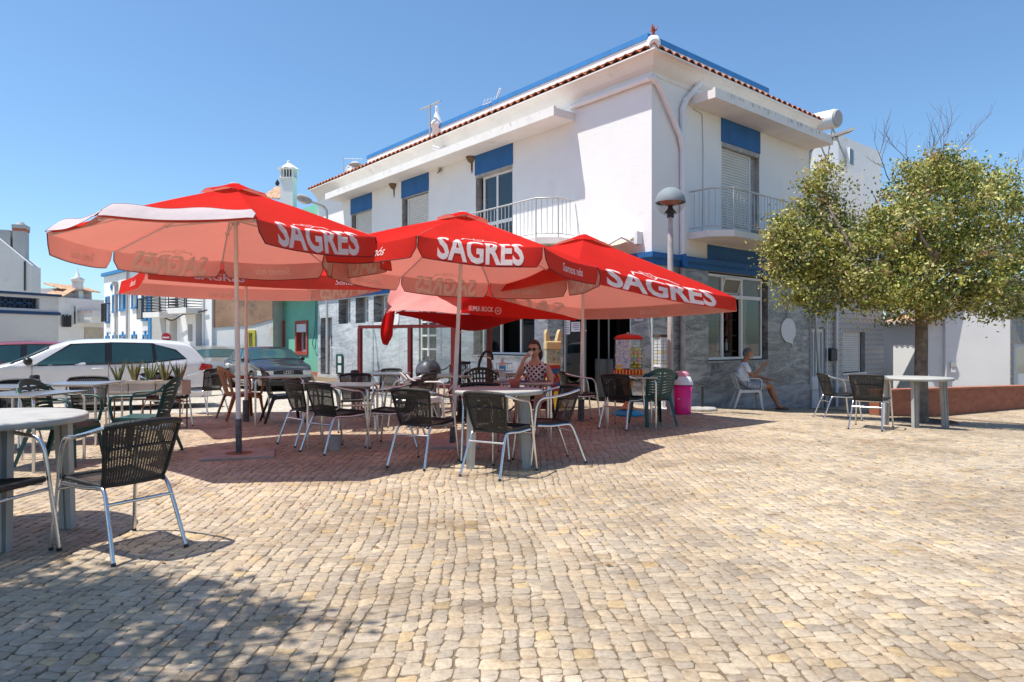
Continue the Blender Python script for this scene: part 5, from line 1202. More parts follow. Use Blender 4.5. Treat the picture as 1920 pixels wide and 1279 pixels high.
# ---------------- bistro chair: aluminium tube and black rattan ----------------
def head(f, b):  # rotation that turns local +Y to the direction b->f
    d = Vector(f)-Vector(b); return math.atan2(d.y, d.x)-math.pi/2
def make_bistro(label, loc, rz, group):
    ch = thing('bistro_chair', label, 'chair', loc, rz, group)
    def seatp(u, v):   # u -1..1, v 0..1 front to rear
        w_ = lerp(.225, .195, v); x = u*w_
        y = lerp(.215, -.165, v); z = lerp(.425, .405, v)-.018*(1-u*u)*math.sin(math.pi*min(1, v*1.0))+.0
        return Vector((x, y, z))
    def backp(u, v):   # v 0..1 up
        w_ = lerp(.195, .245, v); a = u*1.05
        x = w_*math.sin(a)/math.sin(1.05); cur = (math.cos(a)-math.cos(1.05))*lerp(.05, .115, v)
        y = lerp(-.165, -.255, v)-cur; z = lerp(.405, .735, v)+.03*math.sin(math.pi*v*.5)*(1-abs(u)**2)*.6 - .02*math.sin(math.pi*v)*0
        if v < .12: y += (.12-v)*.12
        return Vector((x, y, z))
    def weave(fn, nu, nv, wu, wv, nrm_off=.004):
        mb = MB()
        for i in range(nu+1):      # ribs running along v
            u = -1+2*i/nu; 
            def f(a, b): 
                k = b*nv*math.pi
                return fn(max(-1, min(1, u+(a-.5)*wu)), b)+N(u, b)*(.0035*math.sin(k+(i % 2)*math.pi))
            def N(u_, b_): return Vector((0, 0, 1)) if fn is seatp else Vector((-math.sin(u_*1.0)*.6, -.9, .2)).normalized()*-1
            mb.sheet(f, 1, max(16, nv//2), 0)
        for j in range(nv+1):
            v = j/nv
            def f(a, b): return fn(-1+2*a, max(0, min(1, v+(b-.5)*wv)))
            mb.sheet(f, 14, 1, 0)
        return mb
    mb = weave(seatp, 26, 34, .050, .019)
    rim = [seatp(-1, 0), seatp(-.5, 0), seatp(.5, 0), seatp(1, 0)]
    mb.tube(catmull([seatp(u, 0)+Vector((0, 0, -.004)) for u in (-1, -.5, 0, .5, 1)], 3), .019, 8)
    for s in (-1, 1): mb.tube([seatp(s, v)+Vector((0, 0, -.006)) for v in (0, .25, .5, .75, 1)], .016, 8)
    mb.build('seat', M_rattan, ch)
    mb = weave(backp, 26, 44, .050, .015)
    for s in (-1, 1): mb.tube([backp(s, v) for v in (0, .2, .4, .6, .8, 1)], .013, 8)
    mb.tube([backp(-1+2*k/14, 1)+Vector((0, 0, .004)) for k in range(15)], .019, 8)
    mb.tube([backp(-1+2*k/8, 0) for k in range(9)], .014, 8)
    mb.tube([backp(-.95+1.9*k/8, .62)-Vector((0, .004, 0)) for k in range(9)], .007, 6)
    mb.build('backrest', M_rattan, ch)
    for s in (-1, 1):
        mb = MB(); pts = catmull([(s*.275, .275, 0), (s*.262, .245, .25), (s*.250, .215, .50), (s*.248, .195, .60), (s*.252, .145, .655), (s*.268, .02, .672), (s*.278, -.12, .70), (s*.262, -.225, .728), (s*.243, -.258, .738)], 5)
        mb.tube(pts, .0125, 10); mb.tube([(s*.275, .275, 0), (s*.2735, .272, .018)], .0145, 8, 1); mb.build('front_leg', [M_steel, M_black], ch)
        mb = MB(); pts = catmull([(s*.243, .19, .395), (s*.225, .02, .385), (s*.208, -.13, .392), (s*.206, -.185, .375), (s*.215, -.235, .27), (s*.238, -.335, 0)], 5)
        mb.tube(pts, .0125, 10); mb.tube([(s*.238, -.335, 0), (s*.2365, -.33, .018)], .0145, 8, 1); mb.build('rear_leg', [M_steel, M_black], ch)
    for a, z, w_ in ((-.225, .31, .214), (.222, .36, .255)): mb = MB(); mb.tube([(-w_, a, z), (w_, a, z)], .010, 8); mb.build('crossbar', M_steel, ch)
    return ch
GC = 'bistro chairs of aluminium tube and black rattan'
def cpos(rear, front, depth=None):
    """rear feet midpoint and front feet midpoint (pixels or vectors) -> location and heading"""
    r = rear if isinstance(rear, Vector) else G(*rear); f = front if isinstance(front, Vector) else G(*front)
    h = head(f, r); d = Vector((-math.sin(h), math.cos(h), 0)); c = r+d*.335
    return Vector((c.x, c.y, gz(c.x, c.y))), h
r_ = (G(213, 1062)+G(350, 1027))/2; f_ = (G(88, 1038)+G(262, 992))/2
loc, h = cpos(r_, f_)
bistro = make_bistro('black rattan chair closest to the camera, its back turned, by the big white table', loc, h, GC); bistro.scale = (.88, 1, 1)
def chair_px(rp, fp, label): 
    loc, h = cpos(rp, fp); return dup(bistro, loc, h, label, GC)
def chair_at(px, py, deg, label):
    """foot centre on the ground at the pixel, facing deg (0 = away, 90 = to the photo's left)"""
    g = G(px, py); return dup(bistro, g, R(deg), label, GC)
dup(bistro, Vector((-2.92, 3.74, 0)), R(-98), 'cut-off black rattan chair showing one arm and front leg at the big white table', GC)
chair_px((760, 880), (853, 852), 'black rattan chair drawn up to the left of the round white table')
chair_px((899, 898), (977, 874), 'black rattan chair with its back to the camera before the round white table')
chair_px((1081, 862), (992, 868), 'black rattan chair facing left at the right of the round white table')
chair_px((585, 851), (668, 838), 'black rattan chair at the near corner of the metal table over the bollard')
chair_px((536, 836), (622, 826), 'black rattan chair between the dark metal table and the black slotted chair')
chair_at(742, 835, 80, 'black rattan chair facing left with its seat under the dark metal table')
chair_at(668, 806, -165, 'black rattan chair on the far side of the dark metal table, facing the camera')
chair_at(775, 800, 70, 'black rattan chair behind the white plastic chair')
chair_at(715, 778, 150, 'black rattan chair between the two back metal tables')
chair_at(385, 775, 62, 'black rattan chair facing left beside the aloe planter')
chair_at(310, 800, -120, 'black rattan chair turned to the green chairs below the aloe planter')
chair_at(165, 822, -150, 'black rattan chair tucked behind the two metal tables at the far left')
chair_at(15, 838, -170, 'black rattan chair at the left edge beside the long metal table')
chair_px((1148, 806), (1206, 792), 'black rattan chair under the metal table that faces the sweet machine')
chair_at(1085, 789, -80, 'black rattan chair right behind the pointed parasol pole')
chair_at(1572, 786, -92, 'black rattan chair seen side-on at the white table under the tree')
chair_px((1622, 807), (1650, 797), 'black rattan chair with its back to the camera at the white table under the tree')
chair_at(905, 858, -172, 'black rattan chair hidden beneath the far side of the round white table')

# ---------------- one-piece plastic armchair ----------------
def make_mono(label, loc, rz, m, style='slats', name='plastic_armchair', cat='chair', group='moulded plastic armchairs'):
    ch = thing(name, label, cat, loc, rz, group)
    def seat(u, v): return Vector(((u-.5)*lerp(.46, .42, v), lerp(.24, -.2, v), .415-.025*math.sin(math.pi*u)*math.sin(math.pi*min(1, v*.9))-.03*(v > .99)-.015*v-.06*max(0, .06-v)/.06))
    mb = MB(); mb.sheet(seat, 12, 12, 0, .006)
    ed = [seat(0, 0), seat(1, 0)]
    mb.sheet(lambda u, v: seat(u, 0)+Vector((0, .004*v, -.045*v)), 10, 1, 0, .005)
    for s in (0, 1): mb.sheet(lambda u, v: seat(s, u)+Vector(((s-.5)*.01*v, 0, -.05*v)), 8, 1, 0, .005)
    mb.build('seat', m, ch)
    H = .84 if style != 'low' else .78
    def back(x, v):   # x in -1..1 across, v up 0..1
        w_ = lerp(.20, .235, math.sin(math.pi*min(1, v*.9)*.5)); top = 1
        return Vector((x*w_, lerp(-.19, -.315, v)-.045*(1-x*x), lerp(.40, H, v)))
    mb = MB()
    arch = lambda x: 1-.22*abs(x)**2.6
    if style == 'chevron':
        def solid(x0, x1, v0, v1, n=3): mb.sheet(lambda u, v: back(lerp(x0, x1, u), lerp(v0, v1, v)*arch(lerp(x0, x1, u))), n, 3, 0, .006)
        mb.sheet(lambda u, v: back(lerp(-1, 1, u), lerp(.86, 1, v)*arch(lerp(-1, 1, u))), 16, 3, 0, .007)
        mb.sheet(lambda u, v: back(lerp(-1, 1, u), lerp(.0, .14, v)*arch(lerp(-1, 1, u))), 12, 2, 0, .007)
        for x0, x1 in ((-1, -.80), (-.09, .09), (.80, 1)): solid(x0, x1, .1, .9)
        for k in range(8):
            v0 = .12+.093*k
            for s in (-1, 1): mb.sheet(lambda u, v: back(s*lerp(.05, .84, u), (v0+lerp(0, .07, v)+.10*u-.04)*arch(s*lerp(.05, .84, u))), 5, 1, 0, .006)
    elif style == 'grid':
        mb.sheet(lambda u, v: back(lerp(-1, 1, u), lerp(.90, 1, v)*arch(lerp(-1, 1, u))), 16, 3, 0, .007)
        for k in range(10):
            x = -.95+1.9*k/9; mb.sheet(lambda u, v: back(x+(u-.5)*.11, lerp(0, .93, v)*arch(x)), 1, 8, 0, .006)
        for k in range(5): v0 = .05+.18*k; mb.sheet(lambda u, v: back(lerp(-1, 1, u), (v0+v*.06)*arch(lerp(-1, 1, u))), 12, 1, 0, .006)
    else:
        mb.sheet(lambda u, v: back(lerp(-1, 1, u), lerp(.86, 1, v)*arch(lerp(-1, 1, u))), 16, 3, 0, .009)
        mb.sheet(lambda u, v: back(lerp(-1, 1, u), lerp(.0, .10, v)*arch(lerp(-1, 1, u))), 12, 2, 0, .008)
        for x0, x1 in ((-1, -.74), (.74, 1)): mb.sheet(lambda u, v: back(lerp(x0, x1, u), lerp(.05, .9, v)*arch(lerp(x0, x1, u))), 3, 8, 0, .009)
        for k in range(5): x = -.52+.26*k; mb.sheet(lambda u, v: back(x*lerp(.7, 1, v)+(u-.5)*.13, lerp(.05, .9, v)*arch(x)), 1, 8, 0, .007)
    mb.build('backrest', m, ch)
    for s in (-1, 1):
        for nm, top, foot, tw in (('leg', (s*.225, .225, .40), (s*.265, .27, 0), .05), ('leg', (s*.205, -.19, .42), (s*.24, -.33, 0), .05)):
            mb = MB(); a, b_ = Vector(top), Vector(foot); sy = 1 if b_.y > 0 else -1
            for d1, d2 in ((Vector((-s*tw, 0, 0)), Vector((0, sy*.004, 0))), (Vector((0, -sy*tw, 0)), Vector((s*.004, 0, 0)))):
                mb.prism([a, a+d1, b_+d1*.62, b_], d2)
            mb.build(nm, m, ch)
        mb = MB(); pts = catmull([(s*.235, .22, .40), (s*.262, .235, .55), (s*.272, .20, .64), (s*.285, .05, .655), (s*.285, -.12, .66), (s*.265, -.24, .70), (s*.225, -.285, .76)], 5)
        mb.tube(pts, [.026]*len(pts), 8, sx=.45 if style != 'slats' else .7); mb.build('armrest', m, ch)
    return ch
GP = 'moulded plastic armchairs'
P_green = mat('dark_green_plastic', (.014, .075, .065), .42, var=.15); P_black = mat('black_plastic', (.022, .022, .024), .42, var=.2)
P_brown = mat('orange_brown_plastic', (.34, .10, .022), .5, var=.15); P_white = mat('white_plastic', (.70, .68, .66), .45, var=.06, dirt=((.5, .48, .44), 4, .6)); P_red = mat('maroon_plastic', (.22, .022, .03), .45)
P_teal = mat('faded_green_plastic', (.03, .09, .10), .45, var=.2)
g1 = make_mono('dark green plastic armchair behind the big white table, its seat towards the right', G(118, 868), R(-88), P_green, 'chevron')
dup(g1, G(270, 852), R(98), 'dark green plastic armchair facing left, second from the big white table', GP)
dup(g1, G(1223, 796), R(14), 'faded green plastic armchair with chevron slots in front of the pink bin', GP)
g1b = make_mono('black plastic armchair with rows of square holes left of the dark metal table', G(533, 790), R(-62), P_black, 'grid')
dup(g1b, G(908, 790), R(-6), 'black plastic armchair with rows of square holes across from the seated woman', GP)
make_mono('orange-brown plastic armchair with slatted back beside the parasol poles', G(453, 785), R(-48), P_brown, 'slats')
w1 = make_mono('white plastic armchair with reclined back behind the middle parasol pole', G(797, 800), R(-75), P_white, 'low')
mpz = RP(2.61, 0, .55); mdir = Vector((-math.sin(R(84)), math.cos(R(84)), 0))
dup(w1, Vector((mpz.x, mpz.y, gz(mpz.x, mpz.y)))+mdir*.10, R(84-180), 'white plastic armchair under the seated man by the marble wall', GP)
make_mono('maroon plastic armchair the seated woman sits on', Vector((.325, 9.40, 0)), R(165), P_red, 'low')
dup(g1b, G(846, 757), R(150), 'black plastic armchair with rows of square holes behind the windbreak post', GP)

# ---------------- round white plastic table ----------------
def make_round(label, loc, rz, rad, lx, ly, h=.745):
    t = thing('round_table', label, 'table', loc, rz, 'round white plastic tables')
    m = mat('weathered_white_plastic', (.42, .41, .38), .6, var=.12, vs=5, dirt=((.45, .43, .38), 7, .58)) if 'weathered_white_plastic' not in MATS else MATS['weathered_white_plastic']
    mb = MB(); mb.lathe([(0, h), (rad-.02, h), (rad-.004, h-.004), (rad, h-.012), (rad, h-.042), (rad-.012, h-.042), (rad-.02, h-.014), (0, h-.012)], 48)
    mb.lathe([(.02, h-.014), (.02, h-.04)], 16); mb.build('table_top', m, t)
    for sx in (-1, 1):
        for sy in (-1, 1):
            mb = MB(); a = Vector((sx*(lx-.02), sy*(ly-.02), h-.02)); b_ = Vector((sx*lx, sy*ly, 0)); w_ = .05
            for q in (-1, 1): mb.prism([a+Vector((q*w_, 0, 0)), a+Vector((q*.008, 0, 0)), b_+Vector((q*.008, 0, 0)), b_+Vector((q*w_*.8, 0, 0))], (0, -sy*.045, 0))
            mb.prism([a+Vector((-w_*.9, 0, 0)), a+Vector((w_*.9, 0, 0)), b_+Vector((w_*.72, 0, 0)), b_+Vector((-w_*.72, 0, 0))], (0, -sy*.035, 0))
            mb.build('leg', m, t)
    return t
make_round('large round white plastic table at the left edge of the square', Vector((-3.32, 4.22, 0)), R(-6), .60, .42, .27)
rt2 = make_round('round white plastic table ringed by rattan chairs under the middle parasol', Vector((-.14, 6.75, 0)), R(3), .45, .27, .25)
g = G(1700, 803); dup(rt2, Vector((6.05, 10.25, gz(6.05, 10.25))), R(20), 'round white plastic table in the sun beneath the shade tree', 'round white plastic tables', (1.12, 1.12, 1.0))

# ---------------- square metal tables ----------------
def make_metal(label, loc, rz, group='square metal cafe tables'):
    t = thing('metal_table', label, 'table', loc, rz, group); h = .715; s = .36
    mb = MB(); mb.box((0, 0, h-.006), (.72, .72, .012), 0, 0, bev=.003); mb.tube(catmull([(-.355, -.355, h-.008), (.355, -.355, h-.008), (.355, .355, h-.008), (-.355, .355, h-.008)], 1, True), .008, 6, 1, True); 
    mb.build('table_top', [mat('brushed_table_top', (.42, .41, .41), .28, .8, var=.06) if 'brushed_table_top' not in MATS else MATS['brushed_table_top'], M_steel], t)
    for sx in (-1, 1):
        for sy in (-1, 1):
            mb = MB(); mb.tube(catmull([(sx*.335, sy*.335, 0), (sx*.335, sy*.335, .55), (sx*.33, sy*.33, .65), (sx*.29, sy*.29, .695), (sx*.18, sy*.18, .695)], 5), .0145, 10); mb.build('leg', M_steel, t)
    mb = MB()
    for a in (-1, 1): mb.tube([(-.2, a*.2, .688), (.2, a*.2, .688)], .009, 6); mb.tube([(a*.2, -.2, .688), (a*.2, .2, .688)], .009, 6)
    mb.build('underframe', M_steel, t)
    return t
mt = make_metal('square metal table with a dark top standing over the short stone bollard', Vector((-1.98, 8.05, 0)), R(2))
GT = 'square metal cafe tables'
def mtab(x, y, deg, label): return dup(mt, Vector((x, y, gz(x, y))), R(deg), label, GT)
mtab(-3.35, 10.1, 4, 'square metal table behind the black slotted chair, near the dark saloon car')
mtab(-2.05, 10.9, -5, 'square metal table furthest back, in front of the windbreak')
mtab(-1.0, 10.4, 12, 'square metal table by the thick windbreak post')
mtab(-5.25, 8.3, 6, 'square metal table beside the aloe planter')
mtab(-4.72, 6.65, -4, 'square metal table in front of the two dark green chairs')
mtab(-5.75, 7.7, 3, 'square metal table at the far left before the white car')
mtab(1.72, 9.95, -6, 'square metal table before the sweet machine')
tw = mtab(.13, 8.55, 0, 'square metal table the woman sits at, with bottle and tray on it')
mtab(.25, 10.6, 3, 'square metal table behind the woman holding the wicker pieces')
# ---------------- things on and around the tables ----------------
def simple(name, label, cat, mb, mats, loc, group=None, rz=0):
    o = mb.build(name, mats); o.location = loc; o.rotation_euler = (0, 0, rz); return tag(o, label, cat, group)
q = at(942, 711, 8.42); z_t = tw.location.z+.716
bt = thing('water_bottle', 'clear plastic water bottle with a blue label on the table of the woman', 'bottle', (q.x, q.y, z_t))
mb = MB(); mb.lathe([(.0, 0), (.038, 0), (.042, .01), (.042, .06), (.039, .07), (.042, .08), (.042, .19), (.038, .22), (.015, .265), (.014, .285), (0, .285)], 16); mb.build('bottle_body', mat('bottle_plastic', (.55, .42, .38), .1, spec=.8), bt)
mb = MB(); mb.lathe([(.0425, .135), (.0425, .20)], 16); mb.lathe([(.0428, .15), (.0428, .165)], 16, 1, a0=3.5, a1=5.2); mb.build('paper_label', [mat('blue_label', (.04, .22, .48), .4), M_alu], bt)
mb = MB(); mb.lathe([(.017, .28), (.017, .30), (0, .302)], 12); mb.build('cap', mat('bluish_cap', (.5, .55, .65), .4), bt)
mb = MB(); mb.lathe([(0, 0), (.10, 0), (.13, .012), (.125, .014), (.1, .006), (0, .006)], 20, sq=.7); q = at(972, 709, 8.55); simple('tray', 'oval violet tray on the table of the woman', 'tray', mb, mat('violet_plastic', (.10, .09, .30), .4), (q.x+.03, q.y, z_t))
bo = MB(); bo.lathe([(0, 0), (.045, 0), (.058, .075), (.066, .09), (.062, .09), (.054, .07), (.04, .01), (0, .01)], 20)
simple('ashtray_cup', 'salmon red plastic cup ashtray standing on the round white table', 'ashtray', bo, mat('salmon_plastic', (.55, .11, .07), .5), (.03, 6.92, .745))
mb = MB(); mb.box((0, 0, .004), (.2, .14, .008), 0, .3); simple('phone_case', 'dark flat phone case on the table beside the hand of the woman', 'phone', mb, P_black, (.38, 8.62, z_t))
# coffee cup of the woman is built with her
# short stone bollards
mb = MB(); mb.tube([(0, 0, -.05), (0, 0, .13), (0, 0, .16)], [.062, .06, .052], 14); mb.tube([(0, 0, .158), (0, 0, .163)], [.05, .02], 14)
g = G(629, 843); simple('bollard', 'short round stone bollard standing under the dark metal table', 'bollard', mb, M_conc, g, 'short bollards along the square')
def blk(px, py, Y, label):
    p = at(px, py, Y); z = gz(p.x, p.y); h = p.z-z
    mb = MB(); mb.tube([(0, 0, -.05), (0, 0, h-.12)], .055, 12); mb.tube([(0, 0, h-.12), (0, 0, h-.02), (0, 0, h)], [.068, .068, .055], 12, 1); mb.tube([(0, 0, h-.13), (0, 0, h-.115)], .06, 12, 2)
    b = mb.build('bollard', [M_conc, P_black, M_rail]); b.location = (p.x, p.y, z); tag(b, label, 'bollard', 'short bollards along the square')
blk(65, 703, 10.6, 'bollard with black cap beyond the far left metal table'); blk(665, 694, 11.3, 'bollard with black cap left of the windbreak'); blk(812, 693, 10.9, 'bollard with black cap between the windbreak and the thick post'); blk(820, 765, 10.2, 'low dark bollard behind the white plastic chair')
# aloe planters
for k, (px, lab) in enumerate(((222, 'first aloe in the row, beside the white car door'), (253, 'second aloe in the row, in a weathered white planter'), (280, 'third and middle aloe of the planter row'), (309, 'fourth aloe of the planter row'), (336, 'fifth aloe, the one nearest the car rear light'))):
    p = at(px, 713, 9.6); mb = MB(); pz = Vector((p.x, p.y, p.z))
    for j in range(13):
        a = random.random()*6.3; L = .14+.14*random.random(); s = .25+.75*random.random(); tip = Vector((math.cos(a)*s*L*.75, math.sin(a)*s*L*.5, L*1.1)); mid = tip*.45+Vector((math.cos(a)*.02, math.sin(a)*.02, .02))
        mb.tube([(0, 0, -.05), tuple(mid), tuple(tip)], [.018, .012, .001], 6, random.choice((0, 0, 1)), sx=.5)
    o = mb.build('aloe_plant', [mat('aloe_green', (.16, .19, .06), .5, var=.3) if 'aloe_green' not in MATS else MATS['aloe_green'], mat('aloe_dry', (.33, .24, .09), .6) if 'aloe_dry' not in MATS else MATS['aloe_dry']]); o.location = p; tag(o, lab, 'plant', 'aloes in the planters')
p0 = at(200, 713, 9.55); p1 = at(357, 713, 9.65)
pl = thing('planter_box', 'weathered white trough planter on a thin metal stand holding the aloes', 'planter', (p0.x, p0.y, gz(p0.x, p0.y)))
h = p0.z-pl.location.z; Lx = (p1.x-p0.x); mb = MB()
for k in range(3):
    cx = Lx*(k+.5)/3; w_ = Lx/3-.015
    for a, b_ in (((cx, -.12, h-.10), (w_, .02, .20)), ((cx, .12, h-.10), (w_, .02, .20)), ((cx-w_/2+.01, 0, h-.10), (.02, .22, .20)), ((cx+w_/2-.01, 0, h-.10), (.02, .22, .20)), ((cx, 0, h-.06), (w_-.04, .22, .02)), ((cx, -.135, h-.02), (w_+.01, .015, .04)), ((cx, -.135, h-.16), (w_+.01, .012, .02))): mb.box(a, b_, 1 if b_[2] == .02 and a[1] == 0 else 0)
mb.build('trough', [mat('weathered_trough', (.55, .49, .42), .85, var=.15, dirt=((.35, .28, .2), 5, .55)), mat('potting_soil', (.05, .035, .025), .95)], pl)
mb = MB()
for x in (.05, Lx*.5, Lx-.05):
    for y in (-.1, .1): mb.tube([(x, y, 0), (x, y, h-.25)], .012, 6)
    mb.tube([(x, -.1, .15), (x, .1, .15)], .01, 6)
mb.tube([(.05, -.1, .15), (Lx-.05, -.1, .15)], .01, 6); mb.tube([(.05, -.1, h-.26), (Lx-.05, -.1, h-.26)], .012, 6); mb.build('stand', mat('rusted_stand', (.16, .09, .05), .7), pl)
# sweet machine
p = at(1177, 632, 11.35); p.z = gz(p.x, p.y)
sm = thing('sweet_machine', 'sweet ball vending machine with red domed lid on an orange cone and blue foot', 'vending machine', p, R(-4)); S_ = 11.35/F_
zt = HC+(HY-632)*S_-p.z; zb = HC+(HY-702)*S_-p.z; w2 = 52*S_/2
red = mat('glossy_red_plastic', (.55, .02, .015), .25, coat=.4); org = mat('orange_cone_plastic', (.75, .22, .01), .35)
mb = MB(); mb.box((0, 0, zb+.035), (w2*2+.01, w2*1.7, .10), 0, bev=.02)
for k in range(9): mb.box((-w2+.03+k*.053, -w2*.85-.002, zb+.045), (.018, .004, .08), 1)
for k in range(3): mb.tube([(w2+.0055, -.12+.12*k, zb+.0), (w2+.0055, -.12+.12*k, zb+.08)], .012, 6, 1)
mb.build('base_tray', [red, mat('yellow_flame', (.80, .45, .02), .4)], sm)
mb = MB(); mb.lathe([(w2*1.32, 0), (w2*1.36, .025), (w2*1.1, .07), (.06, .10), (.0, .10)], 4, 0, (0, 0, zt-.045), a0=math.pi/4, a1=math.pi*2.25, smooth=False); mb.tube([(0, 0, zt+.05), (0, 0, zt+.075)], .02, 8, 1)
mb.build('lid', [red, M_rail], sm)
mb = MB(); 
for x0, x1, y0, y1 in ((-w2+.006, w2-.006, -w2*.82-.003, -w2*.82), (-w2+.006, w2-.006, w2*.82, w2*.82+.003), (-w2+.003, -w2+.006, -w2*.82, w2*.82), (w2-.006, w2-.003, -w2*.82, w2*.82)): mb.box(((x0+x1)/2, (y0+y1)/2, (zb+.09+zt-.04)/2), (x1-x0, y1-y0, zt-zb-.13))
mb.build('clear_case', glass('clear_plastic_case', (.95, .96, .97), .0), sm)
m, nt_, b_ = new_mat('cartoon_sticker_print'); tc = nt_.nodes.new('ShaderNodeTexCoord'); v = nt_.nodes.new('ShaderNodeTexVoronoi'); v.inputs['Scale'].default_value = 46; nt_.links.new(tc.outputs['Object'], v.inputs['Vector'])
r = _ramp(nt_, v.outputs['Color'], [(0.1, (.10, .16, .42)), (.35, (.55, .6, .7)), (.55, (.30, .45, .65)), (.8, (.7, .68, .72))]); nt_.links.new(r.outputs[0], b_.inputs['Base Color'])
mb = MB(); hh = zt-zb-.15; zc = (zb+zt)/2+.03; yy = -w2*.82-.006
mb.box((-w2*.42, yy, zc), (w2*1.0, .004, hh)); mb.box((-w2*.66, yy-.003, zb+.15), (w2*.42, .002, .035), 1); mb.box((-w2*.66, yy-.003, zb+.10), (w2*.42, .002, .03), 1)
mb.build('printed_card', [m, MATS['yellow_flame']], sm)
bcol = [mat('ball_'+n, c, .3) for n, c in (('yellow', (.72, .60, .05)), ('lime', (.45, .62, .12)), ('orange', (.75, .35, .06)), ('sky', (.1, .45, .62)), ('pinkish', (.65, .2, .3)), ('cream', (.75, .68, .5)))]
mb = MB(); rr = .033
for z in range(6):
    for x in range(3):
        for y in range(4):
            if z > 4 and random.random() < .5: continue
            c = (.035+x*.066+random.uniform(-.008, .008)+(z % 2)*.012, -w2*.62+y*.085+random.uniform(-.01, .01), zb+.13+z*.058)
            if c[0] > w2-.04: continue
            bm = bmesh.new(); bmesh.ops.create_icosphere(bm, subdivisions=2, radius=rr); mb.bm(bm, random.randrange(6), Matrix.Translation(c))
for k in range(14):
    c = (random.uniform(-w2+.05, 0), random.uniform(-w2*.4, w2*.7), zb+.12+random.random()*.22); bm = bmesh.new(); bmesh.ops.create_icosphere(bm, subdivisions=2, radius=rr); mb.bm(bm, random.randrange(6), Matrix.Translation(c))
tag(mb.build('sweet_balls', bcol, sm), kind='stuff')
mb = MB(); mb.lathe([(.13, zb-.015), (.12, zb-.05), (.03, .28), (.05, .20), (.13, .11)], 20); mb.build('cone_pedestal', org, sm)
mb = MB(); mb.lathe([(0, 0), (.26, 0), (.27, .02), (.24, .055), (.13, .09), (.0, .10)], 28); mb.build('foot', mat('bright_blue_plastic', (.01, .33, .62), .3), sm)
# castle-shaped toy machine
p = at(1036, 700, 12.6); p.z = gz(p.x, p.y); S_ = 12.6/F_
cm = thing('toy_machine', 'castle-shaped toy vending machine with cream turret top and striped base', 'vending machine', p, R(10))
Z = lambda py: HC+(HY-py)*S_-p.z
mb = MB(); w2 = 29*S_/2*1.0
mb.box((0, 0, (Z(656)+Z(640))/2), (w2*2.05, w2*1.6, Z(640)-Z(656)), 0, bev=.02)
hz_ = Z(618)-Z(643)
mb.prism([(-w2, -w2*.7, Z(643)), (-w2*1.02, -w2*.7, Z(643)+hz_*.7), (-w2*.86, -w2*.7, Z(618)), (-w2*.66, -w2*.7, Z(643)+hz_*.75), (-w2*.42, -w2*.7, Z(643)+hz_*.12), (w2*.42, -w2*.7, Z(643)+hz_*.12), (w2*.66, -w2*.7, Z(643)+hz_*.75), (w2*.86, -w2*.7, Z(618)), (w2*1.02, -w2*.7, Z(643)+hz_*.7), (w2, -w2*.7, Z(643))], (0, w2*1.4, 0))
cr = mat('cream_plastic', (.66, .52, .26), .45, var=.1); mb.build('castle_top', cr, cm); mb = MB(); mb.box((0, 0, Z(683)), (w2*2.0, w2*1.5, .03)); mb.build('ledge', cr, cm)
mb = MB(); mb.box((0, 0, (Z(656)+Z(682))/2), (w2*1.9, w2*1.4, Z(656)-Z(682)-.004)); m, nt_, b_ = new_mat('toy_capsule_print'); tc = nt_.nodes.new('ShaderNodeTexCoord'); v = nt_.nodes.new('ShaderNodeTexVoronoi'); v.inputs['Scale'].default_value = 22; nt_.links.new(tc.outputs['Object'], v.inputs['Vector'])
r = _ramp(nt_, v.outputs['Color'], [(.15, (.18, .28, .16)), (.4, (.5, .48, .3)), (.6, (.28, .38, .42)), (.85, (.6, .5, .25))]); nt_.links.new(r.outputs[0], b_.inputs['Base Color']); b_.inputs['Roughness'].default_value = .2; mb.build('toy_window', m, cm)
mb = MB(); cols = [mat('toy_red', (.5, .03, .02), .4), mat('toy_blue', (.02, .12, .35), .4), mat('toy_yellow', (.75, .55, .04), .4), cr]; ys_ = [684, 691, 701, 713, 723, 733, 745]
for k in range(6):
    a, b2 = Z(ys_[k+1]), Z(ys_[k])
    mb.box((0, 0, (a+b2)/2), (w2*1.75+.0*k, w2*1.3, b2-a-.004), (0, 1, 2, 1, 0, 2)[k])
mb.prism([(-w2*1.3, -w2*.7, 0), (w2*1.3, -w2*.7, 0), (w2*.9, -w2*.66, Z(742)), (-w2*.9, -w2*.66, Z(742))], (0, w2*1.4, 0), 2); mb.build('striped_base', cols, cm)
# vertical capsule rack by the corner
p = at(1243, 700, 12.2); p.z = gz(p.x, p.y); S_ = 12.2/F_
Z = lambda py: HC+(HY-py)*S_-p.z
kr = thing('capsule_rack', 'narrow rusty-topped rack of white and yellow capsules behind the lamp post', 'vending machine', p, R(20))
mb = MB()
for k, py in enumerate(range(634, 686, 6)):
    for i in range(4):
        for j in (0, 1): mb.box((-.09+i*.06, -.06+j*.12, Z(py)-.025), (.052, .1, .048), random.choice((0, 1)) if 2 < k < 5 or k > 6 else 0)
mb.build('capsules', [mat('milky_capsule', (.62, .66, .68), .3), mat('yellowish_capsule', (.62, .55, .30), .4)], kr)
mb = MB(); mb.box((0, 0, Z(632)+.02), (.27, .26, .045)); mb.build('lid', mat('rusty_lid', (.10, .06, .04), .8, var=.5, vs=20), kr)
mb = MB()
for x in (-.125, .125):
    for y in (-.125, .125): mb.tube([(x, y, .02), (x, y, Z(633))], .008, 5)
mb.tube([(0, 0, .03), (0, 0, Z(686))], .03, 8); mb.lathe([(0, 0), (.2, 0), (.2, .03), (0, .04)], 16); mb.box((0, 0, Z(687)), (.26, .26, .02)); mb.build('frame', M_alu, kr)
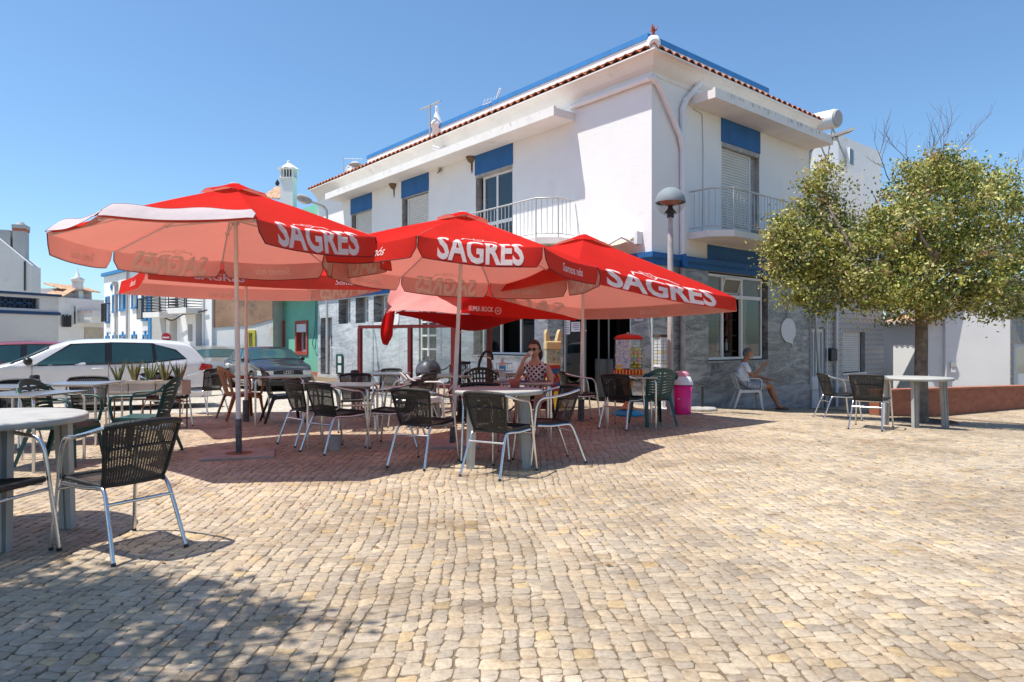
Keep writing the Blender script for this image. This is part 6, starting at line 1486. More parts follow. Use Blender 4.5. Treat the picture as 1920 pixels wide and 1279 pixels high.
# pink swing bin
p = G(1279, 776); S_ = p.y/F_; bn = thing('swing_bin', 'bright pink round bin with white swing lid beside the lamp post', 'waste bin', p)
hb = (776-720)*S_; r1 = 19*S_
mb = MB(); mb.lathe([(0, .01), (r1*.82, 0), (r1*.84, .01), (r1*.98, hb), (r1*.94, hb), (0, hb-.01)], 28); 
place2d(mb, text2d('ice', .01), lambda x, y: Vector((math.sin(x)*-(r1*.91+.002), -math.cos(x)*(r1*.91+.002), y)), .75, .45, hb*.5, hb*.5+.03, 1); mb.build('bin_body', [mat('pink_plastic', (.85, .02, .24), .3, var=.04), M_alu], bn)
mb = MB(); mb.lathe([(r1*1.06, hb-.01), (r1*1.06, hb+.015), (r1*.78, hb+.13), (r1*.72, hb+.13)], 28); mb.build('lid_ring', M_alu, bn)
mb = MB(); mb.lathe([(r1*.74, hb+.10), (r1*.72, hb+.17), (r1*.5, hb+.215), (0, hb+.225)], 28); mb.build('swing_flap', mat('pale_pink_plastic', (.72, .30, .38), .35), bn)
# unused parasol foot by the wall
p = G(1317, 770); mb = MB(); mb.lathe([(0, 0), (.26, 0), (.26, .035), (.22, .06), (.05, .07), (.04, .07)], 24, sq=.8); mb.tube([(0, 0, .06), (0, 0, .42)], .022, 10, 1)
simple('concrete_weight', 'empty concrete parasol foot with a short black stub by the marble wall', 'parasol weight', mb, [M_conc, P_black], p)
# green menu board on the marble
t0, z1 = Lt(632.5, 664); t1, z0 = Lt(644.5, 702); mbd = thing('notice_board', 'dark green louvred notice board with two white sheets on the marble', 'notice board', tuple(LP((t0+t1)/2, z0, .05)))
mb = MB(); lo, hi = min(t0, t1), max(t0, t1); pbox(mb, LP, lo, hi, z0, z1, .025, .05)
for k in range(12): pbox(mb, LP, lo+.04, hi-.04, z0+.05+k*.05, z0+.075+k*.05, .05, .062)
mb.build('board', mat('dark_green_paint', (.02, .10, .07), .5), mbd, True)
for (a, b_) in ((.08, .44), (.56, .90)): mb = MB(); pbox(mb, LP, lo+.05, lo+.30, lerp(z0, z1, a), lerp(z0, z1, b_), .064, .068); mb.build('sheet', paper, mbd, True)
# globe lamp post
p = G(1257, 777); gl = thing('globe_lamp_post', 'grey lamp post with a half-clear globe in front of the building corner', 'lamp post', p); S_ = p.y/F_
Z = lambda py: HC+(HY-py)*S_-p.z
mb = MB(); mb.tube([(0, 0, 0), (0, 0, .25), (0, 0, .27), (0, 0, Z(440)), (0, 0, Z(438)), (0, 0, Z(404))], [.062, .062, .05, .048, .042, .038], 16); mb.build('post', mat('weathered_grey_post', (.40, .38, .36), .6, .2, var=.2, vs=5), gl)
rg = 27.5*S_; zc = Z(378)
mb = MB(); mb.tube([(0, 0, Z(408)), (0, 0, Z(400))], .06, 14); mb.lathe([(.06, Z(400)), (.10, Z(399)), (.05, Z(392)), (.03, Z(385)), (.035, Z(380))], 14); mb.build('collar', M_black, gl)
mb = MB(); mb.lathe([(rg*math.cos(a*math.pi/20), zc+rg*math.sin(a*math.pi/20)*.96) for a in range(0, 11)]+[(rg*.02, zc+rg*.95), (rg*.9, zc+.01)], 28); mb.lathe([(rg*1.02, zc-.02), (rg*1.02, zc+.01)], 28); mb.build('globe_cap', mat('bluegrey_cap', (.24, .28, .30), .7, spec=.2), gl)
mb = MB(); mb.lathe([(rg*math.cos(a*math.pi/20), zc-.005+rg*math.sin(a*math.pi/20)*.96) for a in range(-9, 1)], 28); mb.build('globe_glass', glass('lamp_globe_glass', (.86, .86, .84), .0, .03, 1.18), gl)
mb = MB(); mb.lathe([(rg*.75, zc), (rg*.5, zc-.05), (.06, zc-.07)], 20); mb.build('reflector', mat('brownish_reflector', (.30, .20, .17), .4), gl)
# LED street lamp past the cafe's end
p = RP(6.5, 0, .15); p.z = gz(p.x, p.y); ld = thing('street_lamp', 'flat-headed street lamp arm reaching out above the shade tree', 'street lamp', p)
Y_ = p.y; A = lambda x, y, Y=Y_: at(x, y, Y)-p
mb = MB(); mb.tube(catmull([Vector((0, 0, 0)), A(1518, 420), A(1517, 300), A(1521, 283), A(1533, 272, Y_-.2), A(1556, 259, Y_-.5)], 5), .035, 8); mb.build('pole', M_rail, ld)
mb = MB(); a = A(1553, 261, Y_-.5); b_ = A(1598, 246, Y_-1.0); d = (b_-a); sd = Vector((0, .22, 0)); mb.prism([a-sd*.5, b_-sd*.6, b_+sd*.6, a+sd*.5], (0, 0, .06)); mb.prism([lerp(a, b_, .35)-sd*.35-Vector((0, 0, .02)), lerp(a, b_, .85)-sd*.35-Vector((0, 0, .02)), lerp(a, b_, .85)+sd*.35-Vector((0, 0, .02)), lerp(a, b_, .35)+sd*.35-Vector((0, 0, .02))], (0, 0, .018), 1); mb.box(tuple(lerp(a, b_, .3)-Vector((0, 0, .05))), (.1, .1, .06), 2)
mb.build('lamp_head', [M_conc, M_alu, M_rail], ld)
# wire goods trolley behind the windbreak and wicker pieces
p = at(885, 700, 11.6); p.z = gz(p.x, p.y); tr = thing('bicycle', 'silver bicycle with front basket leaning by the marble wall', 'bicycle', p)
A = lambda x, y: Vector(((x-885)*11.6/F_, 0, HC+(HY-y)*11.6/F_-p.z))
def ring(mb, c, r, t=.012, m=0): mb.tube([c+Vector((r*math.cos(a*math.pi/10), 0, r*math.sin(a*math.pi/10))) for a in range(20)], t, 6, m, True)
for cx in (-.45, .5):
    mb = MB(); ring(mb, Vector((cx, 0, .32)), .30, .016); 
    for k in range(8): mb.tube([Vector((cx, 0, .32)), Vector((cx+.29*math.cos(k*.785), 0, .32+.29*math.sin(k*.785)))], .002, 4, 1)
    mb.build('wheel', [M_rubber, M_steel], tr)
mb = MB(); mb.tube([(-.45, 0, .32), (-.1, 0, .75), (.35, 0, .78), (0, 0, .3), (-.1, 0, .75)], .013, 6); mb.tube([(0, 0, .3), (-.45, 0, .32)], .01, 6); mb.tube([(.5, 0, .32), (.38, 0, .70), (.33, 0, .92)], .013, 6); mb.build('frame', M_steel, tr)
mb = MB(); mb.tube(catmull([(.2, -.25, .98), (.3, -.22, .95), (.33, 0, .93), (.3, .22, .95), (.2, .25, .98)], 4), .011, 6); mb.tube([(.2, -.25, .98), (.1, -.26, .97)], .016, 6); mb.build('handlebar', M_steel, tr)
mb = MB()
for z in (.62, .72, .85): mb.tube([(.42, -.15, z), (.68, -.15, z), (.68, .15, z), (.42, .15, z)], .006, 4, 0, True)
for x in (.42, .51, .6, .68):
    for y in (-.15, .15): mb.tube([(x, y, .62), (x, y, .85)], .004, 4)
mb.build('basket', M_steel, tr)
mb = MB(); mb.box((-.14, 0, .86), (.24, .13, .05), 0, bev=.02); mb.tube([(-.12, 0, .84), (-.1, 0, .72)], .012, 6); mb.build('saddle', P_black, tr)
# dome-covered barbecue
p = at(803, 700, 12.4); p.z = gz(p.x, p.y); S_ = 12.4/F_; bb_ = thing('barbecue', 'round barbecue with dark grey dome lid standing before the glazed door', 'barbecue', p)
zb = HC+(HY-698)*S_-p.z; rr = .235
mb = MB(); mb.lathe([(rr*math.cos(a*math.pi/16), zb+rr*1.05*math.sin(a*math.pi/16)) for a in range(9)], 20); mb.tube([(0, -.05, zb+rr*1.05), (0, -.05, zb+rr*1.2), (0, .05, zb+rr*1.2), (0, .05, zb+rr*1.05)], .01, 6); mb.build('lid', mat('grey_enamel', (.10, .11, .13), .35), bb_)
mb = MB(); mb.lathe([(rr, zb), (rr*.9, zb-.12), (rr*.5, zb-.2), (0, zb-.22)], 20); mb.build('bowl', P_black, bb_)
for k in range(3): mb = MB(); mb.tube([(rr*.6*math.cos(k*2.1), rr*.6*math.sin(k*2.1), zb-.15), (rr*1.1*math.cos(k*2.1), rr*1.1*math.sin(k*2.1), 0)], .012, 6); mb.build('leg', M_steel, bb_)
# petrol-blue garment-like thing is a stack of wicker pieces on the back table
z_b = .716
mb = MB()
for k in range(5): mb.tube(catmull([(-.2, 0, .02), (-.18, .02*k, .2), (-.1, .02*k, .34), (.0, 0, .32), (.02, 0, .22)], 5), .02, 6)
mb.lathe([(.06, 0), (.075, .05), (.06, .055)], 12, 1, (.1, -.1, .02))
simple('wicker_handle', 'curved dark wicker piece standing on the table behind the bottle', 'basket', mb, [M_rattan, M_conc], (-.32, 10.55, z_b+gz(-.32, 10.55)))
# litter and fallen leaves on the square
lm_ = mat('fallen_leaf', (.30, .15, .04), .8); n = 0; mb = MB()
for k in range(420):
    x = random.uniform(-4, 9); y = random.uniform(2.2, 11); 
    if abs(x) > .8*y+.3: continue
    if random.random() > .25+.6*(x > 2): continue
    a = random.random()*6.3; s = random.uniform(.012, .03); z = gz(x, y)+.006
    p = [Vector((x+s*math.cos(a), y+s*math.sin(a), z)), Vector((x+s*.4*math.cos(a+1.6), y+s*.4*math.sin(a+1.6), z+.006)), Vector((x-s*math.cos(a), y-s*math.sin(a), z+.002)), Vector((x-s*.4*math.cos(a+1.6), y-s*.4*math.sin(a+1.6), z+.008))]
    mb.quad(*p)
tag(mb.build('leaf_litter', lm_), 'scattered dry leaves lying on the cobbles', 'leaf litter', kind='stuff')
# ---------------- parked cars ----------------
M_cglass = mat('tinted_car_glass', (.03, .075, .085), .03, var=.1, spec=.45)
M_ctrim = mat('black_car_trim', (.008, .008, .009), .4)
M_rim = mat('alloy_rim', (.50, .50, .52), .3, .8)
M_hl = mat('headlight_glass', (.55, .58, .6), .08, .3, coat=.8)
M_tl = mat('tail_light_red', (.42, .012, .015), .12, coat=.8)
def interp(P, x):
    if x <= P[0][0]: return P[0][1]
    for (a, b), (c, d) in zip(P, P[1:]):
        if x <= c:
            t = (x-a)/(c-a); return b+(d-b)*t
    return P[-1][1]
def sm_interp(P, x): return (interp(P, x-.05)+2*interp(P, x)+interp(P, x+.05))/4
def car(label, loc, heading, paint, top, belt, L=4.34, W=1.8, wb=(1.33, -1.32), wr=.315, side_w=(), screen=(1.32, .72), rear=(-2.03, -1.80), cat='car', front='plain', roof_rail=False, handles=(-.08, -.92), seams=(.98, -.26, -1.08), z_sill=.22):
    c = thing('parked_car', label, cat, loc, heading, 'cars parked along the street'); hl = L/2; hw = W/2
    def Wd(x): return hw*(1-.16*(abs(x)/hl)**5)-.0
    def side(x, z):
        w = Wd(x)
        if z < .42: w -= .07*((.42-z)/.3)**1.5 if z < .42 else 0
        if z > belt: w -= .025+(z-belt)*.36
        else: w -= .018*abs(math.sin((z-.42)/(belt-.42)*math.pi*1.0)-.5)+.010*math.exp(-((z-.60)/.03)**2)
        return w
    def T(x): return sm_interp(top, x)
    def ze(x): t = T(x); return t-.055-.03*max(0, min(1, (t-belt)/.3))
    def z0(x):
        z = z_sill
        for xc in wb:
            d = abs(x-xc); r_ = wr+.055
            if d < r_: z = max(z, wr+math.sqrt(r_*r_-d*d))
        if abs(x) > hl-.12: z = z_sill+.02
        return z
    N = 96; xs_ = [-hl+2*hl*i/N for i in range(N+1)]; NS, NC = 14, 8
    mb = MB()
    for s in (-1, 1):
        rows = []
        for x in xs_:
            e = ze(x); a = min(z0(x), e-.02); col = []
            for j in range(NS+1): z = lerp(a, e, j/NS); col.append(Vector((x, s*side(x, z), z)))
            ye = side(x, e); t = T(x)
            for j in range(1, NC+1): an = j/NC*math.pi/2; col.append(Vector((x, s*ye*math.cos(an)**.75 if j < NC else 0, e+(t-e)*math.sin(an))))
            rows.append(col)
        W_ = NS+NC+1; vs = [p for r in rows for p in r]
        mb.add(vs, [(i*W_+j, i*W_+j+1, (i+1)*W_+j+1, (i+1)*W_+j) for i in range(N) for j in range(W_-1)], 0, True)
    for x, sg_ in ((-hl, -1), (hl, 1)):
        pts = [Vector((x, side(x, z)*s, z)) for s, zz in ((1, 0), (-1, 1)) for z in ((z_sill+.02, ze(x)) if not zz else (ze(x), z_sill+.02))]
        mb.poly(pts, 0)
    mb.build('body', paint, c)
    # floor, so nothing shows through the arches
    mb = MB(); mb.box((0, 0, .42), (L-.3, W-.3, .42), 0); mb.build('underbody', M_rubber, c)
    def patch(q, m, name, off=.006, n=8, parent=c):
        (xa, za), (xb, zb), (xc, zc), (xd, zd) = q; out = []
        for s in (-1, 1):
            mb = MB()
            def fn(u, v):
                x = lerp(lerp(xa, xb, u), lerp(xd, xc, u), v); z = lerp(lerp(za, zb, u), lerp(zd, zc, u), v); return Vector((x, s*(side(x, z)+off), z))
            mb.sheet(fn, n, n, 0, 0); out.append(mb.build(name, m, parent))
        return out
    # dark surround then glass
    xs0 = min(min(p[0] for p in q) for q in side_w); 
    for q in side_w:
        cx = sum(p[0] for p in q)/4; cz = sum(p[1] for p in q)/4
        big = [(p[0]+(.035 if p[0] > cx else -.035), p[1]+(.022 if p[1] > cz else -.022)) for p in q]
        pr = patch(big, M_ctrim, 'window_trim', .004)
        patch(q, M_cglass, 'side_window', .009)
    for qa, qb in zip(side_w, side_w[1:]): patch([(qa[1][0]+.01, qa[1][1]-.02), (qb[0][0]-.01, qb[0][1]-.02), (qb[3][0]-.01, qb[3][1]+.02), (qa[2][0]+.01, qa[2][1]+.02)], M_ctrim, 'pillar_trim', .005)
    def crown(x, u, off=.008):
        e = ze(x); ye = side(x, e); t = T(x); an = math.acos(min(1, abs(u)**(1/.75))); return Vector((x, math.copysign(ye*abs(u), u) if u else 0, e+(t-e)*math.sin(an)+off))
    for nm, (xa, xb), sg_ in (('windscreen', screen, 1), ('rear_window', rear, -1)):
        mb = MB()
        mb.sheet(lambda u, v: crown(lerp(xa, xb, v), (u-.5)*2*(.985 if sg_ > 0 else .90), .006), 16, 8, 1); mb.sheet(lambda u, v: crown(lerp(lerp(xa, xb, .04), lerp(xa, xb, .95), v), (u-.5)*2*(.93 if sg_ > 0 else .83), .010)+Vector((sg_*.004, 0, 0)), 16, 8, 0)
        mb.build(nm, [M_cglass, M_ctrim], c)
    # door seams and handles
    for s in (-1, 1):
        mb = MB()
        for x in seams: mb.tube([(x+.0*z, s*(side(x, z)+.001), z) for z in [lerp(max(z_sill+.05, z0(x)+.02), belt-.02, k/8) for k in range(9)]], .004, 4)
        mb.tube([(x, s*(side(x, z_sill+.06)+.002), z_sill+.06) for x in [lerp(wb[0]-.42, wb[1]+.42, k/12) for k in range(13)]], .018, 4)
        mb.build('seam_lines', M_ctrim, c)
        for x in handles: mb = MB(); z = belt-.10; y = side(x, z); mb.tube([(x-.10, s*(y+.008), z), (x-.08, s*(y+.032), z+.008), (x+.08, s*(y+.032), z+.008), (x+.10, s*(y+.008), z)], .012, 6); mb.build('door_handle', paint, c)
        mb = MB(); x = screen[0]-.28; z = belt+.07; y = side(x, z); bm = bmesh.new(); bmesh.ops.create_icosphere(bm, subdivisions=3, radius=1); mb.bm(bm, 0, Matrix.Translation((x, s*(y+.10), z)) @ Matrix.Diagonal((.075, .105, .075, 1))); mb.tube([(x, s*y, z-.05), (x, s*(y+.06), z-.03)], .02, 6); mb.build('wing_mirror', M_ctrim, c)
    for xc in wb:
        for s in (-1, 1):
            mb = MB(); wy = s*(hw-.115); Mw = Matrix.Translation((xc, wy, wr)) @ Matrix.Rotation(R(90)*-s, 4, 'X')
            mb.lathe([(wr*.66, -.09), (wr*.9, -.10), (wr, -.07), (wr, .07), (wr*.93, .105), (wr*.70, .10), (wr*.66, .085)], 32, 0, M=Mw); tw_ = mb.build('wheel', M_rubber, c)
            mb = MB(); mb.lathe([(wr*.68, .095), (wr*.64, .09), (wr*.62, -.02), (0, -.04)], 28, 0, M=Mw); mb.lathe([(.045, .075), (.03, .085), (0, .087)], 12, 0, M=Mw)
            for k in range(5):
                for dk in (-.12, .12): a = k*2*math.pi/5+dk*0; mb.tube([Mw @ Vector((.03*math.cos(a), .03*math.sin(a), .06)), Mw @ Vector((wr*.64*math.cos(a+dk), wr*.64*math.sin(a+dk), .07))], [.022, .018], 6)
            mb.build('rim', M_rim, tw_)
    # lights, grille, plates
    zf = ze(hl-.12)
    for s in (-1, 1):
        mb = MB(); x0 = hl-.42
        def fl(u, v): x = lerp(x0, hl-.03, u); z = lerp(zf-.16, zf-.01-.02*u, v); return Vector((x+.004, s*(side(x, z)+.006), z))
        mb.sheet(fl, 8, 4)
        mb.sheet(lambda u, v: Vector((hl+.006, s*lerp(side(hl, zf)-.005, hw*.52, u), lerp(zf-.16, zf-.02, v))), 4, 4); mb.build('headlight', M_hl, c)
        mb = MB(); zr = belt-.10
        def tl(u, v): x = lerp(-hl+.01, -hl+.27-.06*v, u); z = lerp(zr-.11+.05*u, zr+.05+.03*u, v); return Vector((x, s*(side(x, z)+.010), z))
        mb.sheet(tl, 8, 4, 0, .01); mb.box((-hl-.002, s*(hw*.74), zr-.03), (.02, .18, .12), 0, bev=.005); mb.build('tail_light', M_tl, c)
    mb = MB(); mb.box((hl+.005, 0, .46), (.02, .95, .14), 0); mb.box((hl+.006, 0, .30), (.015, 1.3, .09), 0)
    if front == 'rings':
        mb.box((hl+.008, 0, zf-.085), (.012, .80, .15), 0); 
        mb.tube([(hl+.015, y, z) for y, z in ((-.4, zf-.01), (.4, zf-.01), (.36, zf-.16), (-.36, zf-.16))], .007, 4, 1, True)
        for k in range(4): cy = (-1.5+k)*.068; mb.tube([(hl+.022, cy+.045*math.cos(a*math.pi/8), zf-.08+.045*math.sin(a*math.pi/8)) for a in range(16)], .007, 5, 1, True)
    mb.build('grille', [M_ctrim, M_steel], c)
    mb = MB(); mb.box((hl+.018, 0, .45), (.01, .50, .11), 0); mb.box((-hl-.012, 0, .62), (.01, .50, .11), 0); mb.build('number_plate', M_alu, c)
    if roof_rail:
        for s in (-1, 1): mb = MB(); mb.tube(catmull([(.55, s*.58, T(.5)-.02), (.45, s*.6, T(.4)+.04), (-1.2, s*.6, T(-1.2)+.04), (-1.35, s*.58, T(-1.3)-.02)], 5), .014, 6); mb.build('roof_rail', M_ctrim, c)
    return c
hatch = [(-2.17, .62), (-2.12, .80), (-2.06, .97), (-1.98, 1.10), (-1.80, 1.33), (-1.66, 1.39), (-1.2, 1.435), (-.5, 1.455), (.15, 1.44), (.45, 1.40), (.72, 1.31), (1.05, 1.13), (1.30, 1.01), (1.42, .975), (1.8, .88), (2.02, .78), (2.12, .68), (2.17, .58)]
sedan = [(-2.27, .62), (-2.24, .92), (-2.15, .98), (-1.75, 1.0), (-1.55, 1.06), (-1.05, 1.34), (-.7, 1.40), (-.1, 1.43), (.25, 1.41), (.55, 1.33), (.95, 1.10), (1.2, .985), (1.35, .955), (1.8, .89), (2.1, .80), (2.22, .70), (2.27, .58)]
def sw(*q): return list(q)
hatch_w = [sw((.94, .945), (-.20, .955), (-.20, 1.345), (.34, 1.325)), sw((-.32, .955), (-1.05, .975), (-1.02, 1.335), (-.32, 1.355)), sw((-1.12, .985), (-1.64, 1.05), (-1.44, 1.20), (-1.08, 1.325))]
def paint(name, col, coat=.8, rough=.3, metal=0.0): return mat(name, col, rough, metal, var=.03, coat=coat, vs=.8)
wx, wy = -8.66, 14.1
car('white five-door hatchback parked side-on behind the aloe planter', (wx, wy, road_z(wx, wy)), R(212), paint('white_car_paint', (.72, .71, .71)), hatch, .95, side_w=hatch_w)
x, y = -11.7, 16.0
car('dark red car largely hidden behind the white hatchback', (x, y, road_z(x, y)), R(212), paint('wine_red_paint', (.20, .010, .014)), hatch, .95, side_w=hatch_w)
x, y = -15.6, 20.2
car('dark grey estate car with roof rails glimpsed over the red car', (x, y, road_z(x, y)), R(181), paint('graphite_paint', (.05, .055, .06)), [(a, b*1.13 if b > .9 else b) for a, b in hatch], 1.02, side_w=[[(p[0], p[1]*1.09) for p in q] for q in hatch_w], roof_rail=True)
sed_w = [sw((.88, .935), (.03, .945), (.03, 1.33), (.38, 1.29)), sw((-.06, .945), (-.85, .955), (-.78, 1.30), (-.06, 1.335)), sw((-.93, .965), (-1.32, .99), (-1.02, 1.22), (-.87, 1.28))]
x, y = -8.3, 23.0
car('dark navy saloon car with a four-ring badge facing the square', (x, y, road_z(x, y)), math.atan2(-.80, .60), paint('navy_paint', (.012, .018, .035)), sedan, .94, L=4.54, W=1.77, wb=(1.38, -1.27), side_w=sed_w, screen=(1.12, .50), rear=(-1.55, -1.0), front='rings')
x, y = -11.6, 26.6
car('silver-grey car parked behind the navy saloon', (x, y, road_z(x, y)), math.atan2(-.86, .5), paint('silver_grey_paint', (.22, .235, .24), metal=.4), hatch, .95, side_w=hatch_w)
# ---------------- people ----------------
def skin_mesh(chains, mats, name, parent, levels=2, extra=None, m_fn=None):
    """chains: list of lists of (x,y,z,r) ; chains whose first point equals an existing point share that vertex"""
    V = []; E = []; Rr = []
    def idx(p):
        for i, q in enumerate(V):
            if (Vector(q)-Vector(p[:3])).length < 1e-5: return i
        V.append(tuple(p[:3])); Rr.append(p[3] if isinstance(p[3], (tuple, list)) else (p[3], p[3])); return len(V)-1
    for ch in chains:
        prev = None
        for p in ch:
            i = idx(p)
            if prev is not None and prev != i: E.append((prev, i))
            prev = i
    me = bpy.data.meshes.new(name); me.from_pydata(V, E, []); ob = bpy.data.objects.new(name, me); COL.objects.link(ob)
    md = ob.modifiers.new('s', 'SKIN'); md.use_smooth_shade = True; md.branch_smoothing = .6
    sv = me.skin_vertices[0].data
    for i, r in enumerate(Rr): sv[i].radius = r; sv[i].use_root = (i == 0)
    sb = ob.modifiers.new('u', 'SUBSURF'); sb.levels = levels; sb.render_levels = levels
    bpy.context.view_layer.update()
    m2 = bpy.data.meshes.new_from_object(ob.evaluated_get(bpy.context.evaluated_depsgraph_get()))
    bpy.data.objects.remove(ob)
    m2.materials.clear()
    for m in mats: m2.materials.append(m)
    for p in m2.polygons: p.use_smooth = True; p.material_index = m_fn(p.center) if m_fn else 0
    o = bpy.data.objects.new(name, m2); COL.objects.link(o); o.parent = parent; return o
def ball(mb, c, r, M=None, m=0, sub=3):
    bm = bmesh.new(); bmesh.ops.create_icosphere(bm, subdivisions=sub, radius=1); T = Matrix.Translation(c) @ (M or Matrix.Identity(4)) @ Matrix.Diagonal((*r, 1)); mb.bm(bm, m, T)
def head_mesh(mb, c, rot, s=1.0, beard=False):
    """head of a real shape: skull, jaw, nose, lips, ears; faces local -Y"""
    T = Matrix.Translation(c) @ rot @ Matrix.Scale(s, 4)
    bm = bmesh.new(); bmesh.ops.create_icosphere(bm, subdivisions=4, radius=1)
    for v in bm.verts:
        x, y, z = v.co; px = x*.076; py = y*.096; pz = z*.118
        if z < 0:  # jaw narrows and comes forward
            k = -z; px *= 1-.30*k*k; py = py*(1-.22*k)-.012*k if y < 0 else py*(1-.50*k)
        if y < -.6: py = max(py, -.092)
        g = lambda cx, cz, w, a: a*math.exp(-((px-cx)/w)**2-((pz-cz)/(w*1.3))**2) if y < 0 else 0
        py -= g(0, -.018, .012, .024)+g(0, .004, .009, .012)+g(0, -.055, .020, .007)+g(0, -.098, .02, .008)
        py += g(-.030, .010, .015, .009)+g(.030, .010, .015, .009)+g(0, -.074, .016, .004)
        v.co = (px, py, pz)
    mb.bm(bm, 0, T)
    for s_ in (-1, 1):
        ball(mb, T @ Vector((s_*.078, .008, -.008)), (.010*s, .022*s, .034*s), rot, 0, 2)
        ball(mb, T @ Vector((s_*.030, -.078, .012)), (.0125*s, .0125*s, .0125*s), None, 1, 2); ball(mb, T @ Vector((s_*.030, -.0895, .012)), (.005*s, .004*s, .005*s), None, 2, 1)
    mb.tube([T @ Vector((x, -.094+abs(x)*.35, -.058)) for x in (-.022, -.011, 0, .011, .022)], [.003, .006, .006, .006, .003], 6, 3)
    return T
def fingers(base, dirs, palm_n, lens, r=.0085):
    out = []
    for (b_, d, c_), L in zip(dirs, lens):
        p = [b_]; cur = Vector(d).normalized()
        ch = [(b_, r*1.15)]
        q = Vector(b_)
        for k, f in enumerate((.42, .33, .25)):
            q = q+cur*L*f; ch.append((tuple(q), r*(1-.1*k))); cur = (cur+Vector(palm_n)*c_).normalized()
        out.append([(*Vector(p_), r_) for p_, r_ in ch])
    return out
M_eye = mat('eye_white', (.45, .42, .40), .2); M_lip = mat('lips', (.38, .12, .10), .5)
M_hair1 = mat('dark_brown_hair', (.045, .018, .010), .5, var=.4, vs=30, bump=.6, bs=150); M_hair2 = mat('grey_hair', (.14, .135, .13), .6, var=.35, vs=30, bump=.5, bs=150)

# --- seated woman; local frame: faces -Y, seat height .42 ---
wp = Vector((.31, 9.32, 0))
wm = thing('person', 'seated person in sunglasses and checked sleeveless top sipping from a white cup', 'person', (wp.x, wp.y, 0), R(-14)); wm.scale = (.94, .94, .94)
pel = (0, .04, .52)
torso = [(*pel, .155), (0, .055, .62, .140), (0, .06, .74, .135), (0, .05, .86, .150), (0, .04, .955, .125), (0, .03, 1.02, .066), (0, .015, 1.08, .056), (0, .01, 1.13, .050)]
legs = []
for s in (-1, 1):
    legs.append([(*pel, .155), (s*.10, -.02, .51, .105), (s*.13, -.26, .49, .082), (s*.135, -.46, .46, .062), (s*.135, -.47, .27, .052), (s*.13, -.45, .10, .036), (s*.13, -.47, .05, .038), (s*.14, -.58, .03, .028)])
Lsh = (.165, .04, .935); Rsh = (-.165, .04, .935)
# her right hand (image left) lifts the cup to the mouth
armR = [(0, .04, .955, .125), (*Rsh, .058), (-.245, -.02, .80, .046), (-.275, -.13, .70, .038), (-.20, -.20, .84, .033), (-.112, -.21, 1.035, .026), (-.078, -.20, 1.085, .030)]
armL = [(0, .04, .955, .125), (*Lsh, .058), (.235, .0, .80, .048), (.255, -.08, .68, .039), (.17, -.27, .685, .032), (.06, -.36, .715, .026), (.02, -.375, .725, .030)]
fr = []
for k in range(4):
    b_ = Vector((-.072+.002*k, -.205, 1.115-.014*k)); fr.append([(*(-.078, -.20, 1.085), .030), (*b_, .012), (*(b_+Vector((.024, -.004, .010))), .0095), (*(b_+Vector((.044, .012, .008))), .0085)])
fr.append([(-.078, -.20, 1.085, .030), (-.085, -.165, 1.10, .012), (-.072, -.145, 1.12, .010), (-.058, -.138, 1.135, .0085)])
for k in range(4):
    b_ = Vector((.02-.0*k, -.385+.016*k, .725)); fr.append([(*(.02, -.375, .725), .030), (*b_, .012), (*(b_+Vector((-.04, -.008+.004*k, -.002))), .0095), (*(b_+Vector((-.068, -.006+.004*k, -.010))), .0085)])

mb = MB(); rot = Euler((R(6), 0, R(-10))).to_matrix().to_4x4(); T = head_mesh(mb, Vector((0, -.02, 1.185)), rot, 1.04); mb.build('head', [M_skin, M_eye, M_black, M_lip], wm)
mb = MB()
bm = bmesh.new(); bmesh.ops.create_icosphere(bm, subdivisions=4, radius=1)
for v in bm.verts:
    x, y, z = v.co
    v.co = (x*.088, y*.108+.008, z*.128+.006)
    lim = -.62+max(0, z)*.0
    if y < -.25 and z < .52+.1*abs(x)*0: v.co.y = -.25*.108+.012+(y+.25)*.01; 
    if z < -.25: v.co.x *= .72; v.co.z = -.25*.128
bmesh.ops.delete(bm, geom=[v for v in bm.verts if (v.co.z <= -.25*.128+1e-5 and v.co.y < .03)], context='VERTS')
mb.bm(bm, 0, T)
mb.tube([T @ Vector(p) for p in ((.02, .09, .0), (.045, .105, -.06), (.05, .10, -.12), (.05, .085, -.17))], [.045, .04, .032, .010], 10)
mb.build('hair', M_hair1, wm)
mb = MB()
for s in (-1, 1): ball(mb, T @ Vector((s*.033, -.098, .010)), (.029, .007, .024), rot, 0, 3); mb.tube([T @ Vector((s*.058, -.09, .018)), T @ Vector((s*.082, -.03, .015)), T @ Vector((s*.084, .02, .012))], .003, 5, 1)
mb.tube([T @ Vector((-.008, -.106, .016)), T @ Vector((.008, -.106, .016))], .003, 5, 1); mb.build('sunglasses', [mat('dark_lens', (.01, .008, .008), .05), mat('tortoise_frame', (.08, .03, .015), .3)], wm)
m, nt_, b_ = new_mat('pink_top_dark_diamonds'); tc = nt_.nodes.new('ShaderNodeTexCoord'); mp = nt_.nodes.new('ShaderNodeMapping'); mp.inputs['Rotation'].default_value = (0, R(40), 0); nt_.links.new(tc.outputs['Object'], mp.inputs[0])
v = nt_.nodes.new('ShaderNodeTexVoronoi'); v.inputs['Scale'].default_value = 19; v.distance = 'CHEBYCHEV'; v.inputs['Randomness'].default_value = .12
sp_ = nt_.nodes.new('ShaderNodeVectorMath'); sp_.operation = 'MULTIPLY'; sp_.inputs[1].default_value = (1, .0, 1); nt_.links.new(mp.outputs[0], sp_.inputs[0]); nt_.links.new(sp_.outputs[0], v.inputs['Vector'])
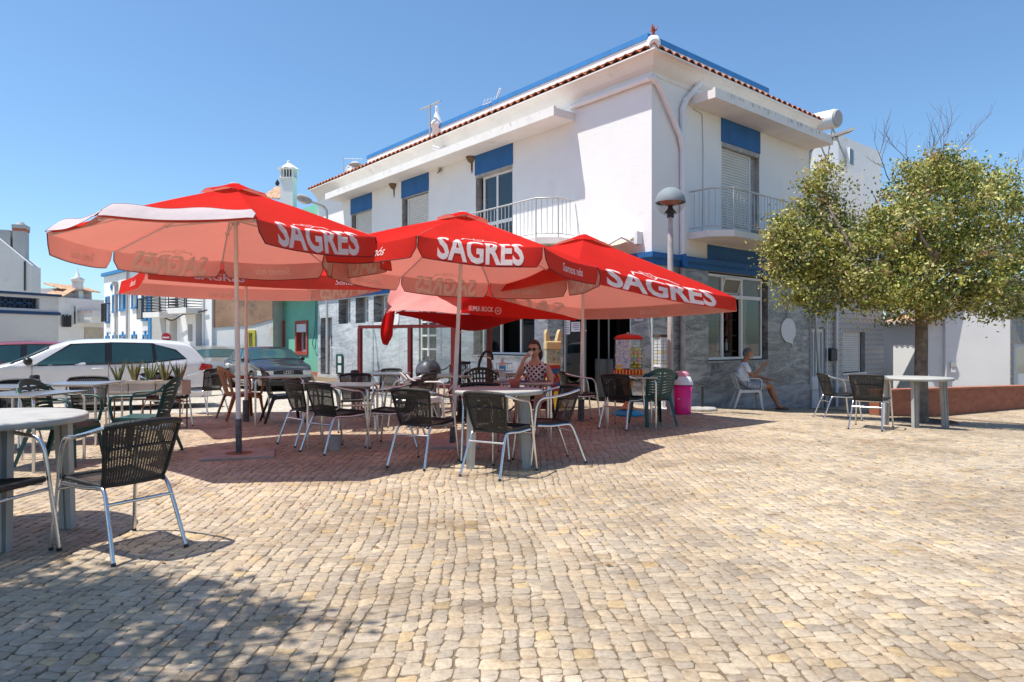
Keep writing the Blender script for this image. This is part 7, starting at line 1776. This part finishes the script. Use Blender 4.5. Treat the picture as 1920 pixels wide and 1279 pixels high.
r = _ramp(nt_, v.outputs['Distance'], [(.0, (.03, .018, .06)), (.29, (.62, .47, .45))]); r.color_ramp.interpolation = 'CONSTANT'; nt_.links.new(r.outputs[0], b_.inputs['Base Color']); b_.inputs['Roughness'].default_value = .9
def cl_w(c):
    x, y, z = c
    if .52 < z < 1.0 and abs(x) < .160+.02*(z > .9) and y > -.125 and not (z > .95 and abs(x) < .075 and y < .06): return 1
    if z <= .60 and y > -.27 and z > .36 and abs(x) < .26: return 2
    return 0
body = skin_mesh([torso, *legs, armR, armL, *fr], [M_skin, m, mat('grey_denim', (.20, .21, .24), .9)], 'body', wm, 3, m_fn=cl_w)
mb = MB(); mb.tube([(.085+.034*math.cos(a*.7), -.325+.02*math.sin(a*.7)*-1, .702+.034*math.sin(a*.7)) for a in range(9)], .005, 5, 0, True); mb.build('bracelet', mat('dark_bead', (.06, .03, .04), .4), wm)
q = Vector(wm.location)+Matrix.Rotation(R(-14), 3, 'Z') @ (Vector((-.034, -.150, 1.150))*.94)
mb = MB(); mb.lathe([(.0, 0), (.022, 0), (.030, .055), (.027, .055), (.019, .005), (0, .005)], 18); mb.tube([(-.026, 0, .045), (-.045, 0, .035), (-.040, 0, .015), (-.024, 0, .012)], .004, 6)
o = mb.build('coffee_cup', mat('white_porcelain', (.80, .79, .78), .2)); o.location = (q.x, q.y, q.z-.055); o.rotation_euler = (R(12), R(8), 0); tag(o, 'small white coffee cup the seated woman holds to her mouth', 'cup')
# --- seated man by the marble wall ---
mp_ = RP(2.61, 0, .55); mp_.z = gz(mp_.x, mp_.y); mn = thing('person', 'grey-bearded seated person in white T-shirt and patterned shorts pointing with one hand', 'person', (mp_.x, mp_.y, mp_.z), R(84)); mn.scale = (.97, .97, .97)
# local frame faces -Y (to the right in the photo after turning)
pel = (0, .12, .50)
torso = [(*pel, .155), (0, .17, .62, .155), (0, .20, .76, .145), (0, .195, .89, .145), (0, .17, .97, .115), (0, .145, 1.03, .068), (0, .12, 1.09, .060), (0, .11, 1.14, .055)]
chs = [torso]
for s, dx, cr_ in ((-1, -.13, 0), (1, .10, 1)):
    kz = .545 if cr_ else .515
    chs.append([(*pel, .155), (s*.10, .04, .50, .105), (dx*1.0, -.20, kz-.02, .088), (dx*.9, -.36, kz, .066), (dx*.75, -.42, .33, .056), (dx*.5-.03*cr_, -.51-.02*cr_, .11, .038), (dx*.5-.04*cr_, -.54, .055, .04), (dx*.5-.05*cr_, -.67-.05*cr_, .035, .030)])
Rs = (-.18, .17, .95); Ls = (.18, .17, .95)
# near arm (towards the camera) raised, pointing
near = [(0, .17, .97, .115), (.185, .165, .945, .060), (.225, .10, .80, .050), (.225, .01, .70, .042), (.20, -.10, .84, .034), (.18, -.19, .955, .027), (.175, -.215, .985, .032)]
far = [(0, .17, .97, .115), (-.185, .165, .945, .060), (-.20, .02, .80, .048), (-.19, -.09, .70, .042), (-.15, -.26, .665, .034), (-.11, -.40, .63, .027), (-.10, -.43, .622, .032)]
hf = [[(.175, -.215, .985, .032), (.175, -.245, 1.005, .012), (.172, -.285, 1.035, .0095), (.170, -.315, 1.062, .0085)]]
for k in range(3): b_ = Vector((.17-.012*k, -.245, .99-.012*k)); hf.append([(.175, -.215, .985, .032), (*b_, .012), (*(b_+Vector((-.006, -.028, -.012))), .0095), (*(b_+Vector((-.01, -.012, -.032))), .0085)])
hf.append([(.175, -.215, .985, .032), (.15, -.225, 1.0, .011), (.145, -.250, 1.015, .0095)])
for k in range(4): b_ = Vector((-.125+.016*k, -.455, .622)); hf.append([(-.10, -.43, .622, .032), (*b_, .012), (*(b_+Vector((0, -.038, -.010))), .0095), (*(b_+Vector((0, -.058, -.034))), .0085)])
ARMS = [[(-p[0], *p[1:]) for p in c_] for c_ in (near, far, *hf)]
mb = MB(); rot = Euler((R(-4), 0, R(6))).to_matrix().to_4x4(); T = head_mesh(mb, Vector((0, .085, 1.185)), rot, 1.04); mb.build('head', [M_skin2, M_eye, M_black, M_lip], mn)
mb = MB(); bm = bmesh.new(); bmesh.ops.create_icosphere(bm, subdivisions=4, radius=1)
for v in bm.verts: x, y, z = v.co; v.co = (x*.082, y*.102+.008, z*.124+.006)
bmesh.ops.delete(bm, geom=[v for v in bm.verts if v.co.z < -.045 or (v.co.y < -.005 and v.co.z < .075-(.02 if v.co.y > -.05 else 0))], context='VERTS'); mb.bm(bm, 0, T); mb.build('hair', M_hair2, mn)
mb = MB(); bm = bmesh.new(); bmesh.ops.create_icosphere(bm, subdivisions=4, radius=1)
for v in bm.verts: x, y, z = v.co; v.co = (x*.062, y*.062-.038, z*.050-.066)
bmesh.ops.delete(bm, geom=[v for v in bm.verts if v.co.y > .02], context='VERTS'); mb.bm(bm, 0, T); mb.build('beard', mat('white_beard', (.45, .43, .41), .8, var=.2, vs=40), mn)
m, nt_, b_ = new_mat('patterned_shorts_cloth'); tc = nt_.nodes.new('ShaderNodeTexCoord'); v = nt_.nodes.new('ShaderNodeTexBrick'); v.inputs['Scale'].default_value = 11; v.inputs['Color1'].default_value = (.55, .58, .62, 1); v.inputs['Color2'].default_value = (.42, .47, .54, 1); v.inputs['Mortar'].default_value = (.10, .13, .20, 1); v.inputs['Mortar Size'].default_value = .035; nt_.links.new(tc.outputs['Object'], v.inputs['Vector']); nt_.links.new(v.outputs[0], b_.inputs['Base Color'])
def cl_m(c):
    x, y, z = c
    if z < .615 and y > -.24 and z > .38: return 2
    if z < 1.015 and abs(x) < .16 and y > -.01 and z >= .60: return 1
    if abs(x) >= .14 and z > .80 and y > .075: return 1
    return 0
skin_mesh([*chs, *ARMS], [M_skin2, mat('white_cotton', (.78, .80, .84), .9, var=.08, vs=8, bump=.5, bs=16), m], 'body', mn, 3, m_fn=cl_m)
for s, dx, cr_ in ((-1, -.13, 0), (1, .10, 1)):
    mb = MB(); c_ = Vector((dx*.5-.045*cr_, -.60-.02*cr_, .010)); mb.box(tuple(c_), (.095, .27, .018), 0, 0, bev=.006); mb.tube(catmull([c_+Vector((-.045, .0, .01)), c_+Vector((0, -.06, .055)), c_+Vector((.045, .0, .01))], 4), .008, 6)
    mb.build('flip_flop', mat('dark_sandal', (.05, .025, .02), .7) if 'dark_sandal' not in MATS else MATS['dark_sandal'], mn)
# ---------------- trees ----------------
M_leafs = [mat('leaf_olive', (.50, .48, .11), .55, var=.25, vs=4), mat('leaf_deep', (.13, .18, .035), .5, var=.25, vs=4), mat('leaf_straw', (.68, .60, .26), .6, var=.2, vs=4), mat('leaf_dry', (.32, .19, .09), .7)]
for m in M_leafs:
    nt_ = m.node_tree; b = nt_.nodes['Principled BSDF']; o = nt_.nodes['Material Output']; t = nt_.nodes.new('ShaderNodeBsdfTranslucent'); mx = nt_.nodes.new('ShaderNodeMixShader'); mx.inputs[0].default_value = .27
    src = b.inputs['Base Color'].links[0].from_socket; nt_.links.new(src, t.inputs[0]); nt_.links.new(b.outputs[0], mx.inputs[1]); nt_.links.new(t.outputs[0], mx.inputs[2]); nt_.links.new(mx.outputs[0], o.inputs[0])
def leaf_cloud(blobs, n, size, seed, wts=(.46, .34, .14, .06), droop=.3):
    """leaves on twigs: clumps scattered near the surface of the blobs. blobs (c, r, weight)"""
    g = np.random.default_rng(seed); P = []; Cl = []
    wt = np.array([b[2] for b in blobs], float); wt /= wt.sum()
    nc = n//64; which = g.choice(len(blobs), nc, p=wt)
    for b in which:
        c, r, _ = blobs[b]; d = g.normal(size=3); d /= np.linalg.norm(d); rad = g.uniform(.35, 1.0)**.55
        P.append(np.array(c)+d*np.array(r)*rad)
    P = np.array(P)
    cc = np.repeat(P, 64, 0); m = len(cc)
    sp = g.uniform(.045, .175, (nc, 1)).repeat(64, 0)
    off = g.normal(size=(m, 3))*sp; off[:, 2] *= .75
    pos = cc+off
    tone = g.choice(4, nc, p=wts).repeat(64); flip = g.random(m) < .38; tone = np.where(flip, g.choice(4, m, p=wts), tone)
    s = size*g.uniform(.6, 1.5, (m, 1))
    a = g.normal(size=(m, 3)); a[:, 2] -= droop; a /= np.linalg.norm(a, axis=1, keepdims=True)
    b = np.cross(a, g.normal(size=(m, 3))); b /= np.linalg.norm(b, axis=1, keepdims=True)
    nrm = np.cross(a, b)
    v = np.stack([pos, pos+a*s*.5+b*s*.27+nrm*s*.06, pos+a*s, pos+a*s*.5-b*s*.27+nrm*s*.06], 1)
    return v.reshape(-1, 3), tone
def leaf_object(name, v, tone, parent, mats=M_leafs):
    me = bpy.data.meshes.new(name); n = len(tone)
    me.vertices.add(n*4); me.vertices.foreach_set('co', v.reshape(-1).astype(np.float32)); me.loops.add(n*4); me.loops.foreach_set('vertex_index', np.arange(n*4, dtype=np.int32))
    me.polygons.add(n); me.polygons.foreach_set('loop_start', (np.arange(n)*4).astype(np.int32)); me.polygons.foreach_set('loop_total', np.full(n, 4, np.int32))
    for m in mats: me.materials.append(m)
    me.polygons.foreach_set('material_index', tone.astype(np.int32)); me.update(calc_edges=True)
    o = bpy.data.objects.new(name, me); COL.objects.link(o); o.parent = parent; return o
def limb(mb, a, b, r0, r1, wob=.12, k=6, m=0):
    a = Vector(a); b = Vector(b); L = (b-a).length; pts = []
    for i in range(k+1):
        t = i/k; j = Vector((random.uniform(-1, 1), random.uniform(-1, 1), random.uniform(-.5, .5)))*wob*L*.3*math.sin(math.pi*t)
        pts.append(a.lerp(b, t)+j)
    mb.tube(pts, [lerp(r0, r1, i/k) for i in range(k+1)], 7, m, caps=False); return pts
tb = G(1728, 792); tr_ = thing('shade_tree', 'broad olive-green shade tree with bare twigs on top, growing beside the far white table', 'tree', tb)
YT = tb.y; A = lambda x, y, dy=0: at(x, y, YT+dy)-tb
mb = MB()
base = [Vector((0, 0, -.1)), Vector((.0, 0, .1)), A(1727, 690), A(1728, 620), A(1726, 570)]
mb.tube(catmull(base, 4), [.145, .14, .125, .115, .11, .108, .106, .105, .104, .103, .102, .10, .098, .096, .095, .09, .09], 14)
tops = [(1600, 470, -.6), (1650, 400, .5), (1720, 380, -.3), (1790, 400, .6), (1870, 460, -.5), (1760, 470, -1.3), (1540, 480, .2), (1700, 470, 1.4), (1900, 500, .8)]
for (x, y, d) in tops:
    e = A(x, y, d); pts = limb(mb, base[-1], e, .085, .03, .25)
    for q in range(4):
        s_ = pts[2+q]; limb(mb, s_, s_+Vector((random.uniform(-.9, .9), random.uniform(-.7, .7), random.uniform(.0, .8))), .025, .006, .3, 4)
for e in ((1530, 330, .1), (1480, 370, .2)): limb(mb, A(1600, 470, -.6), A(*e), .03, .008, .3)
mb.build('trunk', M_trunk, tr_)
mb = MB(); gtw = random.Random(3)
def twig(a, d, L, r, lev):
    pts = [a]; d = d.normalized(); p = a
    for k in range(5):
        d = (d+Vector((gtw.uniform(-.22, .22), gtw.uniform(-.22, .22), .05))).normalized(); p = p+d*L/5; pts.append(p)
        if lev > 0 and k > 0: twig(p, (d+Vector((gtw.uniform(-.9, .9), gtw.uniform(-.6, .6), gtw.uniform(-.1, .6)))), L*.55, r*.55, lev-1)
    mb.tube(pts, [lerp(r, r*.4, k/5) for k in range(6)], 4, 0, caps=False)
for (x, y, dx, dz, L) in ((1668, 330, -.35, .85, .62), (1720, 320, -.5, .8, .75), (1745, 318, -.1, 1, .62), (1752, 318, .45, .85, .95), (1760, 320, .7, .8, .85), (1735, 325, .2, 1, .5)):
    twig(A(x, y+10, gtw.uniform(-.4, .4)), Vector((dx, gtw.uniform(-.2, .2), dz)), L, .010, 2)
for (x, y, dx, dz, L) in ((1560, 330, -.3, .9, .3), (1890, 330, .5, .6, .4), (1600, 420, -.7, .5, .4)): twig(A(x, y), Vector((dx, 0, dz)), L, .008, 1)
mb.build('bare_twigs', mat('grey_twig', (.17, .13, .11), .9), tr_)
def bl(x, y, rx, rz_, dy=0, ry=None, w=1):
    c = A(x, y, dy); k = YT/F_; return (tuple(c), (rx*k, (ry if ry else rx*k*.9), rz_*k), w)
blobs = [bl(1760, 400, 118, 92, 0, 1.2, 2.6), bl(1850, 420, 110, 100, .3, 1.2, 2.4), bl(1695, 445, 78, 68, -.2, 1.1, 1.6), bl(1605, 495, 88, 62, 0, 1.0, 1.6), bl(1520, 470, 72, 58, .1, .8, 1.2),
         bl(1780, 520, 125, 65, -.5, 1.2, 2.0), bl(1900, 520, 95, 68, 0, 1.2, 1.6), bl(1650, 545, 85, 38, -.3, .9, 1.2), bl(1560, 400, 42, 60, .1, .5, .55), bl(1520, 370, 42, 40, .1, .4, .45), bl(1552, 310, 26, 26, .1, .25, .26),
         bl(1480, 440, 48, 40, .1, .4, .45), bl(1500, 545, 45, 26, 0, .4, .35), bl(1700, 570, 70, 32, -.4, .7, .7), bl(1860, 570, 80, 26, -.2, .8, .7), bl(1730, 330, 55, 40, 0, .6, .5), bl(1790, 310, 55, 35, .1, .6, .4), bl(1960, 430, 70, 90, .4, 1.0, 1.0), bl(1470, 500, 30, 22, .1, .3, .15), bl(1530, 580, 30, 14, 0, .3, .12)]
v, t = leaf_cloud(blobs, 84000, .057, 5)
leaf_object('crown', v, t, tr_)
mb = MB(); b_ = MB(); b_.add([], []); g = Vector((0, 0, 0)); mb.tube([Vector((.55*math.cos(a*math.pi/8), .55*math.sin(a*math.pi/8), .012)) for a in range(16)], .02, 4, 0, True); mb.lathe([(0, .012), (.54, .012)], 24, 1); mb.build('tree_pit', [M_brick, mat('reddish_soil', (.10, .05, .035), .95, var=.4, vs=20)], tr_)
# the tree beside the camera whose dappled shade falls across the near cobbles
t2 = thing('shade_tree', 'leafy tree standing beside the camera, shading the near cobbles', 'tree', (-5.6, 2.2, 0)); mb = MB()
mb.tube([(0, 0, -.1), (0, 0, 1.2), (.1, 0, 2.6), (.5, 0, 3.6)], [.16, .13, .11, .09], 12)
for e in ((2.4, .2, 4.4), (1.9, -1.0, 4.6), (1.6, .7, 4.7), (.3, -.6, 5.0), (3.0, -.9, 4.2), (-.6, .4, 4.8), (2.6, -1.8, 4.3)): limb(mb, (.5, 0, 3.6), e, .06, .015, .25)
mb.build('trunk', M_trunk, t2)
blobs = [((2.2, .30, 4.4), (.9, .5, .35), 1.8), ((2.4, -.35, 4.4), (.9, .5, .3), 1.6), ((3.05, -.75, 4.3), (.35, .4, .2), .35), ((1.4, .4, 4.6), (.9, .7, .4), 1.8), ((.6, -.3, 4.9), (1.1, 1.2, .7), 1.2), ((-.5, .3, 4.8), (1., 1.0, .7), .8), ((2.0, -1.6, 4.4), (.9, .5, .4), .8)]
v, t = leaf_cloud(blobs, 17000, .075, 9)
leaf_object('crown', v, t, t2)
# more of the same planting behind the camera, where the glass and the cars mirror it
for k, (x, y, rz_, sc_, lab) in enumerate(((-4, -9, 40, 1.3, 'leafy tree behind the camera opposite the cafe'), (5, -11, 150, 1.5, 'large leafy tree behind the camera across the square'), (13, -7, 250, 1.4, 'leafy tree behind the camera towards the lane'), (-13, -8, 300, 1.5, 'leafy tree behind the camera towards the parked cars'))):
    dup(t2, Vector((x, y, 0)), R(rz_), lab, None, (sc_, sc_, sc_))
